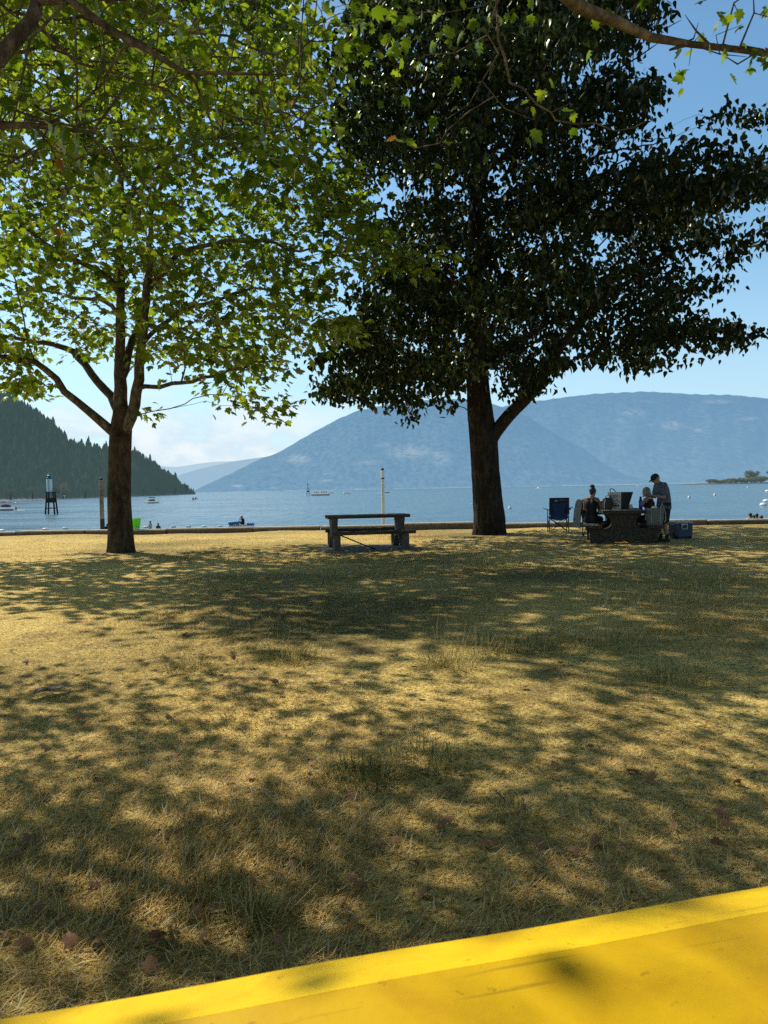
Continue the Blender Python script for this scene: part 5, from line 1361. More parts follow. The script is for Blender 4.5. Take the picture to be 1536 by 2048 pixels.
# ------------------------------------------------------------------ folding camp chairs
M['chair_blue'] = simple_mat('blue_polyester', (0.008, 0.032, 0.12), 0.8, 0.25, 12)
M['chair_navy'] = simple_mat('navy_polyester', (0.012, 0.016, 0.035), 0.8, 0.25, 12)
M['chair_tube'] = simple_mat('black_tube', (0.02, 0.02, 0.022), 0.45, 0.2, 8)
M['print_grey'] = simple_mat('grey_print', (0.42, 0.44, 0.46), 0.7, 0.1, 9)
def camp_chair(label, loc, rz, back=True, logo=True):
    """seen from behind; chair faces +y"""
    t = thing('camp_chair', label, 'camp chair', loc, rz)
    w = .27; zs = .44
    for sx in (-1, 1):
        MB().tube([(sx * w, -.22, -.01), (sx * w, -.22, .52), (sx * (w - .01), -.30, 1.0)], .012, 8).build('rear_post', M['chair_tube'], t, smooth=True)
        MB().tube([(sx * w, .24, -.01), (sx * w, .24, .64)], .012, 8).build('front_post', M['chair_tube'], t, smooth=True)
    for (y0, y1) in ((-.22, -.22), (.24, .24)):
        mb = MB(); mb.tube([(-w, y0, .03), (w, y1, zs)], .009, 6).tube([(w, y0 + .02, .03), (-w, y1 + .02, zs)], .009, 6)
        mb.build('cross_brace', M['chair_tube'], t)
    for sx in (-1, 1):
        MB().tube([(sx * w, -.22, .03), (sx * w, .24, zs)], .009, 6).tube([(sx * w, .24, .03), (sx * w, -.22, zs)], .009, 6).build('cross_brace', M['chair_tube'], t)
    # sagging seat
    n = 12; V = []; F = []
    for i in range(n + 1):
        for j in range(n + 1):
            u, v = i / n * 2 - 1, j / n
            V.append((u * w * 1.03, -.24 + .50 * v, zs + .02 - .09 * (1 - u * u) * (1 - .3 * v) + .02 * v))
    for i in range(n):
        for j in range(n): F.append((i * (n + 1) + j, (i + 1) * (n + 1) + j, (i + 1) * (n + 1) + j + 1, i * (n + 1) + j + 1))
    nV = len(V); V += [(a, b, c - .018) for a, b, c in V]; F += [tuple(nV + q for q in reversed(f)) for f in F[:]]
    MB().add(V, F).build('seat', M['chair_navy'], t, smooth=True)
    if back:
        V = []; F = []
        for i in range(n + 1):
            for j in range(n + 1):
                u, v = i / n * 2 - 1, j / n
                ww = w * (1.02 - .10 * (1 - v) ** 2 + (.0 if v > .3 else -.06 * (1 - v / .3)))
                V.append((u * ww, -.225 - .085 * v - .05 * (1 - u * u) * (1 - v), .40 + .60 * v))
        for i in range(n):
            for j in range(n): F.append((i * (n + 1) + j, (i + 1) * (n + 1) + j, (i + 1) * (n + 1) + j + 1, i * (n + 1) + j + 1))
        nV = len(V); V += [(a, b + .012, c) for a, b, c in V]; F += [tuple(nV + q for q in reversed(f)) for f in F[:]]
        bk = MB().add(V, F).build('backrest', M['chair_blue'], t, smooth=True)
        MB().box((0, -.315, .93), (w * 2.06, .03, .15)).build('top_band', M['chair_navy'], bk, bevel=.012)
        for sx in (-1, 1): MB().box((sx * w * .88, -.295, .70), (.085, .03, .34), rot=Matrix.Rotation(R(-8), 3, 'X')).build('side_band', M['chair_navy'], bk, bevel=.01)
        if logo:
            lg = thing0('emblem', t)
            MB().add([(-.14, -.334, .895), (-.105, -.334, .945), (-.085, -.334, .92), (-.07, -.334, .94), (-.04, -.334, .895), (-.06, -.334, .895), (-.075, -.334, .915), (-.088, -.334, .90), (-.105, -.334, .92), (-.122, -.334, .895)],
                     [(0, 1, 8, 9), (1, 2, 7, 8), (2, 3, 6, 7), (3, 4, 5, 6)]).build('emblem', M['print_grey'], bk)
            o = text_obj('OZARK TRAIL', .028, M['print_grey'], bk, Matrix.Translation((.075, -.333, .935)) @ Matrix.Rotation(R(90), 4, 'X'))
    for sx in (-1, 1):
        a = MB().add([(sx * .25, -.27, .66), (sx * .33, -.27, .67), (sx * .40, .27, .71), (sx * .25, .27, .66), (sx * .25, -.27, .645), (sx * .33, -.27, .655), (sx * .40, .27, .695), (sx * .25, .27, .645)],
                      [(0, 1, 2, 3), (7, 6, 5, 4), (0, 4, 5, 1), (1, 5, 6, 2), (2, 6, 7, 3), (3, 7, 4, 0)]).build('armrest', M['chair_navy'], t, bevel=.004)
        if sx > 0: MB().torus((.385, .12, .70), .055, .012, None, 20, 6).build('cup_holder', M['chair_navy'], a)
    return t
def thing0(*a): return None
cc_ = G(1116, 1063)
Yc = 22.8
camp_chair('empty blue folding camp chair with grey print on its back, facing the lake', (X(1116, Yc), Yc, 0), R(-6)).scale = (1.07, 1.07, 1.07)
cw = TL(-.58, 2.16, 0)
camp_chair('dark camp chair under the grey towel beyond the seated dark-haired woman', (cw[0], cw[1], 0), R(-88), True, False)
M['towel'] = simple_mat('grey_terry', (0.20, 0.215, 0.22), 0.95, 0.25, 30, 0.5, 120)
# towel hung over that chair's back
tw = thing('towel', 'grey towel draped over the back of the chair left of the seated woman', 'towel', (cw[0], cw[1], 0), R(-88))
V = []; F = []; prof = [(-.47, .30), (-.46, .5), (-.43, .75), (-.385, .97), (-.35, 1.035), (-.31, 1.045), (-.275, 1.02), (-.25, .95), (-.215, .8), (-.20, .66)]
nu = 14
for i in range(nu + 1):
    u = i / nu * 2 - 1
    for k, (y, z) in enumerate(prof):
        V.append((u * .30, y + .018 * math.sin(u * 9 + k * .6) * (1 - k / 12), z + .012 * math.sin(u * 5)))
m = len(prof)
for i in range(nu):
    for k in range(m - 1): F.append((i * m + k, (i + 1) * m + k, (i + 1) * m + k + 1, i * m + k + 1))
nV = len(V); V += [(a, b + .014, c - .012) for a, b, c in V]; F += [tuple(nV + q for q in reversed(f)) for f in F[:]]
MB().add(V, F).build('cloth', M['towel'], tw, smooth=True)

# ------------------------------------------------------------------ things on and round the right table
M['tote_white'] = simple_mat('white_woven_plastic', (0.50, 0.49, 0.47), 0.6, 0.12, 14)
M['tote_black'] = simple_mat('black_woven_plastic', (0.018, 0.018, 0.024), 0.5, 0.3, 10)
M['green_print'] = simple_mat('dark_green_print', (0.02, 0.06, 0.045), 0.6, 0.2, 20)
M['purple_lining'] = simple_mat('mauve_lining', (0.22, 0.20, 0.26), 0.7, 0.2, 10)
def bag_panels(b, tp, h, lean=0):
    """four corners bottom/top of an open tapered bag"""
    return [(-b, -b, 0), (b, -b, 0), (b, b, 0), (-b, b, 0), (-tp, -tp, h), (tp, -tp, h), (tp, tp, h), (-tp, tp, h)]
lp = TL(-.02, .60, TOPZ)
tot = thing('shopping_tote', 'open white and black shopping tote with dark lettering standing on the concrete table', 'tote bag', lp, ROT2 + R(43))
q = bag_panels(.125, .215, .43)
def panel(ix, name, mat, off):
    a, b2, c2, d2 = [Vector(q[i]) for i in ix]
    nrm = (b2 - a).cross(d2 - a).normalized() * .006
    vs = [a, b2, c2, d2, a - nrm, b2 - nrm, c2 - nrm, d2 - nrm]
    return MB().add([v + Vector(off) for v in vs], [(0, 1, 2, 3), (7, 6, 5, 4), (0, 4, 5, 1), (1, 5, 6, 2), (2, 6, 7, 3), (3, 7, 4, 0)]).build(name, mat, tot)
front = panel((3, 0, 4, 7), 'white_side', M['tote_white'], (0, 0, .0))
dark = panel((0, 1, 5, 4), 'black_side', M['tote_black'], (.004, 0, 0))
panel((1, 2, 6, 5), 'back_side', M['tote_white'], (.004, .004, 0)); panel((2, 3, 7, 6), 'far_side', M['purple_lining'], (0, .004, 0))
MB().box((0, 0, .006), (.24, .24, .01)).build('base', M['tote_black'], tot)
MB().torus((.215, 0, .40), .09, .010, Matrix.Rotation(R(90), 3, 'Y'), 20, 6, a0=R(-100), a1=R(100)).torus((-.15, .10, .44), .09, .010, Matrix.Rotation(R(60), 3, 'X'), 16, 6, a0=0, a1=R(180)).build('handle', M['tote_black'], tot)
# print lies on the white side (faces -x)
tilt = math.atan2(.09, .43)
mw_ = Matrix.Translation((-.198, 0, .33)) @ Matrix.Rotation(-R(90), 4, 'Z') @ Matrix.Rotation(R(90) + tilt, 4, 'X')
text_obj('FOOD', .105, M['green_print'], front, mw_)
mw_ = Matrix.Translation((-.176, 0, .215)) @ Matrix.Rotation(-R(90), 4, 'Z') @ Matrix.Rotation(R(90) + tilt, 4, 'X')
mb = MB()
rs = np.random.RandomState(2)
for k in range(9):
    a = rs.uniform(-.1, .1); z = rs.uniform(-.09, .04); mb.box((a, z, .001), (rs.uniform(.03, .08), rs.uniform(.006, .014), .002), rz=rs.uniform(-.9, .9))
mb.box((0, -.125, .001), (.20, .035, .002))
pr = mb.build('printed_pattern', M['green_print'], front); pr.matrix_local = mw_

M['brown_bag'] = simple_mat('dark_brown_leatherette', (0.035, 0.020, 0.016), 0.6, 0.35, 12, 0.4, 40)
lp = TL(-.34, .52, TOPZ)
bb = thing('handbag', 'dark brown slouched bag on the table left of the white tote', 'bag', lp, ROT2 + R(20))
mb = MB().prism([(-.11, 0), (.11, 0), (.125, .16), (.10, .27), (.05, .305), (-.04, .295), (-.10, .26), (-.125, .15)], 'y', -.075, .075)
mb.build('body', M['brown_bag'], bb, bevel=.03, seg=3, smooth=True)
MB().torus((0, -.05, .28), .07, .008, Matrix.Rotation(R(80), 3, 'X'), 18, 6, a0=R(10), a1=R(170)).build('handle', M['brown_bag'], bb)
MB().tube([(-.11, -.08, .02), (-.115, -.085, .15), (-.08, -.08, .27)], .006, 6).build('piping', M['tote_white'], bb)
M['kraft'] = simple_mat('snack_box', (0.16, 0.15, 0.11), 0.7, 0.4, 14)
lp = TL(-.47, 1.05, TOPZ)
sb = thing('snack_box', 'small dark food box with pale patches at the left edge of the table', 'box', lp, ROT2)
MB().box((0, 0, .10), (.16, .22, .20)).build('carton', M['tote_black'], sb, bevel=.006)
MB().box((.02, -.112, .07), (.10, .004, .09)).build('label_patch', M['kraft'], sb)

M['bottle_blue'] = simple_mat('blue_bottle', (0.01, 0.03, 0.22), 0.25, 0.2, 6)
lp = TL(.44, .42, TOPZ)
wb = thing('water_bottle', 'dark blue water bottle at the right corner of the concrete table', 'bottle', lp)
MB().lathe([(.043, 0), (.046, .01), (.046, .20), (.03, .25), (.02, .265)], n=18).build('body', M['bottle_blue'], wb, smooth=True)
MB().lathe([(.024, .262), (.026, .27), (.026, .305), (.01, .315)], n=14).build('cap', M['chair_navy'], wb, smooth=True)
lp = TL(.24, .75, TOPZ)
cp = thing('paper_cup', 'white paper cup on the table left of the grey-haired woman', 'cup', lp)
MB().lathe([(.032, 0), (.042, .11), (.044, .115), (.040, .115), (.031, .008), (.005, .008)], n=18).build('cup', M['white'], cp, smooth=True)
lp = TL(.28, .62, TOPZ)
pl = thing('paper_plate', 'pale paper plate lying flat near the right edge of the concrete table', 'plate', lp)
MB().lathe([(.005, .004), (.08, .004), (.115, .022), (.118, .024), (.085, .0), (.005, 0)], n=26).build('plate', M['white'], pl, smooth=True)
M['teal_box'] = simple_mat('teal_tray', (0.03, 0.11, 0.10), 0.6, 0.2, 8)
lp = TL(.17, .95, TOPZ)
tr = thing('food_tray', 'low teal tray on the table right of the white tote', 'tray', lp, ROT2)
MB().box((0, 0, .012), (.26, .18, .02)).box((0, -.09, .03), (.26, .012, .05)).box((0, .09, .03), (.26, .012, .05)).box((-.13, 0, .03), (.012, .17, .05)).box((.13, 0, .03), (.012, .17, .05)).build('tray', M['teal_box'], tr)

# grey tote on the near end of the right bench
M['grey_canvas'] = simple_mat('grey_canvas', (0.155, 0.16, 0.15), 0.9, 0.25, 18, 0.4, 80)
M['cord'] = simple_mat('pale_cord', (0.34, 0.34, 0.31), 0.8, 0.15, 20)
lp = TL(.72, .12, .464)
gt = thing('canvas_tote', 'grey canvas tote with pale cord handles on the near end of the right bench', 'tote bag', lp, ROT2 + R(6))
V = []; F = []; n = 32
levels = [(0, .17, .11), (.02, .185, .12), (.15, .20, .125), (.30, .215, .12), (.40, .225, .10)]
for z, a, b in levels:
    for k in range(n):
        th = 2 * math.pi * k / n; ex = .5
        x = math.copysign(abs(math.cos(th)) ** ex, math.cos(th)) * a; y = math.copysign(abs(math.sin(th)) ** ex, math.sin(th)) * b
        zz = z + (.045 * math.cos(th) ** 2 * (1 if x > 0 else .1) if z > .38 else 0)
        V.append((x + .008 * math.sin(th * 5 + z * 20), y + .006 * math.sin(th * 7 + z * 9), zz))
for i in range(len(levels) - 1):
    for k in range(n): F.append((i * n + k, i * n + (k + 1) % n, (i + 1) * n + (k + 1) % n, (i + 1) * n + k))
F.append(tuple(reversed(range(n))))
MB().add(V, F).build('body', M['grey_canvas'], gt, smooth=True)
for sy in (-1,):
    MB().tube([(-.10, -.132, .02), (-.105, -.136, .2), (-.11, -.126, .38), (-.17, -.10, .36), (-.215, -.06, .22), (-.22, -.04, .12)], .009, 6).tube([(.10, -.132, .02), (.105, -.136, .2), (.11, -.126, .38), (.155, -.10, .50), (.17, -.06, .52), (.19, -.03, .44)], .009, 6).build('handle', M['cord'], gt)
MB().tube([(.205, -.06, .38), (.235, -.08, .28), (.24, -.07, .14), (.225, -.06, .05)], .012, 6).build('strap', M['cord'], gt)
lp = TL(.72, .10, .464 + .385)
nb_ = MB().ellipsoid((0, 0, 0), (.075, .07, .065), n=20, m=14)
o = nb_.build('paper_bundle', M['white'], smooth=True); o.location = lp
rsb = np.random.RandomState(9)
for v in o.data.vertices: v.co *= 1 + .10 * rsb.uniform(-1, 1)
tag(o, 'crumpled white paper bundle poking out of the grey canvas tote', 'paper bundle')

# ------------------------------------------------------------------ cool box
M['cool_blue'] = simple_mat('blue_cooler_plastic', (0.010, 0.036, 0.085), 0.45, 0.2, 8)
M['cool_lid'] = simple_mat('grey_white_lid', (0.36, 0.38, 0.38), 0.5, 0.12, 8)
Yk = 19.2
ck = thing('cool_box', 'blue wheeled cool box with pale lid on the grass behind the standing man', 'cool box', (X(1361, Yk), Yk, 0), R(8))
MB().box((0, 0, .235), (.48, .34, .33), taper=1.05).build('body', M['cool_blue'], ck, bevel=.025)
MB().box((0, -.172, .13), (.36, .02, .13)).build('front_panel', M['cool_blue'], ck, bevel=.008)
MB().box((0, 0, .43), (.52, .37, .055)).build('lid', M['cool_lid'], ck, bevel=.02)
MB().tube([(-.075, -.19, .385), (-.07, -.20, .27), (.07, -.20, .27), (.075, -.19, .385)], .012, 8).tube([(-.075, -.19, .385), (.075, -.19, .385)], .012, 8).build('handle', M['white'], ck)
for sx in (-1, 1):
    mb = MB().lathe([(.02, -.03), (.075, -.03), (.085, -.02), (.085, .02), (.075, .03), (.02, .03)], n=20)
    mb.v = [(sx * .225 + c, b - .03, a + .075) for a, b, c in mb.v]
    mb.build('wheel', M['black'], ck, smooth=True)
MB().box((0, .0, .04), (.30, .26, .08)).build('foot', M['black'], ck, bevel=.01)

# ------------------------------------------------------------------ the yellow table the viewer sits at
def yellow(name, k, q):
    m, nt, out = new_mat(name)
    b = N(nt, 'ShaderNodeBsdfPrincipled', Roughness=0.5); b.inputs['Specular IOR Level'].default_value = 0.25
    tc = N(nt, 'ShaderNodeTexCoord')
    n1 = N(nt, 'ShaderNodeTexNoise', Scale=7.0, Detail=4.0, Roughness=0.6, Distortion=.6); nt.links.new(tc.outputs['Object'], n1.inputs[0])
    rp = ramp(nt, [(0.30, (0.72 * k, 0.42 * k * q, 0.002)), (0.5, (0.82 * k, 0.51 * k * q, 0.002)), (0.66, (0.86 * k, 0.55 * k * q, 0.003))]); nt.links.new(n1.outputs['Fac'], rp.inputs[0])
    n2 = N(nt, 'ShaderNodeTexNoise', Scale=42.0, Detail=3.0, Roughness=0.6); nt.links.new(tc.outputs['Object'], n2.inputs[0])
    n3 = N(nt, 'ShaderNodeTexNoise', Scale=3.4, Detail=4.0); nt.links.new(tc.outputs['Object'], n3.inputs[0])
    s2 = ramp(nt, [(0.665, (0, 0, 0)), (0.73, (1, 1, 1))]); nt.links.new(n2.outputs['Fac'], s2.inputs[0])
    mp = N(nt, 'ShaderNodeMapping'); mp.inputs['Rotation'].default_value = (0, 0, R(-14)); mp.inputs['Scale'].default_value = (3, 60, 30); nt.links.new(tc.outputs['Object'], mp.inputs[0])
    n4 = N(nt, 'ShaderNodeTexNoise', Scale=1.0, Detail=3.0); nt.links.new(mp.outputs[0], n4.inputs[0])
    s4 = ramp(nt, [(0.66, (0, 0, 0)), (0.74, (1, 1, 1))]); nt.links.new(n4.outputs['Fac'], s4.inputs[0])
    s3 = ramp(nt, [(0.58, (0, 0, 0)), (0.70, (1, 1, 1))]); nt.links.new(n3.outputs['Fac'], s3.inputs[0])
    def scr(a, f):
        q = N(nt, 'ShaderNodeMath', operation='MULTIPLY'); q.inputs[1].default_value = f; nt.links.new(a, q.inputs[0]); return q.outputs[0]
    m1 = N(nt, 'ShaderNodeMath', operation='MAXIMUM'); nt.links.new(scr(s2.outputs[0], .5), m1.inputs[0]); nt.links.new(scr(s4.outputs[0], .45), m1.inputs[1])
    m2 = N(nt, 'ShaderNodeMath', operation='MAXIMUM'); nt.links.new(m1.outputs[0], m2.inputs[0]); nt.links.new(scr(s3.outputs[0], .34), m2.inputs[1])
    mx = N(nt, 'ShaderNodeMixRGB'); mx.inputs[2].default_value = (0.20, 0.13, 0.012, 1); nt.links.new(m2.outputs[0], mx.inputs[0]); nt.links.new(rp.outputs[0], mx.inputs[1])
    nt.links.new(mx.outputs[0], b.inputs['Base Color'])
    bp = N(nt, 'ShaderNodeBump', Strength=.15, Distance=.005); nt.links.new(n2.outputs['Fac'], bp.inputs['Height']); nt.links.new(bp.outputs[0], b.inputs['Normal'])
    nt.links.new(b.outputs[0], out.inputs[0]); return m
M['yellow'] = yellow('scuffed_yellow_paint', 0.84, 0.97); M['yellow_rim'] = yellow('lighter_yellow_paint', 1.05, 1.04)  # rim a lighter yellow than the top, same scuff pattern
Z1, Z2 = .755, .716
a = G(430, 2036, Z1)[:2]; b = G(1536, 1816, Z1)[:2]       # crease between the flat top and the rolled edge
e0 = G(0, 2037, Z2)[:2]; e1 = G(1536, 1771, Z2)[:2]      # outer edge
d = (e1 - e0) / np.linalg.norm(e1 - e0); nrm = np.array([-d[1], d[0]])
off_c = float(np.dot((a + b) / 2, nrm)); off_e = float(np.dot((e0 + e1) / 2, nrm))
ang = math.atan2(d[1], d[0])
yt = thing('yellow_table', 'scuffed bright yellow tabletop with rolled edge crossing the bottom of the view', 'table', (0, 0, 0), ang)
wdt = off_e - off_c
def extr(prof, name, mat, par):
    V = []; F = []; nx_ = 60; m = len(prof)
    for i in range(nx_ + 1):
        x = -1.35 + 2.9 * i / nx_
        for (y, z) in prof: V.append((x, y + .0012 * math.sin(x * 7), z + .001 * math.sin(x * 11 + y * 5)))
    for i in range(nx_):
        for k in range(m): F.append((i * m + k, (i + 1) * m + k, (i + 1) * m + (k + 1) % m, i * m + (k + 1) % m))
    F.append(tuple(range(m))); F.append(tuple(reversed([nx_ * m + k for k in range(m)])))
    return MB().add(V, F).build(name, mat, par, smooth=True)
top_ = extr([(off_c - .86, Z1 - .012), (off_c - .84, Z1), (off_c - .0006, Z1), (off_c - .0006, Z1 - .03), (off_c - .84, Z1 - .03)], 'tabletop', M['yellow'], yt)
extr([(off_c, Z1), (off_e - .004, Z2 + .001), (off_e, Z2 - .001), (off_e + .001, Z2 - .06), (off_e - .012, Z2 - .062), (off_c, Z1 - .03)], 'rim', M['yellow_rim'], yt)
for x in (-.95, 1.15):
    MB().tube([(x, off_c - .72, 0), (x, off_c - .42, .72)], .03, 10).tube([(x, off_e - .10, 0), (x, off_c - .40, .715)], .03, 10).build('leg', M['yellow'], yt, smooth=True)
# ------------------------------------------------------------------ people
def skin_mat(name, c): return simple_mat(name, c, 0.6, 0.12, 14, 0.1, 200)
M['skin'] = skin_mat('skin_tan', (0.36, 0.20, 0.13)); M['skin_pale'] = skin_mat('skin_fair', (0.50, 0.33, 0.25)); M['skin_brown'] = skin_mat('skin_brown', (0.20, 0.11, 0.075))
M['hair_dark'] = simple_mat('dark_hair', (0.015, 0.011, 0.010), 0.5, 0.4, 30, 0.5, 90, stretch=(1, 1, .2)); M['hair_grey'] = simple_mat('grey_blond_hair', (0.30, 0.26, 0.19), 0.55, 0.4, 30, 0.6, 90, stretch=(1, 1, .2))
def cloth(n, c): return simple_mat(n, c, 0.9, 0.2, 9, 0.4, 60)
M['shirt_blue'] = cloth('grey_blue_cotton', (0.085, 0.11, 0.15)); M['cloth_black'] = cloth('black_cotton', (0.012, 0.012, 0.014)); M['cloth_maroon'] = cloth('dark_maroon_cotton', (0.05, 0.014, 0.018)); M['cloth_white'] = cloth('white_cotton', (0.66, 0.64, 0.62)); M['cap_black'] = cloth('black_cap', (0.014, 0.014, 0.016)); M['cloth_red'] = cloth('red_swimwear', (0.35, 0.03, 0.05)); M['cloth_navy'] = cloth('navy_shorts', (0.02, 0.025, 0.045)); M['shoe'] = cloth('dark_shoe', (0.02, 0.018, 0.017)); M['vest_lime'] = cloth('dull_vest', (0.25, 0.05, 0.05))
def V3(*a): return np.array(a, float)
def unit(v): return v / (np.linalg.norm(v) + 1e-9)
def hand(mb, W, d, palm_n, s=1.0, curl=0.35, left=1):
    """palm, four unequal jointed fingers and a thumb from the side of the palm"""
    d = unit(d); n = unit(palm_n - d * np.dot(palm_n, d)); side = np.cross(d, n) * left
    for k in (-1, 0, 1): mb.capsule(W + side * .022 * k * s + d * .012 * s, W + side * .028 * k * s + d * .085 * s, .017 * s, .014 * s, 8)
    for k, L in enumerate((.070, .082, .076, .058)):
        b = W + d * .088 * s + side * (.031 - .0205 * k) * s
        c = curl * (1 + .15 * k)
        m = b + (d * math.cos(c * .6) + n * math.sin(c * .6)) * L * .52 * s
        e = m + (d * math.cos(c * 1.7) + n * math.sin(c * 1.7)) * L * .48 * s
        mb.capsule(b, m, .0088 * s, .0080 * s, 8); mb.capsule(m, e, .0080 * s, .0068 * s, 8)
    b = W + d * .03 * s + side * .030 * s
    m = b + (d * .6 + side * .75 + n * .25) * .042 * s; e = m + (d * .85 + side * .25 + n * .35) * .032 * s
    mb.capsule(b, m, .0115 * s, .0095 * s, 8); mb.capsule(m, e, .0095 * s, .0075 * s, 8)
def head_shape(mb, c, fwd, up, s=1.0):
    f = unit(fwd); u = unit(up - f * np.dot(up, f)); r = np.cross(f, u)
    rot = Matrix(((r[0], f[0], u[0]), (r[1], f[1], u[1]), (r[2], f[2], u[2])))
    mb.ellipsoid(c + u * .020 * s - f * .008 * s, (.076 * s, .096 * s, .098 * s), rot)
    mb.ellipsoid(c - u * .045 * s + f * .018 * s, (.060 * s, .072 * s, .075 * s), rot)
    mb.ellipsoid(c - u * .098 * s + f * .062 * s, (.026 * s, .022 * s, .018 * s), rot)          # chin
    mb.capsule(c + u * .012 * s + f * .088 * s, c - u * .030 * s + f * .112 * s, .011 * s, .015 * s, 8)   # nose
    mb.capsule(c - u * .060 * s + f * .084 * s + r * .020 * s, c - u * .060 * s + f * .084 * s - r * .020 * s, .010 * s, .010 * s, 8)  # lips
    for q in (-1, 1):
        mb.ellipsoid(c - u * .012 * s + r * .077 * s * q - f * .012 * s, (.012 * s, .020 * s, .032 * s), rot)   # ears
        mb.capsule(c + u * .026 * s + f * .083 * s + r * .014 * s * q, c + u * .022 * s + f * .070 * s + r * .052 * s * q, .010 * s, .008 * s, 8)   # brow
    return f, u, r, rot
def eyes(c, f, u, r, t, s=1.0):
    for q in (-1, 1):
        mb = MB().ellipsoid(c + u * .004 * s + f * .079 * s + r * .031 * s * q, (.011 * s, .009 * s, .008 * s)); mb.build('eye', M['hull_dark'], t, smooth=True)
def limb_pair(mb, a, b, c, r0, r1, r2, r3, bulge=0.0):
    mb.capsule(a, b, r0, r1); mb.capsule(b, c, r1 * .98, r3)
    if bulge: mb.capsule(b + (c - b) * .10, b + (c - b) * .50, r1 * .95, r2)
def figure(t, J, skin, voxel=0.011, s=1.0, female=False, hands=True, face=True, build='avg'):
    """continuous body from the joint table J (local coordinates)"""
    g = 1.0 if build == 'avg' else 1.14
    mb = MB()
    f, u, r, rot = head_shape(mb, J['head'], J['face'], J['up'], s)
    mb.capsule(J['neck'], J['head'] - u * .05 * s - f * .015 * s, .056 * s, .050 * s)
    ch, wa, pe = J['chest'], J['waist'], J['pelvis']
    sh = J['shR'] - J['shL']; ax = unit(sh)
    k = .86 if female else 1.0
    for q in (-1, 1):
        mb.capsule(ch + ax * .075 * q * k * s, wa + ax * .058 * q * k * s, .105 * k * g * s, .092 * k * g * s)
        mb.capsule(wa + ax * .055 * q * s, pe + ax * .075 * q * s, .094 * k * g * s, .108 * g * s)
        side = J['shR'] if q > 0 else J['shL']
        mb.capsule(ch + ax * .05 * q * s, side - ax * .01 * q, .085 * k * s, .056 * k * s)
        mb.capsule(J['neck'], side, .050 * s, .046 * k * s)
    if female:
        for q in (-1, 1): mb.ellipsoid(ch + ax * .07 * q * s + J['tfwd'] * .085 * s - V3(0, 0, .03), (.06 * s, .06 * s, .06 * s))
    for e in 'LR':
        limb_pair(mb, J['sh' + e], J['el' + e], J['wr' + e], .050 * k * s, .041 * k * s, .043 * k * s, .027 * s, .01)
        if hands: hand(mb, J['wr' + e], J['hd' + e] - J['wr' + e], J['pn' + e], s, J.get('curl', .35), 1 if e == 'L' else -1)
        else: mb.capsule(J['wr' + e], J['hd' + e], .030 * s, .022 * s)
        limb_pair(mb, J['hip' + e], J['kn' + e], J['an' + e], .088 * g * s, .056 * s, .058 * s, .038 * s, .01)
        mb.capsule(J['an' + e] - V3(0, 0, .035 * s), J['toe' + e], .042 * s, .030 * s)
    o = mb.build('body', skin, t, remesh=voxel, sm_it=2)
    if face: eyes(J['head'], f, u, r, t, s)
    return f, u, r, rot
def torso_cloth(t, J, name, mat, sleeves=0.0, inflate=.016, hem=0.10, neck=True, s=1.0, female=False, voxel=.012, straps=False, build='avg'):
    g = 1.0 if build == 'avg' else 1.14
    mb = MB(); ch, wa, pe = J['chest'], J['waist'], J['pelvis']; ax = unit(J['shR'] - J['shL']); k = .86 if female else 1.0
    dn = unit(pe - wa)
    for q in (-1, 1):
        mb.capsule(ch + ax * .075 * q * k * s, wa + ax * .06 * q * k * s, (.105 * k * g + inflate) * s, (.094 * k * g + inflate) * s)
        if hem > -0.05: mb.capsule(wa + ax * .06 * q * s, pe + ax * .072 * q * s + dn * (hem - .10), (.096 * k * g + inflate) * s, (.108 * g + inflate * 1.15) * s)
        side = J['shR'] if q > 0 else J['shL']
        if not straps:
            mb.capsule(ch + ax * .05 * q * s, side - ax * .01 * q, (.085 * k + inflate) * s, (.058 * k + inflate) * s)
            mb.capsule(J['neck'] - V3(0, 0, .01), side, (.050 + inflate * .6) * s, (.048 + inflate) * s)
        else:
            mb.capsule(ch + ax * .07 * q * s + V3(0, 0, .03), J['neck'] + (side - J['neck']) * .45 + V3(0, 0, .012), .085 * k * s, .045 * k * s)
        if female: mb.ellipsoid(ch + ax * .07 * q * s + J['tfwd'] * .088 * s - V3(0, 0, .03), (.07 * s, .065 * s, .065 * s))
        if sleeves:
            e = 'R' if q > 0 else 'L'
            a, b = J['sh' + e], J['el' + e]; mb.capsule(a, a + (b - a) * sleeves, (.054 + inflate) * s, (.052 + inflate * 1.5) * s)
    return mb.build(name, mat, t, remesh=voxel, sm_it=2)
def shorts(t, J, name, mat, length=.6, inflate=.02, s=1.0, voxel=.012, build='avg', toknee=None):
    g = 1.0 if build == 'avg' else 1.1
    mb = MB(); ax = unit(J['shR'] - J['shL'])
    for q, e in ((-1, 'L'), (1, 'R')):
        mb.capsule(J['pelvis'] + ax * .06 * q + (J['waist'] - J['pelvis']) * .45, J['pelvis'] + ax * .075 * q, (.098 * g + inflate) * s, (.110 * g + inflate) * s)
        a, b = J['hip' + e], J['kn' + e]; mb.capsule(a, a + (b - a) * length, (.092 * g + inflate) * s, (.080 + inflate) * s)
    return mb.build(name, mat, t, remesh=voxel, sm_it=2)

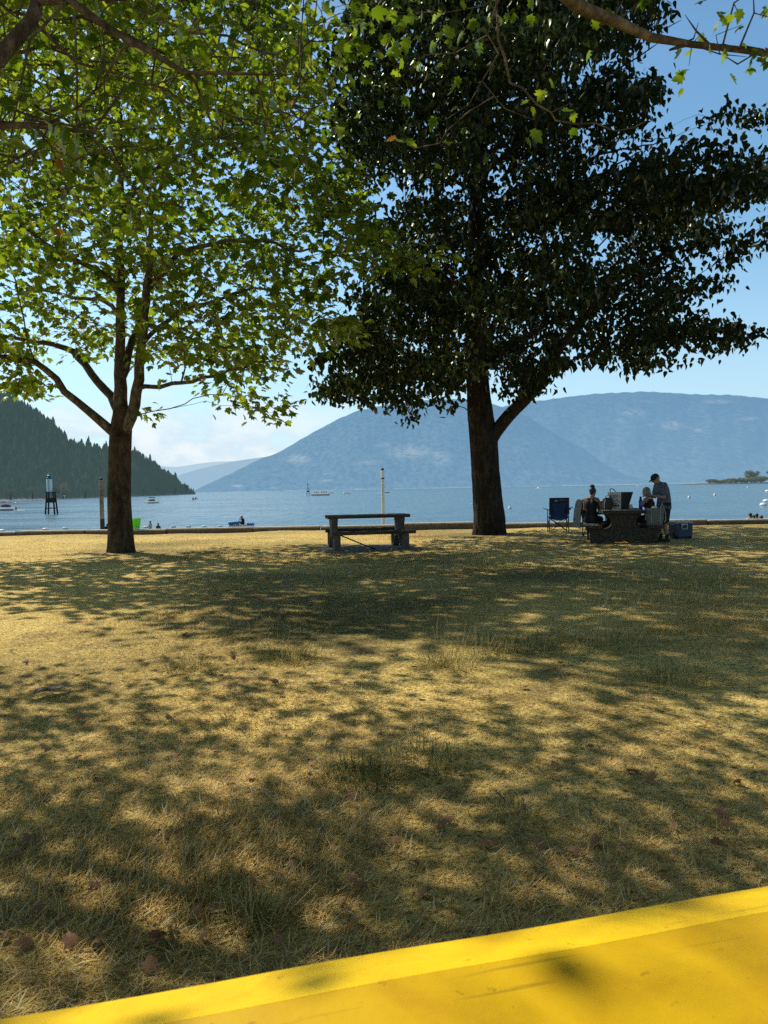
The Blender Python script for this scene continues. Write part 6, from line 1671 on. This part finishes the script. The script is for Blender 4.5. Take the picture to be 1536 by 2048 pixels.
# --- the standing man, head bowed, working on the grey-haired woman's shoulders
fm = G(1326, 1084)
man = thing('person', 'standing man in black cap and grey-blue shirt, head bowed over the seated grey-haired woman', 'person', (fm[0], fm[1], 0), R(96))
J = dict(head=V3(0, .185, 1.565), face=V3(0, .90, -.50), up=V3(0, .50, .86), neck=V3(0, .075, 1.445), chest=V3(0, .02, 1.29), waist=V3(0, -.035, 1.09), pelvis=V3(0, -.03, .93), tfwd=V3(0, 1, 0),
         shL=V3(-.195, .05, 1.40), shR=V3(.195, .05, 1.40), elL=V3(-.235, .075, 1.11), elR=V3(.235, .085, 1.12), wrL=V3(-.13, .315, 1.155), wrR=V3(.14, .325, 1.165), hdL=V3(-.09, .45, 1.16), hdR=V3(.09, .46, 1.17), pnL=V3(.1, 0, -1), pnR=V3(-.1, 0, -1),
         hipL=V3(-.095, -.03, .90), hipR=V3(.095, -.02, .90), knL=V3(-.10, .0, .49), knR=V3(.11, .03, .49), anL=V3(-.10, -.05, .09), anR=V3(.12, .00, .09), toeL=V3(-.12, .12, .035), toeR=V3(.15, .17, .035), curl=.5)
f, u, r, rot = figure(man, J, M['skin'], .010, build='big')
torso_cloth(man, J, 'shirt', M['shirt_blue'], .62, .024, .17, build='big')
shorts(man, J, 'shorts', M['cloth_black'], .86, .024, build='big')
hc = J['head']
MB().ellipsoid(hc + u * .010 - f * .02, (.081, .098, .095), rot).build('hair', M['hair_grey'], man, smooth=True)
cpo = MB()
cpo.ellipsoid(hc + u * .045 - f * .004, (.088, .108, .085), rot, 20, 14)
cap_o = cpo.build('cap', M['cap_black'], man, smooth=True)
bm_ = MB(); V = []; F = []
for i in range(9):
    a = -1.15 + 2.3 * i / 8
    V.append(tuple(hc + u * .040 + f * .095 * math.cos(a) + r * .084 * math.sin(a))); V.append(tuple(hc + u * (.028 - .012 * math.cos(a)) + f * (.095 * math.cos(a) + .082 * math.cos(a * .8)) + r * .080 * math.sin(a)))
nV = len(V); V += [tuple(np.array(q) - u * .008) for q in V]
for i in range(8):
    F += [(2 * i, 2 * i + 1, 2 * i + 3, 2 * i + 2), (nV + 2 * i + 2, nV + 2 * i + 3, nV + 2 * i + 1, nV + 2 * i), (2 * i + 1, nV + 2 * i + 1, nV + 2 * i + 3, 2 * i + 3)]
bm_.add(V, F).build('peak', M['cap_black'], cap_o, smooth=True)
for e in 'LR':
    a, tpt = J['an' + e], J['toe' + e]
    sk = MB().capsule(a + V3(0, 0, .10), a - V3(0, 0, .03), .050, .046).build('sock', M['shoe'], man, remesh=.010, sm_it=2)
    MB().capsule(a - V3(0, .03, .045), tpt + V3(0, .015, .005), .050, .042).box(tuple((a + tpt) / 2 - V3(0, .0, .052)), (.085, .27, .022)).build('shoe', M['shoe'], man, remesh=.009, sm_it=2)

# --- the grey-haired woman on the right bench, seen from behind
pw = TL(.70, 1.08, 0)
wom = thing('person', 'seated woman with grey-blond hair in dark maroon top, back turned, beside the standing man', 'person', (pw[0], pw[1], 0), R(38))
J2 = dict(head=V3(-.01, .05, 1.235), face=V3(-.1, .96, -.25), up=V3(0, .25, .97), neck=V3(0, -.01, 1.085), chest=V3(0, -.03, .94), waist=V3(0, -.05, .73), pelvis=V3(0, -.04, .575), tfwd=V3(0, 1, 0),
          shL=V3(-.165, -.01, 1.045), shR=V3(.165, -.01, 1.045), elL=V3(-.235, .09, .80), elR=V3(.235, .10, .80), wrL=V3(-.13, .30, .73), wrR=V3(.13, .30, .73), hdL=V3(-.09, .42, .70), hdR=V3(.09, .42, .70), pnL=V3(0, 0, -1), pnR=V3(0, 0, -1),
          hipL=V3(-.09, .03, .555), hipR=V3(.09, .03, .555), knL=V3(-.10, .43, .545), knR=V3(.10, .43, .545), anL=V3(-.10, .42, .10), anR=V3(.10, .42, .10), toeL=V3(-.11, .58, .035), toeR=V3(.11, .58, .035))
f, u, r, rot = figure(wom, J2, M['skin_pale'], .011, .95, True)
torso_cloth(wom, J2, 'top', M['cloth_maroon'], 0, .016, .10, s=.97, female=True, straps=True)
shorts(wom, J2, 'shorts', M['cloth_navy'], .7, .016)
hc = J2['head']
mb = MB().ellipsoid(hc + u * .03 - f * .018, (.088, .106, .100), rot)
for k in range(7):
    a = -1.2 + 2.4 * k / 6
    b0 = hc - f * .085 * math.cos(a) + r * .080 * math.sin(a) + u * .02
    mb.capsule(b0, b0 - u * .125 - f * .01 + r * .012 * math.sin(a), .034, .024)
mb.build('hair', M['hair_grey'], wom, remesh=.009, sm_it=1)

# --- the dark-haired woman on the left bench
pv = TL(-.70, .92, 0)
wd = thing('person', 'seated woman with dark hair bun and black tank top, left of the concrete table', 'person', (pv[0], pv[1], 0), R(-34))
J3 = dict(head=V3(.02, .07, 1.265), face=V3(.30, .92, -.30), up=V3(0, .25, .97), neck=V3(.005, .005, 1.115), chest=V3(0, -.02, .97), waist=V3(0, -.03, .75), pelvis=V3(0, -.03, .575), tfwd=V3(0, 1, 0),
          shL=V3(-.165, .0, 1.075), shR=V3(.165, .0, 1.075), elL=V3(-.215, .09, .82), elR=V3(.235, .10, .82), wrL=V3(-.10, .30, .79), wrR=V3(.14, .31, .80), hdL=V3(-.05, .42, .80), hdR=V3(.09, .43, .81), pnL=V3(0, 0, -1), pnR=V3(0, 0, -1),
          hipL=V3(-.09, .03, .555), hipR=V3(.09, .03, .555), knL=V3(-.12, .42, .545), knR=V3(.10, .43, .545), anL=V3(-.14, .30, .10), anR=V3(.10, .40, .10), toeL=V3(-.16, .46, .035), toeR=V3(.11, .56, .035))
f, u, r, rot = figure(wd, J3, M['skin'], .011, .95, True)
torso_cloth(wd, J3, 'tank_top', M['cloth_black'], 0, .014, -.06, s=.96, female=True, straps=True)
shorts(wd, J3, 'shorts', M['cloth_black'], .8, .016)
hc = J3['head']
mb = MB().ellipsoid(hc + u * .028 - f * .016, (.085, .103, .095), rot).capsule(hc + u * .03 - f * .06, hc - u * .05 - f * .06, .062, .045)
mb.ellipsoid(hc + u * .135 - f * .05, (.062, .06, .048), rot)
for k in range(7):
    a = k * 0.9; mb.capsule(hc + u * .13 - f * .05, hc + u * (.165 + .02 * math.sin(k * 2.1)) - f * (.05 + .06 * math.cos(a)) + r * .07 * math.sin(a), .014, .005, 6)
mb.build('hair', M['hair_dark'], wd, remesh=.008, sm_it=1)

# --- bathers standing or sitting in the water beyond the wall
def bather(px, py_top, Y, label, rz, skin, hairm, top=None, topm=None, pose='stand', h=1.65, base=None, grp=None):
    k = h / 1.70
    ztop = CAMZ - (py_top - HOR(px)) / FPX * Y
    if base is None: base = ztop - h
    t = thing('person', label, 'person', (X(px, Y), Y, base), rz, grp)
    if pose == 'stand':
        Jb = dict(head=V3(0, .02, 1.575), face=V3(0, 1, -.1), up=V3(0, .1, 1), neck=V3(0, 0, 1.435), chest=V3(0, 0, 1.27), waist=V3(0, -.01, 1.06), pelvis=V3(0, 0, .92), tfwd=V3(0, 1, 0),
                  shL=V3(-.18, 0, 1.385), shR=V3(.18, 0, 1.385), elL=V3(-.24, .04, 1.10), elR=V3(.24, .04, 1.10), wrL=V3(-.20, .22, .95), wrR=V3(.20, .22, .95), hdL=V3(-.17, .32, .93), hdR=V3(.17, .32, .93), pnL=V3(0, 0, -1), pnR=V3(0, 0, -1),
                  hipL=V3(-.09, 0, .90), hipR=V3(.09, 0, .90), knL=V3(-.10, .02, .48), knR=V3(.10, .02, .48), anL=V3(-.10, 0, .09), anR=V3(.10, 0, .09), toeL=V3(-.11, .16, .03), toeR=V3(.11, .16, .03))
    else:   # sitting, knees drawn up, hands raised to the face
        Jb = dict(head=V3(0, .08, .80), face=V3(0, .9, -.3), up=V3(0, .3, .95), neck=V3(0, .02, .665), chest=V3(0, -.04, .52), waist=V3(0, -.08, .31), pelvis=V3(0, -.06, .14), tfwd=V3(0, 1, 0),
                  shL=V3(-.175, .0, .625), shR=V3(.175, .0, .625), elL=V3(-.22, .24, .50), elR=V3(.22, .24, .50), wrL=V3(-.08, .25, .70), wrR=V3(.08, .25, .70), hdL=V3(-.04, .22, .80), hdR=V3(.04, .22, .80), pnL=V3(0, -1, 0), pnR=V3(0, -1, 0),
                  hipL=V3(-.09, 0, .11), hipR=V3(.09, 0, .11), knL=V3(-.14, .38, .36), knR=V3(.14, .38, .36), anL=V3(-.13, .62, .07), anR=V3(.13, .62, .07), toeL=V3(-.14, .78, .04), toeR=V3(.14, .78, .04))
    Jb = {a: b * k for a, b in Jb.items()}
    f, u, r, rot = figure(t, Jb, skin, .016, k, hands=True, face=False)
    hcx = Jb['head']
    MB().ellipsoid(hcx + u * .035 - f * .02, (.088 * k, .105 * k, .10 * k), rot).capsule(hcx - f * .05, hcx - f * .05 - u * .07, .065 * k, .05 * k).build('hair', hairm, t, smooth=True)
    if top: torso_cloth(t, Jb, top, topm, .45 if top == 'shirt' else 0, .016, .1, s=k, voxel=.02, straps=(top != 'shirt'))
    shorts(t, Jb, 'swim_shorts', M['cloth_navy'], .5, .016, k, .02)
    return t
bather(300, 1042, 74, 'bather in a white shirt turned left, standing in the water beside the lime green tub', R(75), M['skin_pale'], M['hair_dark'], 'shirt', M['cloth_white'])
bather(315.5, 1046, 74, 'bare-backed tanned bather in the water right of the white-shirted one', R(-10), M['skin_brown'], M['hair_dark'])
bather(213.5, 1047, 62, 'dark-haired bather half hidden between the wooden pile and the left trunk', R(20), M['skin'], M['hair_dark'], 'shirt', M['cloth_black'])
bather(484.5, 1038, RAFT_Y, 'person in dark swimwear sitting on the white raft with hands at the face', R(60), M['skin'], M['hair_dark'], 'swim_top', M['cloth_maroon'], 'sit', 1.70, WATERZ + .22)
for px, py, Y, lb, sk, tp, tm_ in ((1501, 1026, 38, 'tallest of the four bathers at right, dark hair, leftmost', M['skin'], 'shirt', M['cloth_white']), (1507.5, 1030, 39.5, 'second bather from the left at right, close behind the tallest one', M['skin_brown'], 'shirt', M['cloth_white']),
                                   (1514, 1027, 39, 'third bather from the left at right, upright with dark top', M['skin'], 'shirt', M['cloth_black']), (1523, 1031, 38.2, 'rightmost of the four dark-haired bathers beyond the seawall', M['skin'], 'shirt', M['cloth_black'])):
    bather(px, py, Y, lb, R(RNG.uniform(-40, 40)), sk, M['hair_dark'], tp, tm_, grp='bathers at the right end of the seawall')
for i, p in enumerate(JS):
    t = bather(0, 0, 0, ['rider in dark vest on the left jet ski', 'rider in dark vest on the right jet ski'][i], R(60), M['skin'], M['hair_dark'], 'shirt', M['cloth_black'], 'sit', 1.7, 0)
    t.location = (p[0] - .2, p[1], WATERZ + .62)
# ------------------------------------------------------------------ dry grass blades
def grass_mat():
    m, nt, out = new_mat('dry_grass_blades')
    at = N(nt, 'ShaderNodeAttribute', attribute_name='col')
    d = N(nt, 'ShaderNodeBsdfDiffuse'); nt.links.new(at.outputs['Color'], d.inputs[0])
    t = N(nt, 'ShaderNodeBsdfTranslucent'); nt.links.new(at.outputs['Color'], t.inputs[0])
    ms = N(nt, 'ShaderNodeMixShader', Fac=0.14); nt.links.new(d.outputs[0], ms.inputs[1]); nt.links.new(t.outputs[0], ms.inputs[2])
    nt.links.new(ms.outputs[0], out.inputs[0]); return m
M['grass'] = grass_mat()
def blades(name, x, y, L, tilt, yaw, w, col, bend, z0=None):
    n = len(x); z = (lawn_h(x, y) if z0 is None else z0) - 0.004
    dx, dy = np.cos(yaw), np.sin(yaw); sx, sy = -dy, dx
    base = np.stack([x, y, z], -1)
    h1 = np.stack([dx * np.sin(tilt), dy * np.sin(tilt), np.cos(tilt)], -1) * (L * .5)[:, None]
    t2 = tilt + bend
    h2 = np.stack([dx * np.sin(t2), dy * np.sin(t2), np.cos(t2)], -1) * (L * .5)[:, None]
    s = np.stack([sx, sy, np.zeros(n)], -1) * (w / 2)[:, None]
    m = base + h1; e = m + h2
    e[:, 2] = np.maximum(e[:, 2], base[:, 2] + 0.006); m[:, 2] = np.maximum(m[:, 2], base[:, 2] + .006)
    V = np.stack([base - s, base + s, m - s * .85, m + s * .85, e], 1).reshape(-1, 3)
    b = np.arange(n)[:, None] * 5
    F = np.concatenate([b + [[0, 1, 3]], b + [[0, 3, 2]], b + [[2, 3, 4]]], 1).reshape(-1, 3)
    C = np.ones((n, 5, 4), np.float32); C[:, :, :3] = col[:, None, :]; C[:, :2, :3] *= 0.85
    return fastmesh(name, V, F, attrs={'col': ('FLOAT_COLOR', 'POINT', C)})
def straw_col(x, y, rs):
    g = np.clip(green_shade_f(x, y) * 0.40 * np.clip((y - 3) / 5, .35, 1) + 0.02, 0, .5)
    n = len(x); isg = rs.rand(n) < g
    a = rs.rand(n)[:, None]
    straw = np.array([[.60, .385, .11]]) * (1 - a) + np.array([[1.0, .71, .25]]) * a
    green = np.array([[.10, .09, .022]]) * (1 - a) + np.array([[.40, .32, .09]]) * a
    grey = np.array([[.34, .27, .17]])
    b_ = rs.rand(n); straw = np.where((b_ < .20)[:, None], np.array([[1.0, .82, .46]]), np.where((b_ > .85)[:, None], straw * .45, straw))
    straw = np.where((rs.rand(n) < .13)[:, None], np.array([[.66, .40, .20]]), straw)
    c = np.where(isg[:, None], green, straw); c = np.where((rs.rand(n) < .10)[:, None], grey, c)
    return c
rs = np.random.RandomState(77)
NB = 360000
q = rs.rand(NB); e_ = 0.42
y0, y1 = 1.15, 23.5
yy = (y0 ** e_ + q * (y1 ** e_ - y0 ** e_)) ** (1 / e_)
xx = (rs.rand(NB) * 2 - 1) * (0.56 * yy + 0.5)
clump = wnoise(xx, yy, 61, 3, 5.0)
bare = np.zeros(NB)
for (sx, sy, sr) in ((-6.5, 18.2, .8), (2.95, 22.4, 1.1), (-0.4, 17.9, 1.3), (5.7, 18.0, 1.8)):
    bare = np.maximum(bare, 1.1 * np.exp(-(((xx - sx) ** 2 + (yy - sy) ** 2) / sr ** 2) ** 2))
bare = np.maximum(bare, .75 * np.exp(-((yy - (wall_y(xx) - 1.0)) / .9) ** 2) * (wnoise(xx, yy, 31, 3, 1.2) > -.1))
bare = np.maximum(bare, np.clip((wnoise(xx, yy, 91, 3, 1.1) - .18) * 3, 0, .93))
keep = rs.rand(NB) < np.clip(0.78 + 0.45 * clump, 0.15, 1) * (1 - bare); xx, yy = xx[keep], yy[keep]; n = len(xx)
hum = np.clip(wnoise(xx, yy, 63, 3, 1.3), 0, 1)
L = rs.uniform(.028, .085, n) * (1 + .5 * hum); tilt = np.clip(rs.normal(1.42, .16, n) - .30 * hum, .2, 1.56)
yaw = rs.uniform(0, 6.283, n) * .6 + wnoise(xx, yy, 65, 2, 2.0) * 2.2
W_ = np.maximum(.0028, .00056 * yy) * rs.uniform(.7, 1.4, n)
o = link('dry_grass', blades('dry_grass', xx, yy, L, tilt, yaw, W_, straw_col(xx, yy, rs), rs.uniform(-.25, .35, n)), M['grass'])
o['kind'] = 'stuff'; o['label'] = 'thatch of short dry yellow grass blades over the lawn'
# rougher taller patches
pat = [(3.9, 9.0, 1.9, .9), (5.2, 7.6, 1.6, .8), (4.6, 10.8, 2.0, .8), (1.9, 6.9, 1.0, .5), (3.0, 7.2, .9, .4), (-1.3, 6.5, .5, .25), (5.0, 6.2, 1.0, .5), (-2.4, 15.5, 3, 1.2), (2.0, 13.0, 2.5, 1.0)]
X_ = []; Y_ = []
for (a, b, ra, rb) in pat:
    k = int(1500 * ra * rb / max(1, (b / 6)) ** 1.1); X_.append(a + rs.normal(size=k) * ra * .55); Y_.append(b + rs.normal(size=k) * rb * .55)
x, y = np.concatenate(X_), np.concatenate(Y_); n = len(x)
o = link('rough_grass', blades('rough_grass', x, y, rs.uniform(.06, .16, n), np.clip(rs.normal(.95, .35, n), .1, 1.45), rs.uniform(0, 6.283, n), np.maximum(.0024, .0005 * y) * rs.uniform(.7, 1.3, n), straw_col(x, y, rs) * 1.02, rs.uniform(.1, .8, n)), M['grass'])
o['kind'] = 'stuff'; o['label'] = 'rougher patches of longer pale grass across the middle of the lawn'

# tufts one can point at
def tuft(px, py, label, r, n, Lm, greenish, stalks=0, seed=1):
    rs = np.random.RandomState(seed); c = G(px, py)
    t = thing('grass_tuft', label, 'grass tuft', (c[0], c[1], float(lawn_h(np.float64(c[0]), np.float64(c[1])))), 0, 'standing tufts in the dry lawn')
    a = rs.uniform(0, 6.283, n); rr = r * np.sqrt(rs.rand(n)); x, y = rr * np.cos(a), rr * np.sin(a) * .8
    L = Lm * rs.uniform(.5, 1.15, n); yaw = a + rs.normal(size=n) * .7
    k = rs.rand(n)[:, None]
    col = (np.array([[.32, .25, .09]]) * (1 - k) + np.array([[.70, .58, .26]]) * k)
    gr = (np.array([[.07, .10, .02]]) * (1 - k) + np.array([[.22, .25, .06]]) * k); col = np.where((rs.rand(n) < greenish)[:, None], gr, col)
    tl = np.clip(rs.normal(.65, .35, n), .05, 1.4); wd_ = np.maximum(.0026, .0006 * c[1]) * rs.uniform(.7, 1.3, n); bd = rs.uniform(.1, .9, n)
    m = stalks      # the longer seed stalks of the same tuft
    a2 = rs.uniform(0, 6.283, m); r2 = r * np.sqrt(rs.rand(m)) * 1.2; k2 = rs.rand(m)[:, None]
    x = np.concatenate([x, r2 * np.cos(a2)]); y = np.concatenate([y, r2 * np.sin(a2)]); L = np.concatenate([L, Lm * rs.uniform(1.4, 2.4, m)])
    tl = np.concatenate([tl, np.clip(rs.normal(.4, .3, m), .02, 1.2)]); yaw = np.concatenate([yaw, a2 + rs.normal(size=m) * .6]); wd_ = np.concatenate([wd_, np.maximum(.0022, .0005 * c[1]) * np.ones(m)])
    bd = np.concatenate([bd, rs.uniform(-.2, .5, m)]); col = np.vstack([col, np.array([[.50, .40, .18]]) * (1 - k2) + np.array([[.78, .66, .36]]) * k2])
    link('blades', blades('blades', x, y, L, tl, yaw, wd_, col, bd, np.zeros(n + m)), M['grass'], t)
tuft(505, 1838, 'pale spiky grass tuft nearest the yellow table, lower left', .09, 330, .13, .25, 14, 1)
tuft(395, 1790, 'thin wispy grass tuft left of the pale spiky one', .13, 160, .11, .35, 16, 2)
tuft(720, 1560, 'dark greenish grass tuft in shade at the middle of the lawn', .20, 520, .15, .6, 14, 3)
tuft(840, 1530, 'tall stalky tuft right of the dark greenish one', .26, 420, .17, .3, 26, 4)
tuft(900, 1340, 'straw-coloured tuft in a sunny gap, centre right', .28, 380, .17, .15, 24, 5)
tuft(1000, 1300, 'widest clump of upright stalks, centre right beyond the sunny gap', .5, 620, .18, .3, 36, 6)
tuft(1190, 1290, 'thin stalky clump right of the widest clump', .4, 260, .17, .25, 30, 7)
tuft(380, 1340, 'low dark tuft in the shade right of the open sunny patch', .22, 300, .13, .5, 8, 8)
tuft(580, 1325, 'low grey-green tuft in shade left of centre', .3, 360, .13, .45, 12, 9)
tuft(1350, 1360, 'pale bushy grass clump near the right edge of the lawn', .35, 480, .16, .12, 14, 10)
tuft(1040, 1640, 'sparse tuft of curving stalks above the long bough shadow', .14, 140, .13, .2, 14, 11)

# fallen leaves
M['leaf_dry'] = simple_mat('dry_fallen_leaf', (0.34, 0.17, 0.075), 0.8, 0.4, 20, 0.3, 60, c2=(0.17, 0.08, 0.035))
lv, lf = leaf_maple(); rs = np.random.RandomState(15)
protos = []
for k in range(4):
    V = lv * np.array([1, 1, 1.6]); V = V - V.mean(0)
    V[:, 2] += .28 * (V[:, 0] ** 2) * rs.uniform(-.4, .9) + .12 * V[:, 1] ** 2 * rs.uniform(-1, 1.4)
    me = fastmesh('fallen_leaf', V, lf); me.materials.append(M['leaf_dry']); protos.append(me)
spots = [(395, 1838), (440, 1832), (330, 1895), (300, 1950), (60, 1690), (30, 1720), (75, 1835), (50, 1905), (10, 1890), (145, 1905), (455, 1570), (500, 1562), (285, 1505), (340, 1445), (290, 1450), (160, 1440), (430, 1505), (880, 1660), (1010, 1610), (1000, 1605), (900, 1590), (1445, 1640), (1455, 1660), (1475, 1575), (1265, 1558), (1190, 1700), (1150, 1720), (970, 1700), (1080, 1705), (1120, 1335), (1165, 1350), (660, 1165), (550, 1375), (640, 1415), (440, 1355), (370, 1275), (1300, 1570), (1110, 1545), (560, 1650), (700, 1600), (845, 1795), (190, 1560), (90, 1500)]
for k in range(75):
    b = 1180 + 760 * rs.rand() ** .8; a = rs.uniform(5, 1530)
    if b < 2048 - .176 * a - 40: spots.append((a, b))
for i, (a, b) in enumerate(spots):
    c = G(a, b); o = bpy.data.objects.new('fallen_leaf', protos[i % 4]); COL.objects.link(o)
    s = rs.uniform(.045, .08) if i < 43 else rs.uniform(.03, .06); o.scale = (s, s, s)
    o.location = (c[0], c[1], float(lawn_h(np.float64(c[0]), np.float64(c[1]))) + .022)
    o.rotation_euler = (rs.normal() * .35, rs.normal() * .35, rs.uniform(0, 6.28))
    tag(o, 'curled brown fallen plane leaf lying on the dry grass', 'fallen leaf', 'fallen leaves scattered on the lawn')
# strip of shed bark
M['bark_pale'] = bark_mat('shed_bark', (0.12, 0.09, 0.06), (0.42, 0.34, 0.24), (0.66, 0.58, 0.45), 5.0, 0.6, 0.4)
c0, c1 = G(70, 1398), G(140, 1380)
mb = MB(); L_ = np.linalg.norm(c1 - c0); V = []; F = []
for i in range(13):
    u = i / 12; w = .045 * math.sin(math.pi * (.1 + .82 * u)); 
    for k in range(5):
        v = k / 4 * 2 - 1; V.append((L_ * (u - .5), v * w + .01 * math.sin(u * 7), .012 + .02 * v * v + .006 * math.sin(u * 9)))
for i in range(12):
    for k in range(4): F.append((i * 5 + k, (i + 1) * 5 + k, (i + 1) * 5 + k + 1, i * 5 + k + 1))
nV = len(V); V += [(a, b, z - .005) for a, b, z in V]; F += [tuple(nV + q for q in reversed(f)) for f in F[:]]
o = mb.add(V, F).build('bark_strip', M['bark_pale'], smooth=True)
o.location = ((c0[0] + c1[0]) / 2, (c0[1] + c1[1]) / 2, .025); o.rotation_euler = (0, 0, math.atan2(c1[1] - c0[1], c1[0] - c0[0]))
tag(o, 'pale curled strip of shed bark lying on the grass at the left edge', 'bark strip')
